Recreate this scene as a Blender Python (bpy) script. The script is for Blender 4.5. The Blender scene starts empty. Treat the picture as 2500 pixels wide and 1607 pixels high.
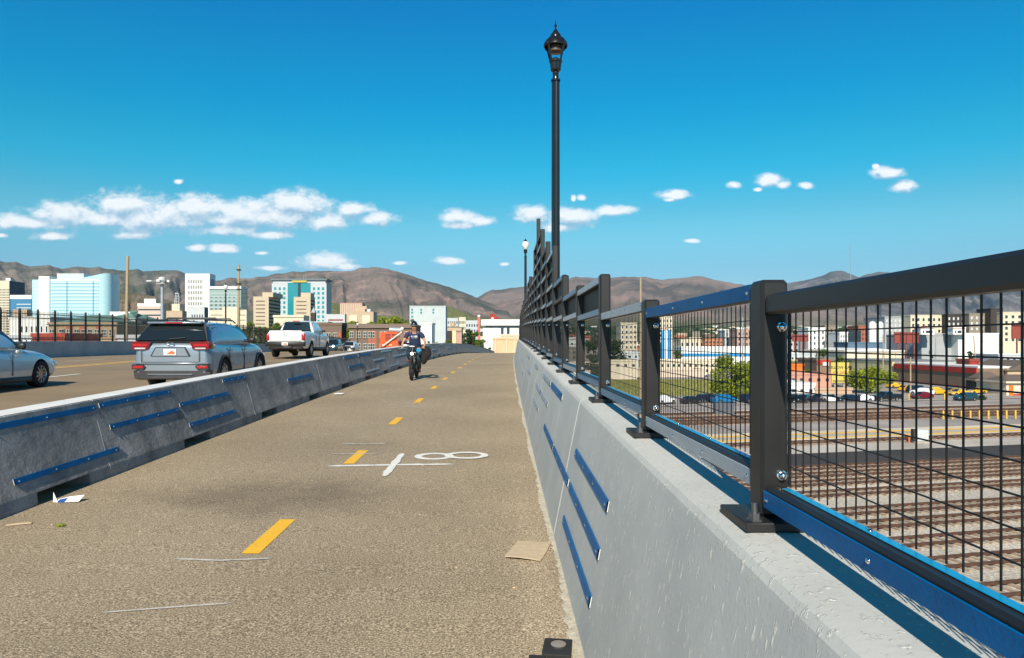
import bpy, bmesh, math, random
from mathutils import Vector, Matrix, noise
R = math.radians
random.seed(7)
# ------------------------------------------------------------------ camera
F = 1805.0; VX = 1216.0; HY = 836.0; EYE = 1.65      # focal length and vanishing point, in pixels of a 2500 px wide frame
scn = bpy.context.scene
cam_d = bpy.data.cameras.new('camera'); cam = bpy.data.objects.new('camera', cam_d)
scn.collection.objects.link(cam); scn.camera = cam
cam.location = (0, 0, EYE); cam.rotation_euler = (R(90), 0, 0)
cam_d.sensor_width = 36; cam_d.lens = 36*F/2500
cam_d.shift_x = (1250-VX)/2500; cam_d.shift_y = (HY-803.5)/2500*1.0
cam_d.clip_start = 0.05; cam_d.clip_end = 60000
# ------------------------------------------------------------------ light
SUN_EL, SUN_AZ = 36.0, 9.0        # shadows run forward and 9 degrees to the right
sd = bpy.data.lights.new('sun', 'SUN'); sun = bpy.data.objects.new('sun', sd); scn.collection.objects.link(sun)
sd.energy = 4.9; sd.angle = R(0.53); sd.color = (1.0, 0.90, 0.75)
dirv = Vector((math.sin(R(SUN_AZ))*math.cos(R(SUN_EL)), math.cos(R(SUN_AZ))*math.cos(R(SUN_EL)), -math.sin(R(SUN_EL))))
sun.rotation_euler = dirv.to_track_quat('-Z', 'Y').to_euler()
scn.view_settings.view_transform = 'Standard'; scn.view_settings.look = 'None'
scn.view_settings.exposure = 0.34; scn.view_settings.gamma = 1.0
w = bpy.data.worlds.new('World'); scn.world = w; w.use_nodes = True
N = w.node_tree.nodes; L = w.node_tree.links; N.clear()
out = N.new('ShaderNodeOutputWorld'); bg = N.new('ShaderNodeBackground'); L.new(bg.outputs[0], out.inputs[0])
sky = N.new('ShaderNodeTexSky'); sky.sky_type = 'NISHITA'; sky.sun_disc = False
sky.sun_elevation = R(SUN_EL); sky.sun_rotation = R(180+SUN_AZ)
sky.altitude = 1300; sky.air_density = 1.0; sky.dust_density = 0.6; sky.ozone_density = 3.0
bg.inputs[1].default_value = 0.10
hsv = N.new('ShaderNodeHueSaturation'); hsv.inputs['Saturation'].default_value = 1.45; hsv.inputs['Value'].default_value = 1.0
hsv.inputs['Hue'].default_value = 0.478
L.new(sky.outputs[0], hsv.inputs['Color'])
tc = N.new('ShaderNodeTexCoord'); sep = N.new('ShaderNodeSeparateXYZ'); L.new(tc.outputs['Generated'], sep.inputs[0])
tr = N.new('ShaderNodeValToRGB'); tr.color_ramp.interpolation = 'EASE'      # the deep polarised blue of this sky, by height above the horizon
el = tr.color_ramp.elements; el[0].position = 0.0; el[0].color = (.5/2.5,.72/2.5,1.1/2.5,1); el[1].position = 1.0; el[1].color = (.5/2.5,.55/2.5,.6/2.5,1)
for (ps, cl) in ((.02,(.4,.60,.84)),(.075,(.76,.70,.72)),(.156,(1.25,1.01,.85)),(.235,(.55,1.13,.99)),(.332,(.0,1.10,1.12)),(.418,(.0,1.00,1.20)),(.6,(.25,.70,.80))):
    e_ = tr.color_ramp.elements.new(ps); e_.color = (cl[0]/2.5, cl[1]/2.5, cl[2]/2.5, 1)
L.new(sep.outputs[2], tr.inputs[0])
tm = N.new('ShaderNodeVectorMath'); tm.operation = 'MULTIPLY'; L.new(hsv.outputs[0], tm.inputs[0]); L.new(tr.outputs[0], tm.inputs[1])
tm2 = N.new('ShaderNodeVectorMath'); tm2.operation = 'SCALE'; tm2.inputs['Scale'].default_value = 2.5; L.new(tm.outputs[0], tm2.inputs[0])
# clouds: soft banks of fair-weather cumulus, fixed in the sky's own directions
CL = [  # (px, py, half width, half height)
 (350,535,330,32),(640,532,260,32),(60,545,110,14),(40,540,70,20),(150,528,95,34),(300,505,90,40),(400,528,110,38),(480,512,100,36),(590,520,110,36),(560,560,130,16),
 (720,500,105,36),(800,545,60,22),(860,512,60,18),(920,535,50,18),(330,575,60,12),(130,576,60,12),(660,572,70,12),(545,607,42,13),(480,604,30,9),
 (790,640,75,23),(845,652,40,9),(1095,637,42,9),(1120,530,55,17),(1175,540,40,12),(1120,550,50,10),
 (1300,525,55,22),(1400,530,75,26),(1500,515,62,14),(1360,555,60,12),(1645,476,50,12),(1635,488,18,5),(1793,451,22,9),(1880,440,42,16),(1910,452,22,10),(1968,453,22,9),
 (1850,463,12,5),(2170,423,45,16),(2205,455,40,16),(2138,407,10,6),(1420,483,14,8),(1400,485,8,8),(1690,588,22,5),(435,444,14,6),(665,655,40,6),(5,574,18,6),(640,618,20,5),(975,642,20,4),(1232,645,14,4)]
grp = bpy.data.node_groups.new('cloud_field', 'ShaderNodeTree')
grp.interface.new_socket('uv', in_out='INPUT', socket_type='NodeSocketVector')
grp.interface.new_socket('field', in_out='OUTPUT', socket_type='NodeSocketFloat')
gn, gl = grp.nodes, grp.links
gi = gn.new('NodeGroupInput'); go = gn.new('NodeGroupOutput')
acc = None
for (px, py, a, b) in CL:
    mp = gn.new('ShaderNodeVectorMath'); mp.operation = 'MULTIPLY_ADD'
    sx, sy = F/(a*1.08), F/(b*1.28)
    mp.inputs[1].default_value = (sx, sy, 0); mp.inputs[2].default_value = (-(px-VX)/F*sx, -(HY-py)/F*sy, 0)
    gl.new(gi.outputs[0], mp.inputs[0])
    ln = gn.new('ShaderNodeVectorMath'); ln.operation = 'LENGTH'; gl.new(mp.outputs[0], ln.inputs[0])
    if acc is None: acc = ln.outputs['Value']
    else:
        m = gn.new('ShaderNodeMath'); m.operation = 'SMOOTH_MIN'; m.inputs[2].default_value = 0.25
        gl.new(acc, m.inputs[0]); gl.new(ln.outputs['Value'], m.inputs[1]); acc = m.outputs[0]
nz = gn.new('ShaderNodeTexNoise'); nz.inputs['Scale'].default_value = 1.0; nz.inputs['Detail'].default_value = 8; nz.inputs['Roughness'].default_value = 0.66
sc = gn.new('ShaderNodeVectorMath'); sc.operation = 'MULTIPLY'; sc.inputs[1].default_value = (40, 62, 1); gl.new(gi.outputs[0], sc.inputs[0]); gl.new(sc.outputs[0], nz.inputs['Vector'])
s1 = gn.new('ShaderNodeMath'); s1.operation = 'SUBTRACT'; s1.inputs[0].default_value = 1.0; gl.new(acc, s1.inputs[1])
s2 = gn.new('ShaderNodeMath'); s2.operation = 'SUBTRACT'; s2.inputs[1].default_value = 0.5; gl.new(nz.outputs[0], s2.inputs[0])
s3 = gn.new('ShaderNodeMath'); s3.operation = 'MULTIPLY_ADD'; s3.inputs[1].default_value = 1.65; gl.new(s2.outputs[0], s3.inputs[0]); gl.new(s1.outputs[0], s3.inputs[2])
gl.new(s3.outputs[0], go.inputs[0])
ymx = N.new('ShaderNodeMath'); ymx.operation = 'MAXIMUM'; ymx.inputs[1].default_value = 0.05; L.new(sep.outputs[1], ymx.inputs[0])
uu = N.new('ShaderNodeMath'); uu.operation = 'DIVIDE'; L.new(sep.outputs[0], uu.inputs[0]); L.new(ymx.outputs[0], uu.inputs[1])
vv = N.new('ShaderNodeMath'); vv.operation = 'DIVIDE'; L.new(sep.outputs[2], vv.inputs[0]); L.new(ymx.outputs[0], vv.inputs[1])
cmb = N.new('ShaderNodeCombineXYZ'); L.new(uu.outputs[0], cmb.inputs[0]); L.new(vv.outputs[0], cmb.inputs[1])
g1 = N.new('ShaderNodeGroup'); g1.node_tree = grp; L.new(cmb.outputs[0], g1.inputs[0])
off = N.new('ShaderNodeVectorMath'); off.operation = 'ADD'; off.inputs[1].default_value = (-0.003, 0.011, 0); L.new(cmb.outputs[0], off.inputs[0])
g2 = N.new('ShaderNodeGroup'); g2.node_tree = grp; L.new(off.outputs[0], g2.inputs[0])
al = N.new('ShaderNodeMapRange'); al.interpolation_type = 'SMOOTHSTEP'; al.inputs['From Min'].default_value = -0.06; al.inputs['From Max'].default_value = 0.68; al.inputs['To Max'].default_value = 0.95
L.new(g1.outputs[0], al.inputs['Value'])
df = N.new('ShaderNodeMath'); df.operation = 'SUBTRACT'; L.new(g1.outputs[0], df.inputs[0]); L.new(g2.outputs[0], df.inputs[1])
lt = N.new('ShaderNodeMapRange'); lt.interpolation_type = 'SMOOTHSTEP'; lt.inputs['From Min'].default_value = -0.55; lt.inputs['From Max'].default_value = 0.5; L.new(df.outputs[0], lt.inputs['Value'])
cc = N.new('ShaderNodeMix'); cc.data_type = 'RGBA'; cc.inputs['A'].default_value = (2.7, 4.5, 6.0, 1); cc.inputs['B'].default_value = (8.0, 8.3, 8.5, 1)
L.new(lt.outputs[0], cc.inputs['Factor'])
fin = N.new('ShaderNodeMix'); fin.data_type = 'RGBA'; L.new(al.outputs[0], fin.inputs['Factor']); L.new(tm2.outputs[0], fin.inputs['A']); L.new(cc.outputs['Result'], fin.inputs['B'])
up = N.new('ShaderNodeMath'); up.operation = 'GREATER_THAN'; up.inputs[1].default_value = 0.06; L.new(sep.outputs[1], up.inputs[0])
m2 = N.new('ShaderNodeMath'); m2.operation = 'MULTIPLY'; L.new(up.outputs[0], m2.inputs[0]); L.new(al.outputs[0], m2.inputs[1]); L.new(m2.outputs[0], fin.inputs['Factor'])
L.new(fin.outputs['Result'], bg.inputs[0])

# ------------------------------------------------------------------ geometry of the viaduct
G = 0.0244; K = 0.000644; D0 = 12.4
def zc(d): return G*d - (K*(d-D0)**2/2 if d > D0 else 0)
def xc(d): return 0.00028*d*d if d > 0 else 0
def cross(x):                      # the roadway rises to its crown, then falls
    if x > -4.9: return 0.0
    if x > -15.7: return (-4.9-x)*0.018
    return 10.8*0.018 - (-15.7-x)*0.016
def S(x, d, z=0): return (x+xc(d), d, zc(d)+cross(x)+z)
def at(px, py, d): return ((px-VX)*d/F, d, EYE+(HY-py)*d/F)
GZ = -10.0
def terr(x, y):
    r = math.hypot(x*0.6, y)
    return GZ + max(0, r-1000)*0.028

# ------------------------------------------------------------------ materials
MT = {}
def mat(name, col, rough=0.7, metal=0.0, var=0.12, scale=3.0, bump=0.0, bscale=40.0, spec=None, col2=None, emit=0, coat=0, stretch=None, detail=5):
    if name in MT: return MT[name]
    m = bpy.data.materials.new(name); m.use_nodes = True; nt = m.node_tree; b = nt.nodes['Principled BSDF']
    b.inputs['Roughness'].default_value = rough; b.inputs['Metallic'].default_value = metal
    if spec is not None: b.inputs['Specular IOR Level'].default_value = spec
    if coat: b.inputs['Coat Weight'].default_value = coat; b.inputs['Coat Roughness'].default_value = 0.04
    tc = nt.nodes.new('ShaderNodeTexCoord'); vec = tc.outputs['Object']
    if stretch:
        mp = nt.nodes.new('ShaderNodeMapping'); mp.inputs['Scale'].default_value = stretch; nt.links.new(vec, mp.inputs[0]); vec = mp.outputs[0]
    n = nt.nodes.new('ShaderNodeTexNoise'); n.inputs['Scale'].default_value = scale; n.inputs['Detail'].default_value = detail; n.inputs['Roughness'].default_value = 0.6
    nt.links.new(vec, n.inputs['Vector'])
    mr = nt.nodes.new('ShaderNodeMapRange'); mr.inputs['From Min'].default_value = 0.32; mr.inputs['From Max'].default_value = 0.68
    nt.links.new(n.outputs[0], mr.inputs['Value'])
    mx = nt.nodes.new('ShaderNodeMix'); mx.data_type = 'RGBA'
    c2 = col2 or tuple(min(1, c*(1+var)) for c in col)
    c1 = col if col2 else tuple(c*(1-var) for c in col)
    mx.inputs['A'].default_value = (*c1, 1); mx.inputs['B'].default_value = (*c2, 1)
    nt.links.new(mr.outputs[0], mx.inputs['Factor']); nt.links.new(mx.outputs['Result'], b.inputs['Base Color'])
    if bump:
        n2 = nt.nodes.new('ShaderNodeTexNoise'); n2.inputs['Scale'].default_value = bscale; n2.inputs['Detail'].default_value = 4
        nt.links.new(vec, n2.inputs['Vector'])
        bp = nt.nodes.new('ShaderNodeBump'); bp.inputs['Strength'].default_value = bump; bp.inputs['Distance'].default_value = 0.02
        nt.links.new(n2.outputs[0], bp.inputs['Height']); nt.links.new(bp.outputs[0], b.inputs['Normal'])
    if emit:
        b.inputs['Emission Color'].default_value = (*col, 1); b.inputs['Emission Strength'].default_value = emit
    MT[name] = m; return m
def glass_mat(name, col, rough=0.06, var=0.1):
    return mat(name, col, rough=rough, metal=0.0, var=var, scale=0.4, spec=0.9)

# ------------------------------------------------------------------ mesh builder
C = scn.collection
class MB:
    def __init__(s): s.v = []; s.f = []; s.m = []
    def add(s, vs, fs, mi=0):
        o = len(s.v); s.v += [tuple(v) for v in vs]; s.f += [tuple(i+o for i in f) for f in fs]; s.m += [mi]*len(fs); return s
    def box(s, x0, x1, y0, y1, z0, z1, mi=0):
        x0, x1 = min(x0, x1), max(x0, x1); y0, y1 = min(y0, y1), max(y0, y1); z0, z1 = min(z0, z1), max(z0, z1)
        return s.add([(x0,y0,z0),(x1,y0,z0),(x1,y1,z0),(x0,y1,z0),(x0,y0,z1),(x1,y0,z1),(x1,y1,z1),(x0,y1,z1)],
                     [(0,3,2,1),(4,5,6,7),(0,1,5,4),(1,2,6,5),(2,3,7,6),(3,0,4,7)], mi)
    def bbox(s, x0, x1, y0, y1, z0, z1, b=0.01, mi=0):      # box with all edges chamfered
        x = [min(x0,x1), max(x0,x1)]; y = [min(y0,y1), max(y0,y1)]; z = [min(z0,z1), max(z0,z1)]
        b = min(b, (x[1]-x[0])*.45, (y[1]-y[0])*.45, (z[1]-z[0])*.45)
        vs = []; idx = {}
        for i in (0,1):
            for j in (0,1):
                for k in (0,1):
                    sx, sy, sz = (b if i == 0 else -b), (b if j == 0 else -b), (b if k == 0 else -b)
                    for a, p in enumerate(((x[i], y[j]+sy, z[k]+sz), (x[i]+sx, y[j], z[k]+sz), (x[i]+sx, y[j]+sy, z[k]))):
                        idx[(i,j,k,a)] = len(vs); vs.append(p)
        q = lambda *t: tuple(idx[a] for a in t)
        fs = [q((0,0,0,0),(0,0,1,0),(0,1,1,0),(0,1,0,0)), q((1,0,0,0),(1,1,0,0),(1,1,1,0),(1,0,1,0)),
              q((0,0,0,1),(1,0,0,1),(1,0,1,1),(0,0,1,1)), q((0,1,0,1),(0,1,1,1),(1,1,1,1),(1,1,0,1)),
              q((0,0,0,2),(0,1,0,2),(1,1,0,2),(1,0,0,2)), q((0,0,1,2),(1,0,1,2),(1,1,1,2),(0,1,1,2))]
        for i in (0,1):
            for j in (0,1):
                fs.append(q((i,j,0,0),(i,j,0,1),(i,j,1,1),(i,j,1,0)))
        for i in (0,1):
            for k in (0,1):
                fs.append(q((i,0,k,0),(i,0,k,2),(i,1,k,2),(i,1,k,0)))
        for j in (0,1):
            for k in (0,1):
                fs.append(q((0,j,k,1),(0,j,k,2),(1,j,k,2),(1,j,k,1)))
        for i in (0,1):
            for j in (0,1):
                for k in (0,1): fs.append(q((i,j,k,0),(i,j,k,1),(i,j,k,2)))
        return s.add(vs, fs, mi)
    def tube(s, pts, r, n=8, mi=0, cap=True):               # round bar through points; r a number or a list
        pts = [Vector(p) for p in pts]; rs = r if isinstance(r, (list, tuple)) else [r]*len(pts)
        vs = []; fs = []; up = None
        for i, p in enumerate(pts):
            t = (pts[min(i+1, len(pts)-1)]-pts[max(i-1, 0)])
            if t.length < 1e-9: t = Vector((0,0,1))
            t.normalize()
            if up is None: up = Vector((0,0,1)) if abs(t.z) < .9 else Vector((1,0,0))
            a = t.cross(up)
            if a.length < 1e-6: a = t.cross(Vector((0,1,0)))
            a.normalize(); b_ = a.cross(t).normalized(); up = b_
            for k in range(n):
                an = 2*math.pi*k/n
                vs.append(p + a*math.cos(an)*rs[i] + b_*math.sin(an)*rs[i])
        for i in range(len(pts)-1):
            for k in range(n):
                fs.append((i*n+k, i*n+(k+1) % n, (i+1)*n+(k+1) % n, (i+1)*n+k))
        if cap:
            fs.append(tuple(range(n-1, -1, -1))); fs.append(tuple((len(pts)-1)*n+k for k in range(n)))
        return s.add(vs, fs, mi)
    def lathe(s, prof, n=20, c=(0,0,0), ax='z', mi=0):      # profile of (r, h)
        vs = []; fs = []
        for (r, h) in prof:
            for k in range(n):
                a = 2*math.pi*k/n; p = (r*math.cos(a), r*math.sin(a), h)
                if ax == 'x': p = (h, r*math.cos(a), r*math.sin(a))
                if ax == 'y': p = (r*math.sin(a), h, r*math.cos(a))
                vs.append((p[0]+c[0], p[1]+c[1], p[2]+c[2]))
        for i in range(len(prof)-1):
            for k in range(n): fs.append((i*n+k, i*n+(k+1) % n, (i+1)*n+(k+1) % n, (i+1)*n+k))
        return s.add(vs, fs, mi)
    def ball(s, c, r, n=10, sc=(1,1,1), mi=0):
        m = n//2+1
        vs = []; fs = []
        for i in range(m+1):
            th = math.pi*i/m
            for k in range(n):
                a = 2*math.pi*k/n
                vs.append((c[0]+r*sc[0]*math.sin(th)*math.cos(a), c[1]+r*sc[1]*math.sin(th)*math.sin(a), c[2]+r*sc[2]*math.cos(th)))
        for i in range(m):
            for k in range(n): fs.append((i*n+k, (i+1)*n+k, (i+1)*n+(k+1) % n, i*n+(k+1) % n))
        return s.add(vs, fs, mi)
    def prism(s, poly, y0, y1, ax='y', mi=0):               # polygon (a,b) extruded along an axis
        n = len(poly)
        def P(a, b, t): return {'y': (a, t, b), 'x': (t, a, b), 'z': (a, b, t)}[ax]
        vs = [P(a, b, y0) for a, b in poly]+[P(a, b, y1) for a, b in poly]
        fs = [tuple(range(n)), tuple(range(2*n-1, n-1, -1))]+[(i, i+n, (i+1) % n+n, (i+1) % n) for i in range(n)]
        return s.add(vs, fs, mi)
    def sweep(s, secs, closed=True, cap=True, mi=0):        # list of equal-length sections
        n = len(secs[0]); vs = [p for q in secs for p in q]; fs = []
        for i in range(len(secs)-1):
            for k in range(n if closed else n-1):
                fs.append((i*n+k, i*n+(k+1) % n, (i+1)*n+(k+1) % n, (i+1)*n+k))
        if cap and closed:
            fs.append(tuple(range(n-1, -1, -1))); fs.append(tuple((len(secs)-1)*n+k for k in range(n)))
        return s.add(vs, fs, mi)
    def mesh(s, name, mats, smooth=None, fixn=True):
        me = bpy.data.meshes.new(name); me.from_pydata(s.v, [], s.f)
        for m in (mats if isinstance(mats, (list, tuple)) else [mats]): me.materials.append(m)
        if any(s.m): me.polygons.foreach_set('material_index', s.m)
        if fixn:
            bm = bmesh.new(); bm.from_mesh(me); bmesh.ops.recalc_face_normals(bm, faces=bm.faces); bm.to_mesh(me); bm.free()
        if smooth is not None:
            me.polygons.foreach_set('use_smooth', [True]*len(me.polygons)); me.set_sharp_from_angle(angle=R(smooth))
        me.update(); return me
    def build(s, name, mats, parent=None, smooth=None, loc=None, fixn=True):
        return obj(name, s.mesh(name, mats, smooth, fixn), parent, loc)
def obj(name, me, parent=None, loc=None):
    o = bpy.data.objects.new(name, me); C.objects.link(o)
    if parent: o.parent = parent
    if loc: o.location = loc
    return o
def tag(o, label=None, cat=None, group=None, kind=None):
    if label: o['label'] = label
    if cat: o['category'] = cat
    if group: o['group'] = group
    if kind: o['kind'] = kind
    return o
def thing(name, label, cat, loc=(0,0,0), rz=0, group=None):
    o = bpy.data.objects.new(name, None); C.objects.link(o); o.location = loc; o.rotation_euler = (0,0,rz)
    o.empty_display_size = 0.2
    return tag(o, label, cat, group)
def dup(root, loc, rz=None, label=None, group=None, matmap=None):
    def cp(o, par):
        c = o.copy(); C.objects.link(c)
        if par is not None: c.parent = par
        if matmap and o.data is not None:
            hit = [m.name for m in o.data.materials if m and m.name in matmap]
            if hit:
                key = (o.data.name, tuple(sorted((k, v.name) for k, v in matmap.items())))
                if key not in MCACHE:
                    d2 = o.data.copy()
                    for i, m in enumerate(d2.materials):
                        if m.name in matmap: d2.materials[i] = matmap[m.name]
                    MCACHE[key] = d2
                c.data = MCACHE[key]
        for ch in KIDS.get(o.name, []) if False else [k for k in o.children]: cp(ch, c)
        return c
    r = cp(root, None); r.location = loc
    if rz is not None: r.rotation_euler = (0,0,rz)
    if label: r['label'] = label
    if group: r['group'] = group
    return r
MCACHE = {}; KIDS = {}
def struct(o): o['kind'] = 'structure'; return o
def bake(o):                     # apply the object's modifiers
    dg = bpy.context.evaluated_depsgraph_get(); dg.update()
    me = bpy.data.meshes.new_from_object(o.evaluated_get(dg)); o.modifiers.clear(); old = o.data; o.data = me; me.name = old.name
    return o
# ------------------------------------------------------------------ bridge materials
def node(nt, t, **kw):
    n = nt.nodes.new(t)
    for k, v in kw.items(): setattr(n, k, v)
    return n
def path_material(name, ca, cb, cc, stain=True):
    m = bpy.data.materials.new(name); m.use_nodes = True; nt = m.node_tree; b = nt.nodes['Principled BSDF']; l = nt.links
    b.inputs['Roughness'].default_value = 0.85; b.inputs['Specular IOR Level'].default_value = 0.3
    g = node(nt, 'ShaderNodeNewGeometry')
    n1 = node(nt, 'ShaderNodeTexNoise'); n1.inputs['Scale'].default_value = 86; n1.inputs['Detail'].default_value = 3; n1.inputs['Roughness'].default_value = 0.75; l.new(g.outputs['Position'], n1.inputs['Vector'])
    cr = node(nt, 'ShaderNodeValToRGB'); e = cr.color_ramp.elements
    e[0].position = 0.30; e[0].color = (*ca, 1); e[1].position = 0.72; e[1].color = (*cc, 1); k = cr.color_ramp.elements.new(0.5); k.color = (*cb, 1)
    l.new(n1.outputs[0], cr.inputs[0])
    n2 = node(nt, 'ShaderNodeTexNoise'); n2.inputs['Scale'].default_value = 0.45; n2.inputs['Detail'].default_value = 6; l.new(g.outputs['Position'], n2.inputs['Vector'])
    mr = node(nt, 'ShaderNodeMapRange'); mr.inputs['From Min'].default_value = .3; mr.inputs['From Max'].default_value = .7; mr.inputs['To Min'].default_value = 0.84; mr.inputs['To Max'].default_value = 1.1; l.new(n2.outputs[0], mr.inputs['Value'])
    mul = node(nt, 'ShaderNodeMix', data_type='RGBA', blend_type='MULTIPLY'); mul.inputs['Factor'].default_value = 1; l.new(cr.outputs[0], mul.inputs['A']); l.new(mr.outputs[0], mul.inputs['B'])
    last = mul.outputs['Result']
    if stain:       # one worn, oily stain on the path, and a dusty paler strip by the parapet
        for (c, rad, k) in (((-2.2, 7.1, 0.15), (1.7, 1.0, 9), 0.62), ((0.25, 4.6, .1), (.22, 4.5, 9), 1.2)):
            sb = node(nt, 'ShaderNodeVectorMath', operation='SUBTRACT'); sb.inputs[1].default_value = c; l.new(g.outputs['Position'], sb.inputs[0])
            dv = node(nt, 'ShaderNodeVectorMath', operation='DIVIDE'); dv.inputs[1].default_value = rad; l.new(sb.outputs[0], dv.inputs[0])
            ln = node(nt, 'ShaderNodeVectorMath', operation='LENGTH'); l.new(dv.outputs[0], ln.inputs[0])
            n3 = node(nt, 'ShaderNodeTexNoise'); n3.inputs['Scale'].default_value = 2.2; n3.inputs['Detail'].default_value = 6; l.new(g.outputs['Position'], n3.inputs['Vector'])
            ad = node(nt, 'ShaderNodeMath', operation='MULTIPLY_ADD'); ad.inputs[1].default_value = 1.6; l.new(n3.outputs[0], ad.inputs[0]); l.new(ln.outputs['Value'], ad.inputs[2])
            r2 = node(nt, 'ShaderNodeMapRange', interpolation_type='SMOOTHSTEP'); r2.inputs['From Min'].default_value = 0.7; r2.inputs['From Max'].default_value = 1.9; r2.inputs['To Min'].default_value = k; r2.inputs['To Max'].default_value = 1.0; l.new(ad.outputs[0], r2.inputs['Value'])
            m3 = node(nt, 'ShaderNodeMix', data_type='RGBA', blend_type='MULTIPLY'); m3.inputs['Factor'].default_value = 1; l.new(last, m3.inputs['A']); l.new(r2.outputs[0], m3.inputs['B']); last = m3.outputs['Result']
    l.new(last, b.inputs['Base Color'])
    bp = node(nt, 'ShaderNodeBump'); bp.inputs['Strength'].default_value = 0.6; bp.inputs['Distance'].default_value = 0.006; l.new(n1.outputs[0], bp.inputs['Height']); l.new(bp.outputs[0], b.inputs['Normal'])
    MT[name] = m; return m
M_PATH = path_material('exposed_aggregate', (0.05,0.038,0.024), (0.30,0.236,0.152), (0.84,0.70,0.51))
M_ROAD = path_material('road_concrete', (0.17,0.122,0.075), (0.27,0.20,0.125), (0.36,0.275,0.175), stain=False)
def concrete(name, ca, cb, bump=0.35, streak=False, big=1.2):
    m = bpy.data.materials.new(name); m.use_nodes = True; nt = m.node_tree; b = nt.nodes['Principled BSDF']; l = nt.links
    b.inputs['Roughness'].default_value = 0.8; b.inputs['Specular IOR Level'].default_value = 0.3
    g = node(nt, 'ShaderNodeNewGeometry')
    n1 = node(nt, 'ShaderNodeTexNoise'); n1.inputs['Scale'].default_value = big; n1.inputs['Detail'].default_value = 8; n1.inputs['Roughness'].default_value = .65; l.new(g.outputs['Position'], n1.inputs['Vector'])
    mr = node(nt, 'ShaderNodeMapRange'); mr.inputs['From Min'].default_value = .33; mr.inputs['From Max'].default_value = .67; l.new(n1.outputs[0], mr.inputs['Value'])
    mx = node(nt, 'ShaderNodeMix', data_type='RGBA'); mx.inputs['A'].default_value = (*ca, 1); mx.inputs['B'].default_value = (*cb, 1); l.new(mr.outputs[0], mx.inputs['Factor'])
    last = mx.outputs['Result']
    mp = node(nt, 'ShaderNodeMapping'); mp.inputs['Scale'].default_value = (42, 42, 13) if streak else (9, 9, 14); l.new(g.outputs['Position'], mp.inputs[0])
    n2 = node(nt, 'ShaderNodeTexNoise'); n2.inputs['Scale'].default_value = 1.0; n2.inputs['Detail'].default_value = 5; n2.inputs['Roughness'].default_value = .7; l.new(mp.outputs[0], n2.inputs['Vector'])
    if streak:      # pits and trowelled lumps that stand out; sun catching them is painted in pale
        pk = node(nt, 'ShaderNodeMapRange', interpolation_type='SMOOTHSTEP'); pk.inputs['From Min'].default_value = .57; pk.inputs['From Max'].default_value = .66; l.new(n2.outputs[0], pk.inputs['Value'])
        n4 = node(nt, 'ShaderNodeTexNoise'); n4.inputs['Scale'].default_value = 0.9; l.new(g.outputs['Position'], n4.inputs['Vector'])
        sx = node(nt, 'ShaderNodeSeparateXYZ'); l.new(g.outputs['Position'], sx.inputs[0])
        nearm = node(nt, 'ShaderNodeMapRange', interpolation_type='SMOOTHSTEP'); nearm.inputs['From Min'].default_value = 3.6; nearm.inputs['From Max'].default_value = 6.5; nearm.inputs['To Min'].default_value = 1; nearm.inputs['To Max'].default_value = .12; l.new(sx.outputs[1], nearm.inputs['Value'])
        mm = node(nt, 'ShaderNodeMath', operation='MULTIPLY'); l.new(pk.outputs[0], mm.inputs[0]); l.new(nearm.outputs[0], mm.inputs[1])
        lc = node(nt, 'ShaderNodeMix', data_type='RGBA'); lc.inputs['B'].default_value = (.80,.77,.70,1); l.new(last, lc.inputs['A'])
        mf = node(nt, 'ShaderNodeMath', operation='MULTIPLY'); mf.inputs[1].default_value = .85; l.new(mm.outputs[0], mf.inputs[0]); l.new(mf.outputs[0], lc.inputs['Factor']); last = lc.outputs['Result']
        hsrc = mm.outputs[0]; dist = 0.016
    else: hsrc = n2.outputs[0]; dist = 0.05 if bump > .5 else .02
    l.new(last, b.inputs['Base Color'])
    bp = node(nt, 'ShaderNodeBump'); bp.inputs['Strength'].default_value = bump; bp.inputs['Distance'].default_value = dist; l.new(hsrc, bp.inputs['Height'])
    n5 = node(nt, 'ShaderNodeTexNoise'); n5.inputs['Scale'].default_value = 60; n5.inputs['Detail'].default_value = 3; l.new(g.outputs['Position'], n5.inputs['Vector'])
    b2 = node(nt, 'ShaderNodeBump'); b2.inputs['Strength'].default_value = 0.25; b2.inputs['Distance'].default_value = 0.004; l.new(n5.outputs[0], b2.inputs['Height']); l.new(bp.outputs[0], b2.inputs['Normal'])
    l.new(b2.outputs[0], b.inputs['Normal'])
    MT[name] = m; return m
M_WALL = concrete('parapet_concrete', (0.45,0.46,0.44), (0.57,0.575,0.54), bump=0.5, streak=True)
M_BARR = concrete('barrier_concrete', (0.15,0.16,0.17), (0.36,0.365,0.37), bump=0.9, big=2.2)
M_BTOP = concrete('sunlit_barrier_concrete', (0.62,0.62,0.60), (0.78,0.77,0.75), bump=0.15)  # barrier concrete coloured paler to carry the sunlight on its top
M_JOINT = concrete('joint_mortar_grey', (.22,.22,.22), (.42,.41,.40), bump=.3)
M_GREYWALL = concrete('median_concrete', (0.30,0.31,0.33), (0.42,0.43,0.44), bump=0.2, big=.7)
M_YEL = mat('yellow_road_paint', (0.85,0.47,0.02), rough=.6, var=.12, scale=40)
M_WHT = mat('white_road_paint', (0.74,0.74,0.70), rough=.7, var=.12, scale=30)
M_WHT2 = mat('worn_white_paint', (0.42,0.40,0.35), rough=.7, col2=(0.66,0.63,0.57), scale=18)
M_YW = mat('worn_yellow_paint', (0.70,0.42,0.12), rough=.7, col2=(0.80,0.50,0.15), scale=2)
M_BLACK = mat('black_powder_coat', (0.015,0.015,0.0155), rough=0.45, var=.15, scale=6, bump=.05, bscale=400)
M_WIRE = mat('black_wire', (0.007,0.007,0.008), rough=.45, var=.05)
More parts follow.
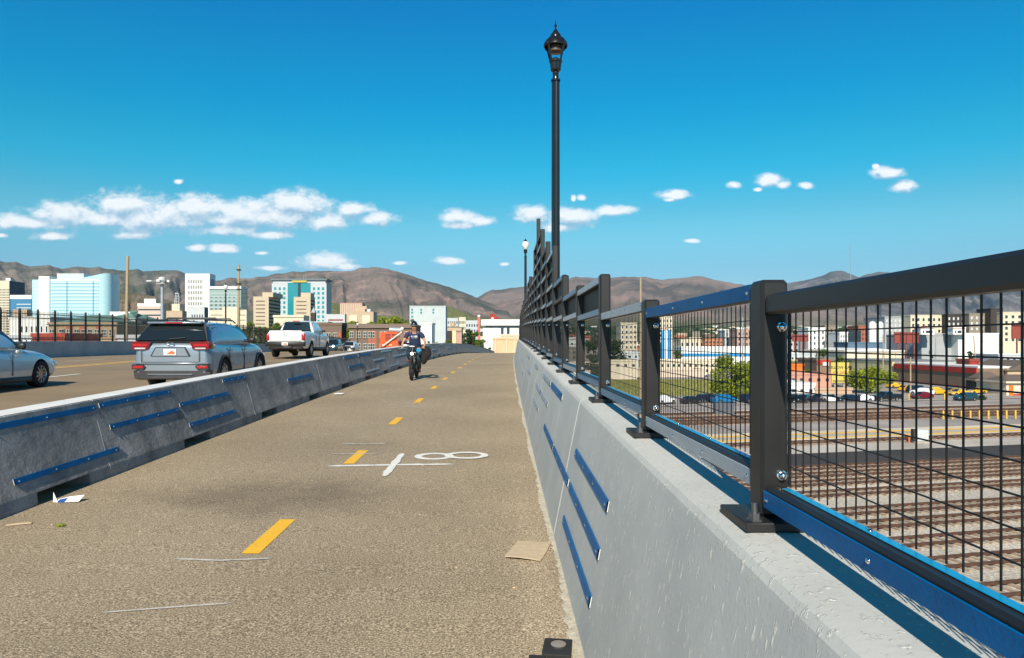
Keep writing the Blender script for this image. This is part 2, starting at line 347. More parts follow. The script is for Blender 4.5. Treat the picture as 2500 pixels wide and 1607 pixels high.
M_BLUE = mat('blue_anodised_strip', (0.0,0.115,0.32), rough=.45, metal=0, var=.18, scale=3, spec=.12, bump=.12, bscale=90)
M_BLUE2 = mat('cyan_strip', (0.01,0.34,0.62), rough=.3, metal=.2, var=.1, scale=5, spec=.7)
M_SHEEN = mat('sky_sheen_strip', (0.42,0.50,0.58), rough=.35, metal=.25, var=.08, scale=4)  # grey copy of the blue strip, its sky reflection put into the colour
M_CHROME = mat('bright_screw_metal', (0.85,0.85,0.85), rough=.12, metal=1, var=.02)
M_DARKGAP = mat('dark_rubber', (0.02,0.02,0.02), rough=.8)

# ------------------------------------------------------------------ deck
ST = [-14, -8, -4, -2, 0] + [i*1.0 for i in range(1, 60)] + [60+i*3 for i in range(0, 34)]
def ribbon(name, xs, m, z=0, st=ST, thick=0, x_off=None):
    b = MB(); n = len(xs); vs = []; fs = []
    for d in st:
        for x in xs:
            vs.append(S(x+(x_off(d) if x_off else 0), d, z))
    for i in range(len(st)-1):
        for k in range(n-1): fs.append((i*n+k, i*n+k+1, (i+1)*n+k+1, (i+1)*n+k))
    b.add(vs, fs)
    return b.build(name, m, fixn=False, smooth=30)
LX = -4.27
def lx(d): return 0.25*max(0, min(1, d/30.0))
struct(ribbon('path', [-4.95, -4.0, -3.0, -2.0, -1.0, 0.0, 0.5, 1.02], M_PATH))
struct(ribbon('roadway', [-4.95, -7, -10, -13, -15.7, -18, -21, -24, -26.2], M_ROAD, z=-0.004))
# underside of the viaduct, with its fascia and piers
b = MB(); secs = []
for d in ST: secs.append([S(1.04, d, -0.02), S(1.04, d, -0.9), S(.4, d, -1.6), S(-26.0, d, -1.6), S(-26.6, d, -0.9), S(-26.6, d, -.02), S(-26.3, d, -0.05), S(-15.7, d, -.05), S(-4.9, d, -.05), S(1.0, d, -.05)])
b.sweep(secs); vd = struct(b.build('viaduct_deck', M_GREYWALL))
for d in (-8, 22, 52, 82, 112, 142):
    b = MB(); x0, y0, z0 = S(-13, d, -1.65)
    b.bbox(x0-12, x0+12, d-.8, d+.8, z0-1.4, z0, .1)
    for px in (-9, 0, 9): b.tube([(x0+px, d, GZ), (x0+px, d, z0-1.42)], .75, 16)
    struct(b.build('bridge_pier', M_GREYWALL))
def mark(name, quad, m, z, label, cat, group):      # painted mark: quad of (x, d), in deck coordinates
    b = MB(); b.add([S(x, d, z) for x, d in quad], [tuple(range(len(quad)))])
    o = b.build(name, m, fixn=False); 
    return tag(o, label, cat, group)
# path markings (part of the setting)
b = MB(); dd = 5.31
k = 0
while dd < 76:
    x0, x1 = -1.85, -1.73
    w0 = .065
    b.add([S(-1.79-w0, dd, .004), S(-1.79+w0, dd, .004), S(-1.785+w0, dd+.93, .004), S(-1.785-w0, dd+.93, .004)], [(0,1,2,3)])
    dd += 3.42; k += 1
struct(b.build('path_centre_dashes', M_YEL, fixn=False))
b = MB()
def stroke(pts, wd, z=0.006, seed=0, n=26):
    rnd = random.Random(seed); P = []
    for i in range(n+1):
        t = i/n*(len(pts)-1); k = min(int(t), len(pts)-2); f = t-k
        x = pts[k][0]*(1-f)+pts[k+1][0]*f; y = pts[k][1]*(1-f)+pts[k+1][1]*f; P.append((x, y))
    vs = []
    for i, (x, y) in enumerate(P):
        a = P[max(0, i-1)]; c = P[min(n, i+1)]; tx, ty = c[0]-a[0], c[1]-a[1]; q = math.hypot(tx, ty) or 1
        e = min(1, min(i, n-i)/2.5+.25)*(1+rnd.uniform(-.22, .22))
        nx, ny = -ty/q*wd*e/2, tx/q*wd*e/2
        vs += [S(x+nx, y+ny, z), S(x-nx, y-ny, z)]
    b.add(vs, [(2*i, 2*i+1, 2*i+3, 2*i+2) for i in range(n)])
stroke([(-2.0, 8.58), (-1.2, 8.66), (-.55, 8.7)], .085, seed=1)
stroke([(-1.25, 8.0), (-1.245, 8.7), (-1.24, 9.4)], .085, z=.009, seed=2)
def ring(cx, cy, rx, ry, wd, z, seed, n=28):
    rnd = random.Random(seed); vs = []
    for i in range(n):
        a = 2*math.pi*i/n; e = 1+rnd.uniform(-.12, .12)
        for q in (-1, 1): vs.append(S(cx+(rx+q*wd*e/2)*math.cos(a), cy+(ry+q*wd*e/2)*math.sin(a), z))
    b.add(vs, [(2*i, 2*i+1, (2*i+3) % (2*n), (2*i+2) % (2*n)) for i in range(n)])
ring(-.82, 9.22, .20, .19, .095, .006, 3); ring(-.42, 9.27, .23, .20, .095, .010, 4)
struct(b.build('sprayed_survey_mark', M_WHT, fixn=False))
b = MB()
stroke([(-2.28, 5.19), (-1.95, 5.15), (-1.59, 5.20)], .030, seed=5)
stroke([(-2.26, 4.22), (-1.9, 4.30), (-1.59, 4.36)], .022, seed=6)
stroke([(-2.19, 10.2), (-1.85, 10.16), (-1.56, 10.22)], .05, seed=7)
stroke([(-2.14, 9.38), (-1.54, 9.42)], .035, seed=8)
stroke([(-2.2, 14.6), (-1.6, 14.7)], .05, seed=9); stroke([(-2.1, 15.3), (-1.75, 15.35)], .05, seed=10)
struct(b.build('chalk_lines', M_WHT2, fixn=False))
# roadway markings
def dashes(x, d0, ln, pitch, end, wd, m, name):
    bb = MB(); d = d0
    while d < end:
        for q in range(3):
            a, c = d+ln*q/3, d+ln*(q+1)/3
            bb.add([S(x-wd/2, a, .004), S(x+wd/2, a, .004), S(x+wd/2, c, .004), S(x-wd/2, c, .004)], [(0,1,2,3)])
        d += pitch
    return struct(bb.build(name, m, fixn=False))
dashes(-10.15, 11.6, 3.0, 12.2, 90, .13, M_WHT2, 'lane_dashes')
dashes(-13.1, 19.8, 3.1, 12.2, 90, .13, M_WHT, 'lane_dashes')
dashes(-19.6, 33, 3.1, 12.2, 100, .13, M_WHT, 'lane_dashes'); dashes(-22.9, 30, 3.1, 12.2, 100, .13, M_WHT2, 'lane_dashes')
dashes(-15.5, 0, 4, 4, 110, .22, M_YW, 'yellow_centre_line'); dashes(-15.95, 0, 4, 4, 110, .22, M_YW, 'yellow_centre_line')
dashes(-25.0, 0, 4, 4, 110, .12, M_WHT2, 'edge_line'); 

# ------------------------------------------------------------------ parapet on the right
par = thing('parapet_wall', 'long pale concrete parapet with a sloping face beside the path, carrying the black mesh fence', 'wall', (0,0,0))
def wall_sec(d, g=0.0):
    p = [(.42+g, 0.0), (.619+g, 1.015), (.627+g*.8, 1.040), (.642+g*.4, 1.060), (.665, 1.072), (.70, 1.076), (.87, 1.076), (.885, 1.06), (.89, -.3), (.42+g, -.3)]
    return [S(x, d, z) for x, z in p]
joints = [5.75-6.1*2, 5.75-6.1, 5.75, 11.9, 18, 24.1, 30.2, 36.3, 42.4, 48.5, 54.6, 60.7, 66.8, 72.9, 79, 85, 100, 115, 130, 150]
for a, c in zip(joints[:-1], joints[1:]):
    b = MB(); st = [a+.006, a+.02] + [a+(c-a)*i/12 for i in range(1, 12)] + [c-.02, c-.006]
    b.sweep([wall_sec(d, 0.01 if i in (0, len(st)-1) else 0) for i, d in enumerate(st)])
    b.build('wall_section', M_WALL, par, smooth=18)
b = MB()
for j in joints[1:-1]:
    b.add([S(.44, j, 0), S(.64, j, 1.01), S(.68, j, 1.066), S(.86, j, 1.066), S(.86, j, 0)], [(0,1,2,3,4)])
b.build('joint_filler', M_BARR, par, fixn=False)
def face_strip(par_, side, d0, d1, h, m, wd=.055, n_screw=4, xo=None):
    """flat metal strip screwed on to a wall face"""
    b = MB(); n = max(2, int((d1-d0)/.8)+1); secs = []
    for i in range(n+1):
        d = d0+(d1-d0)*i/n
        q = []
        for (t, z) in ((0.002, h-wd/2), (.010, h-wd/2), (.010, h+wd/2), (0.002, h+wd/2)):
            if side > 0: x = .42+.196*z-t
            else: x = LX+lx(d)+barr_x(z)+t
            q.append(S(x, d, z))
        secs.append(q)
    b.sweep(secs)
    o = b.build('metal_strip', m, par_)
    e_ = MB(); q = secs[0]; q2 = [(p[0], p[1]-.004, p[2]) for p in q]; e_.add(q2+[(p[0]+(.004*side*-1), p[1]-.004, p[2]) for p in q], [(0,1,2,3),(4,5,6,7),(0,1,5,4),(1,2,6,5),(2,3,7,6)]); e_.build('cut_end', M_WHT, o)
    for i in range(n_screw):
        b = MB()
        d = d0+.06+(d1-d0-.12)*i/max(1, n_screw-1)
        x = (.42+.196*h-.012) if side > 0 else (LX+lx(d)+barr_x(h)+.012)
        p = S(x, d, h); b.ball(p, .0105, 8, (.5,1,1)); b.build('screw', M_CHROME, o, smooth=60)
    return o
def barr_x(z):                       # how far the barrier's face leans back from its foot
    return -(0.03 + .155*(z-.16)/.58)
RS = [(3.74,5.34,.245),(3.76,5.36,.48),(3.77,5.38,.72),(5.46,7.0,.48),(7.06,8.5,.48),(8.8,10.3,.95),(7.1,8.65,.95),(10.15,11.6,.72),(8.6,10.1,.72),(10.0,11.4,.5),(13.8,15.2,.72),(11.9,12.9,.95),
      (15.5,17,.95),(17.2,18.6,.48),(19,20.4,.72),(22,23.5,.95),(24,25.5,.48),(27,28.5,.72),(30,31.5,.48),(34,35.5,.72),(38,39.5,.48),(44,45.5,.72)]
for a, c, h in RS: face_strip(par, 1, a, c, h, M_BLUE if a < 8 else M_SHEEN)

rn = random.Random(44); b = MB(); vs = []; n = 0; d = -1.0
while d < 60:
    e = .022+rn.uniform(0, .022)+.012*math.sin(d*2.1); vs += [S(.425, d, .012), S(.42-e*.6, d, .011), S(.42-e*1.2, d, .003)]; n += 1; d += .05 if d < 14 else .3
b.add(vs, [(3*i+k, 3*i+k+1, 3*i+k+4, 3*i+k+3) for i in range(n-1) for k in (0, 1)]); struct(b.build('wall_foot_sealant', mat('cream_sealant', (.50,.45,.35), rough=.9, var=.25, scale=30, bump=.4, bscale=120), fixn=False))
# ------------------------------------------------------------------ precast barriers on the left
NOT = [(7.2-3.07*k, .85) for k in range(1, 6)] + [(6.75+3.07*k, .85) for k in range(0, 26)]
def barr_sec(d, lift):
    x0 = LX+lx(d)
    zt = .82
    r = [(0, 0), (-.01, .12), (-.03, .16), (barr_x(.74), .74), (-.205, .822), (-.225, .83), (-.52, .83), (-.54, .80), (-.68, .16), (-.71, .12), (-.72, 0)]
    if lift: r = [(-.01, .115), (-.012, .125)]+r[2:-2]+[(-.708, .125), (-.71, .115)]
    return [S(x0+x, d, z) for x, z in r]
LS = [(5.5,8.03,.75),(8.1,9.8,.76),(8.2,9.9,.51),(9.97,11.7,.56),(10.1,11.8,.27),(6.5,8.25,.26),(11.6,12.6,.76),(14.8,16.6,.53),(20,21.8,.76),(21.9,23.8,.76),(20.3,22.3,.49),
      (24,26,.53),(22.4,24.5,.25),(26.4,28.6,.22),(25.7,27.8,.76),(29.5,32,.76),(28,30,.53),(30.1,32,.53),(33,35,.76),(34,36,.25),(36,38,.53),(38.5,40.5,.76),(41,43,.5),(43,45,.25),(46,48,.76),(50,52,.53),(55,57,.76)]
seg_a = 8.0-4.6*4; n = 0; segs = []
while seg_a < 110:
    a, c = seg_a+.008, seg_a+4.592
    st = {a, c}
    cuts = [(x, x+wd) for x, wd in NOT if x < c and x+wd > a]
    for x0, x1 in cuts:
        for q in (x0, x1):
            if a < q < c: st.add(q)
    st |= {a+(c-a)*i/4 for i in range(1, 4)}
    st = sorted(st); b = MB()
    runs = []; cur = [st[0]]; 
    def inn(m): return any(x0 <= m <= x1 for x0, x1 in cuts)
    for p, q in zip(st[:-1], st[1:]):
        b.sweep([barr_sec(p, inn((p+q)/2)), barr_sec(q, inn((p+q)/2))][:2], cap=True)
    labels = 'grey precast concrete barrier, number %d along the path counted from the left edge of the photo'
    base = 8.0-4.6; idx = int(round((seg_a-base)/4.6))
    nm = ('nearest, with folded paper by its slot' if idx == 0 else {1:'second from the viewer, with four blue strips', 2:'third from the viewer, joint behind a short blue strip', 3:'fourth from the viewer, beside the grey car', }.get(idx))
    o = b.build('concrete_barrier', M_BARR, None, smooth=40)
    z0 = min(v.co.z for v in o.data.vertices)
    ords = ['', 'second','third','fourth','fifth','sixth','seventh','eighth','ninth','tenth','eleventh','twelfth','thirteenth','fourteenth','fifteenth','sixteenth','seventeenth','eighteenth','nineteenth','twentieth']
    if idx == 0: lab = 'grey concrete barrier section nearest the viewer, with the folded paper by its drain slot'
    elif 0 < idx < 20: lab = '%s grey concrete barrier section from the viewer in the line between path and road' % ords[idx]
    elif idx < 0: lab = 'grey concrete barrier section running out of the left edge of the photo'
    else: lab = 'grey concrete barrier section far off where the line bends out of sight over the crest'
    tag(o, lab, 'barrier', 'concrete barriers between path and road')
    jb = MB(); jb.sweep([[(p[0]+.003, p[1]+e, p[2]) for p in (S(LX+lx(a)+0, a, 0), S(LX+lx(a)-.01, a, .12), S(LX+lx(a)-.03, a, .16), S(LX+lx(a)-.185, a, .74), S(LX+lx(a)-.26, a, .74), S(LX+lx(a)-.2, a, .02))] for e in (-.014, -.004)]); jb.build('joint_mortar', M_JOINT, o)
    # top strip of the same concrete, sunlight put in as a paler colour
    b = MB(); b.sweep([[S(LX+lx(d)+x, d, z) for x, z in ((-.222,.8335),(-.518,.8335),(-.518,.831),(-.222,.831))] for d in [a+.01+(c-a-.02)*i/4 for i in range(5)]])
    b.build('sunlit_top', M_BTOP, o)
    segs.append((a, c, o)); seg_a += 4.6
for a, c, h in LS:
    for (p, q, o) in segs:
        if p <= (a+c)/2 < q: face_strip(o, -1, a, c, h, M_BLUE if c < 24 else M_SHEEN, .053)
# ------------------------------------------------------------------ far median wall with its steel fence
b = MB(); st = [0+i*4 for i in range(0, 36)]
b.sweep([[S(x, d, z) for x, z in ((-26.0,0),(-26.05,.93),(-26.35,.95),(-26.4,0))] for d in st])
mw = b.build('median_wall', M_GREYWALL); tag(mw, 'plain grey concrete wall on the far side of the road, below the picket fence', 'wall')
fn = thing('picket_fence', 'dark brown steel picket fence along the top of the far grey wall', 'fence')
M_BROWN = mat('dark_brown_steel', (0.035,0.026,0.022), rough=.5)
pd = [(20+1.524*i) for i in range(0, 62)]
for i, d in enumerate(pd):
    x, y, z = S(-26.2, d, .94)
    b = MB(); b.bbox(-.05, .05, -.05, .05, 0, 1.74, .012); b.lathe([(.0,1.80),(.035,1.79),(.05,1.765),(.035,1.742)], 10)
    if i == 0: post_me = b.mesh('fence_post', M_BROWN, 40)
    o = obj('post', post_me, fn, (x, y, z))
for i in range(len(pd)-1):
    b = MB(); p = S(-26.2, pd[i], .94); q = S(-26.2, pd[i+1], .94)
    for hz in (1.30, 1.52, .12):
        b.sweep([[(p[0]-.02, p[1]+.05, p[2]+hz-.02),(p[0]+.02, p[1]+.05, p[2]+hz-.02),(p[0]+.02, p[1]+.05, p[2]+hz+.02),(p[0]-.02, p[1]+.05, p[2]+hz+.02)],
                 [(q[0]-.02, q[1]-.05, q[2]+hz-.02),(q[0]+.02, q[1]-.05, q[2]+hz-.02),(q[0]+.02, q[1]-.05, q[2]+hz+.02),(q[0]-.02, q[1]-.05, q[2]+hz+.02)]])
    for k in range(1, 13):
        t = k/13; x = p[0]*(1-t)+q[0]*t; y = p[1]*(1-t)+q[1]*t; z = p[2]*(1-t)+q[2]*t
        b.box(x-.009, x+.009, y-.009, y+.009, z+.05, z+1.68)
    b.build('picket_panel', M_BROWN, fn)

# ------------------------------------------------------------------ black mesh fence on the parapet
FB = 1.076; SP = 1.68; DF = 2.197
fence = thing('mesh_fence', 'tall black steel fence of wire mesh panels with blue strips, stepping up along the parapet', 'fence')
PH = [.70,.70,.945,.95,1.16,1.70,1.94,2.36,2.80,2.31,1.80,1.93,1.84,1.57,1.70,1.50,1.60,1.42,1.55,1.38,1.45,1.3,1.4,1.25,1.35,1.2,1.3,1.2,1.25,1.15]
def post_d(i): return DF-.05+SP*i
def make_post(h):
    b = MB(); b.bbox(-.039, .039, -.0495, .0495, .025, h, .010); return b
def bolt_mesh():
    b = MB(); b.lathe([(.0,-.024),(.006,-.023),(.010,-.018),(.0115,-.010),(.009,-.006),(.014,-.005),(.014,0.002)], 16, ax='y'); return b.mesh('dome_bolt', M_CHROME, 50)
plate_b = MB(); plate_b.bbox(-.105, .10, -.12, .12, 0, .026, .003); plate_me = plate_b.mesh('base_plate', M_BLACK, 40)
nut_b = MB(); nut_b.lathe([(0,.075),(.009,.075),(.009,.047)], 12); nut_b.lathe([(.0,.047),(.017,.047),(.017,.030),(.024,.030),(.024,.026)], 6)
nut_me = nut_b.mesh('anchor_nut', mat('galvanised_nut', (.25,.25,.26), rough=.35, metal=.9), 40)
dome_me = bolt_mesh()
NP = 52
posts = []
for i in range(-1, NP):
    d = post_d(i); h = PH[i] if 0 <= i < len(PH) else (.70 if i < 0 else 1.2+.12*math.sin(i*1.7))
    x, y, z = S(.784, d, FB)
    root = make_post(h).build('post', M_BLACK, fence, smooth=30, loc=(x, y, z))
    pl = obj('base_plate', plate_me, root, (0, 0, 0.0))
    if i < 9:
        for (sx, sy) in ((-.07,-.085),(.07,-.085)): obj('anchor_nut', nut_me, root, (sx, sy, 0))
    if i >= 0 and i < 16:
        for hz in (.165, .585): obj('dome_bolt', dome_me, root, (.018, -.0495, hz-.02))
    posts.append((i, x, y, z, h))
def rail_mesh(z0, z1, x0=-.030, x1=.020, ln=SP-.099, bev=.008):
    b = MB(); b.bbox(x0, x1, .0, ln, z0, z1, bev); return b
LN = SP-.099-.006
rail_me = rail_mesh(-.025, .025, ln=LN).mesh('rail', M_BLACK, 30)
rail_tall = rail_mesh(-.0295, .0275, ln=LN).mesh('rail', M_BLACK, 30)
def strip_mesh(m, wd=.048):
    b = MB(); b.bbox(-.0365, -.0315, .004, LN-.004, -wd/2, wd/2, .0012); return b.mesh('cover_strip', m, 30)
strips = {'b': strip_mesh(M_BLUE), 's': strip_mesh(M_SHEEN), 'w': strip_mesh(mat('pale_blue_strip', (.06,.24,.42), rough=.32, metal=.2, var=.1, scale=3), .046)}  # grey and pale copies carry the sky reflection as colour
cs = MB(); cs.bbox(-.004, .018, .01, LN-.06, .0262, .0285, .001); top_strip = cs.mesh('top_strip', M_BLUE2, 30)
sc_b = MB(); sc_b.lathe([(0,-.0045),(.003,-.0042),(.0062,-.002),(.0068,.0)], 10, ax='x'); screw_me = sc_b.mesh('screw', M_CHROME, 60)
def wires(h, dv=.0485, dh=.0545, r=.0015, ln=LN):
    b = MB(); y = .045
    while y < ln-.02:
        b.box(-r, r, y-r, y+r, 0, h); y += dv
    n = int(round(h/dh)); 
    for k in range(1, n):
        z = h*k/n; b.box(r*.9, r*2.7, .02, ln-.02, z-r, z+r)
    for y in (.022, ln-.03): b.box(-.004, .004, y-.004, y+.004, 0, h)
    for k in range(1, n, 2):
        b.ball((.0, .030, h*k/n), .0075, 6)
    return b.mesh('wire_mesh', M_WIRE, None)
mesh_main = wires(.485); mesh_far = wires(.485, dv=.092, r=.0026)
def dense(h):
    b = MB(); y = .02
    while y < LN-.01: b.box(-.002, .002, y-.0035, y+.0035, 0, h); y += .0115
    for k in range(1, 5): b.box(.002, .006, .01, LN-.01, h*k/5-.003, h*k/5+.003)
    return b.mesh('slat_panel', M_WIRE, None)
dense_me = dense(.20)
for j in range(-1, NP-1):
    d0 = post_d(j)+.0495+.003; dm = post_d(j)+SP/2
    x, _, z = S(.784, dm, FB)
    # each bay is set level; bays step up with the deck
    pa = Vector(S(.784, post_d(j), 0)); pb = Vector(S(.784, post_d(j+1), 0)); yaw = -math.atan2(pb.x-pa.x, pb.y-pa.y)
    def put(nm, me, zz, xo=0.0, par_=fence):
        o = obj(nm, me, par_, (x+xo, d0, zz)); o.rotation_euler.z = yaw; return o
    zb = z+.105
    far = j > 17
    h0 = PH[j] if 0 <= j < len(PH) else 1.2; h1 = PH[j+1] if 0 <= j+1 < len(PH) else 1.2
    if j < 0: h0 = .7
    ne = max(0, int((min(h0, h1)-.66)/.24+.15))
    botc = {-1:'b', 0:'s', 1:'w', 2:'w'}.get(j, 's' if j % 2 else 'w'); topc = {0:'b', 1:'s', 2:'w', 3:'s'}.get(j, 's' if j % 3 else 'w')
    if not far:
        for zi, col in ((0, botc), (1, topc)):
            zz = zb+.007+.0 if zi == 0 else zb+.545
            r_ = put('bottom_rail' if zi == 0 else 'top_rail', rail_me if zi == 0 else (rail_tall if j == -1 else rail_me), zz)
            if zi == 0 and j <= 3: obj('top_strip', top_strip, r_)
            if not (j == -1 and zi == 1):
                s_ = obj('cover_strip', strips[col], r_, (0, 0, -.012 if zi == 0 else 0))
                if j < 8:
                    for q, yy in enumerate((.03, LN*.33, LN*.62, LN-.03)):
                        obj('screw', screw_me, s_, (-.0365, yy, 0)) if j < 4 else None
            if zi == 0 and j <= 0:
                for yy in (.07, LN*.36, LN*.67): 
                    so = obj('screw', screw_me, r_, (.007, yy, .0285)); so.rotation_euler.y = R(90)
        put('wire_mesh', mesh_main if j < 8 else mesh_far, zb+.035, .028)
        for e in range(ne):
            zz = zb+.545+.24*(e+1)
            r_ = put('upper_rail', rail_me, zz)
            if (e+j) % 3 != 1: obj('cover_strip', strips['w' if (e+j) % 2 else 's'], r_)
            put('slat_panel', dense_me, zz-.24+.02, .02)
    else:
        b = MB()
        for zz in [0, .545]+[.545+.24*(e+1) for e in range(ne)]: b.box(-.03, .02, 0, LN, zz-.025, zz+.025)
        key = 'far_bay_%d' % ne
        if key not in MCACHE:
            b.v = b.v; MCACHE[key] = b.mesh('rail_set', M_BLACK)
        put('rail_set', MCACHE[key], zb)
        put('wire_mesh', mesh_far, zb+.035, .028)
# ------------------------------------------------------------------ street lamps
M_LAMP = mat('gloss_black_lamp', (0.012,0.012,0.013), rough=.22, spec=.6, var=.1)
M_LENS = mat('brown_lamp_lens', (0.10,0.07,0.05), rough=.3)
M_GLOBE = mat('acorn_globe', (0.72,0.76,0.70), rough=.15, col2=(.85,.86,.8), scale=9, spec=.8)
def fluted(b, r0, r1, z0, z1, n=12, depth=.14):
    secs = []
    for i in range(9):
        t = i/8; r = r0+(r1-r0)*t; z = z0+(z1-z0)*t
        secs.append([((r*(1-depth*(k % 2)))*math.cos(math.pi*k/n), (r*(1-depth*(k % 2)))*math.sin(math.pi*k/n), z) for k in range(2*n)])
    b.sweep(secs)
def lamp(name, label, x, y, z, top, cage=True, sc=1.0, group=None):
    t = thing(name, label, 'street lamp', (x, y, z), group=group); H = (top-z)
    b = MB(); b.lathe([(.20,0),(.20,.05),(.16,.09),(.15,.30),(.115,.36),(.10,.5),(.088,.56)], 20)
    b.build('lamp_base', M_LAMP, t, smooth=40)
    ls = H-1.06*sc
    b = MB(); fluted(b, .078*sc, .069*sc, .5, ls, 10); b.lathe([(.082*sc, ls-.01),(.082*sc, ls+.02),(.0, ls+.02)], 16)
    b.build('pole', M_LAMP, t, smooth=55)
    h = ls; s = sc
    b = MB()
    b.lathe([(.05*s,h),(.053*s,h+.09*s),(.044*s,h+.10*s),(.056*s,h+.12*s),(.052*s,h+.15*s),(.088*s,h+.17*s),(.095*s,h+.20*s)], 20)
    fluted(b, .088*s, .102*s, h+.20*s, h+.31*s, 12, .12)
    b.lathe([(.095*s,h+.31*s),(.118*s,h+.325*s),(.118*s,h+.345*s),(.085*s,h+.36*s),(.05*s,h+.395*s),(0,h+.405*s)], 20)
    b.build('lantern_cup', M_LAMP, t, smooth=45)
    if cage:
        b = MB()
        for k in range(4):
            a = math.pi/4+k*math.pi/2
            pts = [(.112*s*math.cos(a), .112*s*math.sin(a), h+.34*s), (.145*s*math.cos(a), .145*s*math.sin(a), h+.44*s), (.175*s*math.cos(a), .175*s*math.sin(a), h+.56*s), (.215*s*math.cos(a), .215*s*math.sin(a), h+.64*s)]
            b.tube(pts, [.017*s,.018*s,.022*s,.018*s], 8); b.ball((.222*s*math.cos(a), .222*s*math.sin(a), h+.60*s), .018*s, 8)
        b.build('cage_arm', M_LAMP, t, smooth=50)
        b = MB(); b.lathe([(0,h+.48*s),(.10*s,h+.485*s),(.125*s,h+.50*s),(.13*s,h+.57*s),(.12*s,h+.60*s),(0,h+.60*s)], 24); b.build('lamp_housing', M_LENS, t, smooth=40)
        b = MB(); b.lathe([(.20*s,h+.585*s),(.215*s,h+.60*s),(.205*s,h+.65*s),(.165*s,h+.71*s),(.13*s,h+.745*s),(.095*s,h+.755*s),(.09*s,h+.80*s),(.07*s,h+.83*s),(.05*s,h+.85*s),(.03*s,h+.89*s),(.012*s,h+.91*s),(.012*s,h+.94*s),(.027*s,h+.955*s),(.02*s,h+.975*s),(.009*s,h+.99*s),(.006*s,h+1.05*s),(0,h+1.06*s)], 28)
        b.build('lamp_hood', M_LAMP, t, smooth=35)
    else:
        b = MB(); b.lathe([(.08*s,h+.38*s),(.13*s,h+.45*s),(.19*s,h+.58*s),(.20*s,h+.66*s),(.16*s,h+.78*s),(.10*s,h+.84*s)], 22); b.build('globe', M_GLOBE, t, smooth=60)
        b = MB(); b.lathe([(.115*s,h+.82*s),(.12*s,h+.85*s),(.07*s,h+.90*s),(.05*s,h+.93*s),(.02*s,h+.96*s),(.025*s,h+.98*s),(.008*s,h+1.0*s),(0,h+1.06*s)], 20); b.build('finial', M_LAMP, t, smooth=40)
    return t
x, y, z = S(.965, 13.0, .95)
b = MB(); b.bbox(x-.16, x+.35, 12.75, 13.25, zc(13)-.4, z, .02)
lb = b.build('lamp_bracket', M_WALL); tag(lb, 'small concrete block outside the parapet carrying the tall near lamp post', 'bracket', 'lamp brackets')
lamp('street_lamp', 'tall glossy black lamp post with a four-armed cage lantern, rising behind the fence', x, y, z, EYE+786/F*13.0, True)
x, y, z = S(1.0, 42.0, .95)
b = MB(); b.bbox(x-.16, x+.35, 41.75, 42.25, zc(42)-.4, z, .02)
lb = b.build('lamp_bracket', M_WALL); tag(lb, 'small concrete block outside the parapet carrying the farther globe lamp', 'bracket', 'lamp brackets')
lamp('street_lamp', 'slim black lamp post with a pale acorn globe, farther along the fence', (1283-VX)*42/F, y, z, EYE+256/F*42, False)
x, y, z = S(-26.2, 70, .95); lamp('street_lamp', 'black globe lamp post on the far wall, behind the silver car roof', (551-VX)*70/F, y, z, EYE+146/F*70, False)
x, y, z = S(-26.2, 137, .95); lamp('street_lamp', 'small far black lamp post in front of the brick and brown apartments', (873-VX)*137/F, y, z, EYE+50/F*137, False)
# ------------------------------------------------------------------ ground, hills
def ground_mat():
    m = bpy.data.materials.new('city_ground'); m.use_nodes = True; nt = m.node_tree; b = nt.nodes['Principled BSDF']; l = nt.links
    b.inputs['Roughness'].default_value = 0.95; g = node(nt, 'ShaderNodeNewGeometry')
    n1 = node(nt, 'ShaderNodeTexNoise'); n1.inputs['Scale'].default_value = .02; n1.inputs['Detail'].default_value = 9; l.new(g.outputs['Position'], n1.inputs['Vector'])
    cr = node(nt, 'ShaderNodeValToRGB'); e = cr.color_ramp.elements; e[0].position = .38; e[0].color = (.06,.075,.035,1); e[1].position = .6; e[1].color = (.25,.22,.18,1)
    k = e.new(.48); k.color = (.15,.135,.10,1); l.new(n1.outputs[0], cr.inputs[0]); l.new(cr.outputs[0], b.inputs['Base Color']); return m
b = MB(); rs = [0,20,50,100,200,350,600,900,1000,1500,2000,3000,4500,7000,10000,14200]; na = 48
vs = [(0,0,GZ)]
for r in rs[1:]:
    for k in range(na):
        a = 2*math.pi*k/na; x, y = r*math.sin(a), r*math.cos(a); vs.append((x, y, min(terr(x, y), 260) if y > 0 else GZ))
fs = [(0, 1+k, 1+(k+1) % na) for k in range(na)]
for i in range(len(rs)-2):
    for k in range(na): fs.append((1+i*na+k, 1+(i+1)*na+k, 1+(i+1)*na+(k+1) % na, 1+i*na+(k+1) % na))
b.add(vs, fs); struct(b.build('ground', ground_mat()))
def lerp_prof(P, x):
    if x <= P[0][0]: return P[0][1]
    for (a, ya), (c, yc) in zip(P[:-1], P[1:]):
        if x <= c: 
            t = (x-a)/(c-a); return ya+(yc-ya)*t
    return P[-1][1]
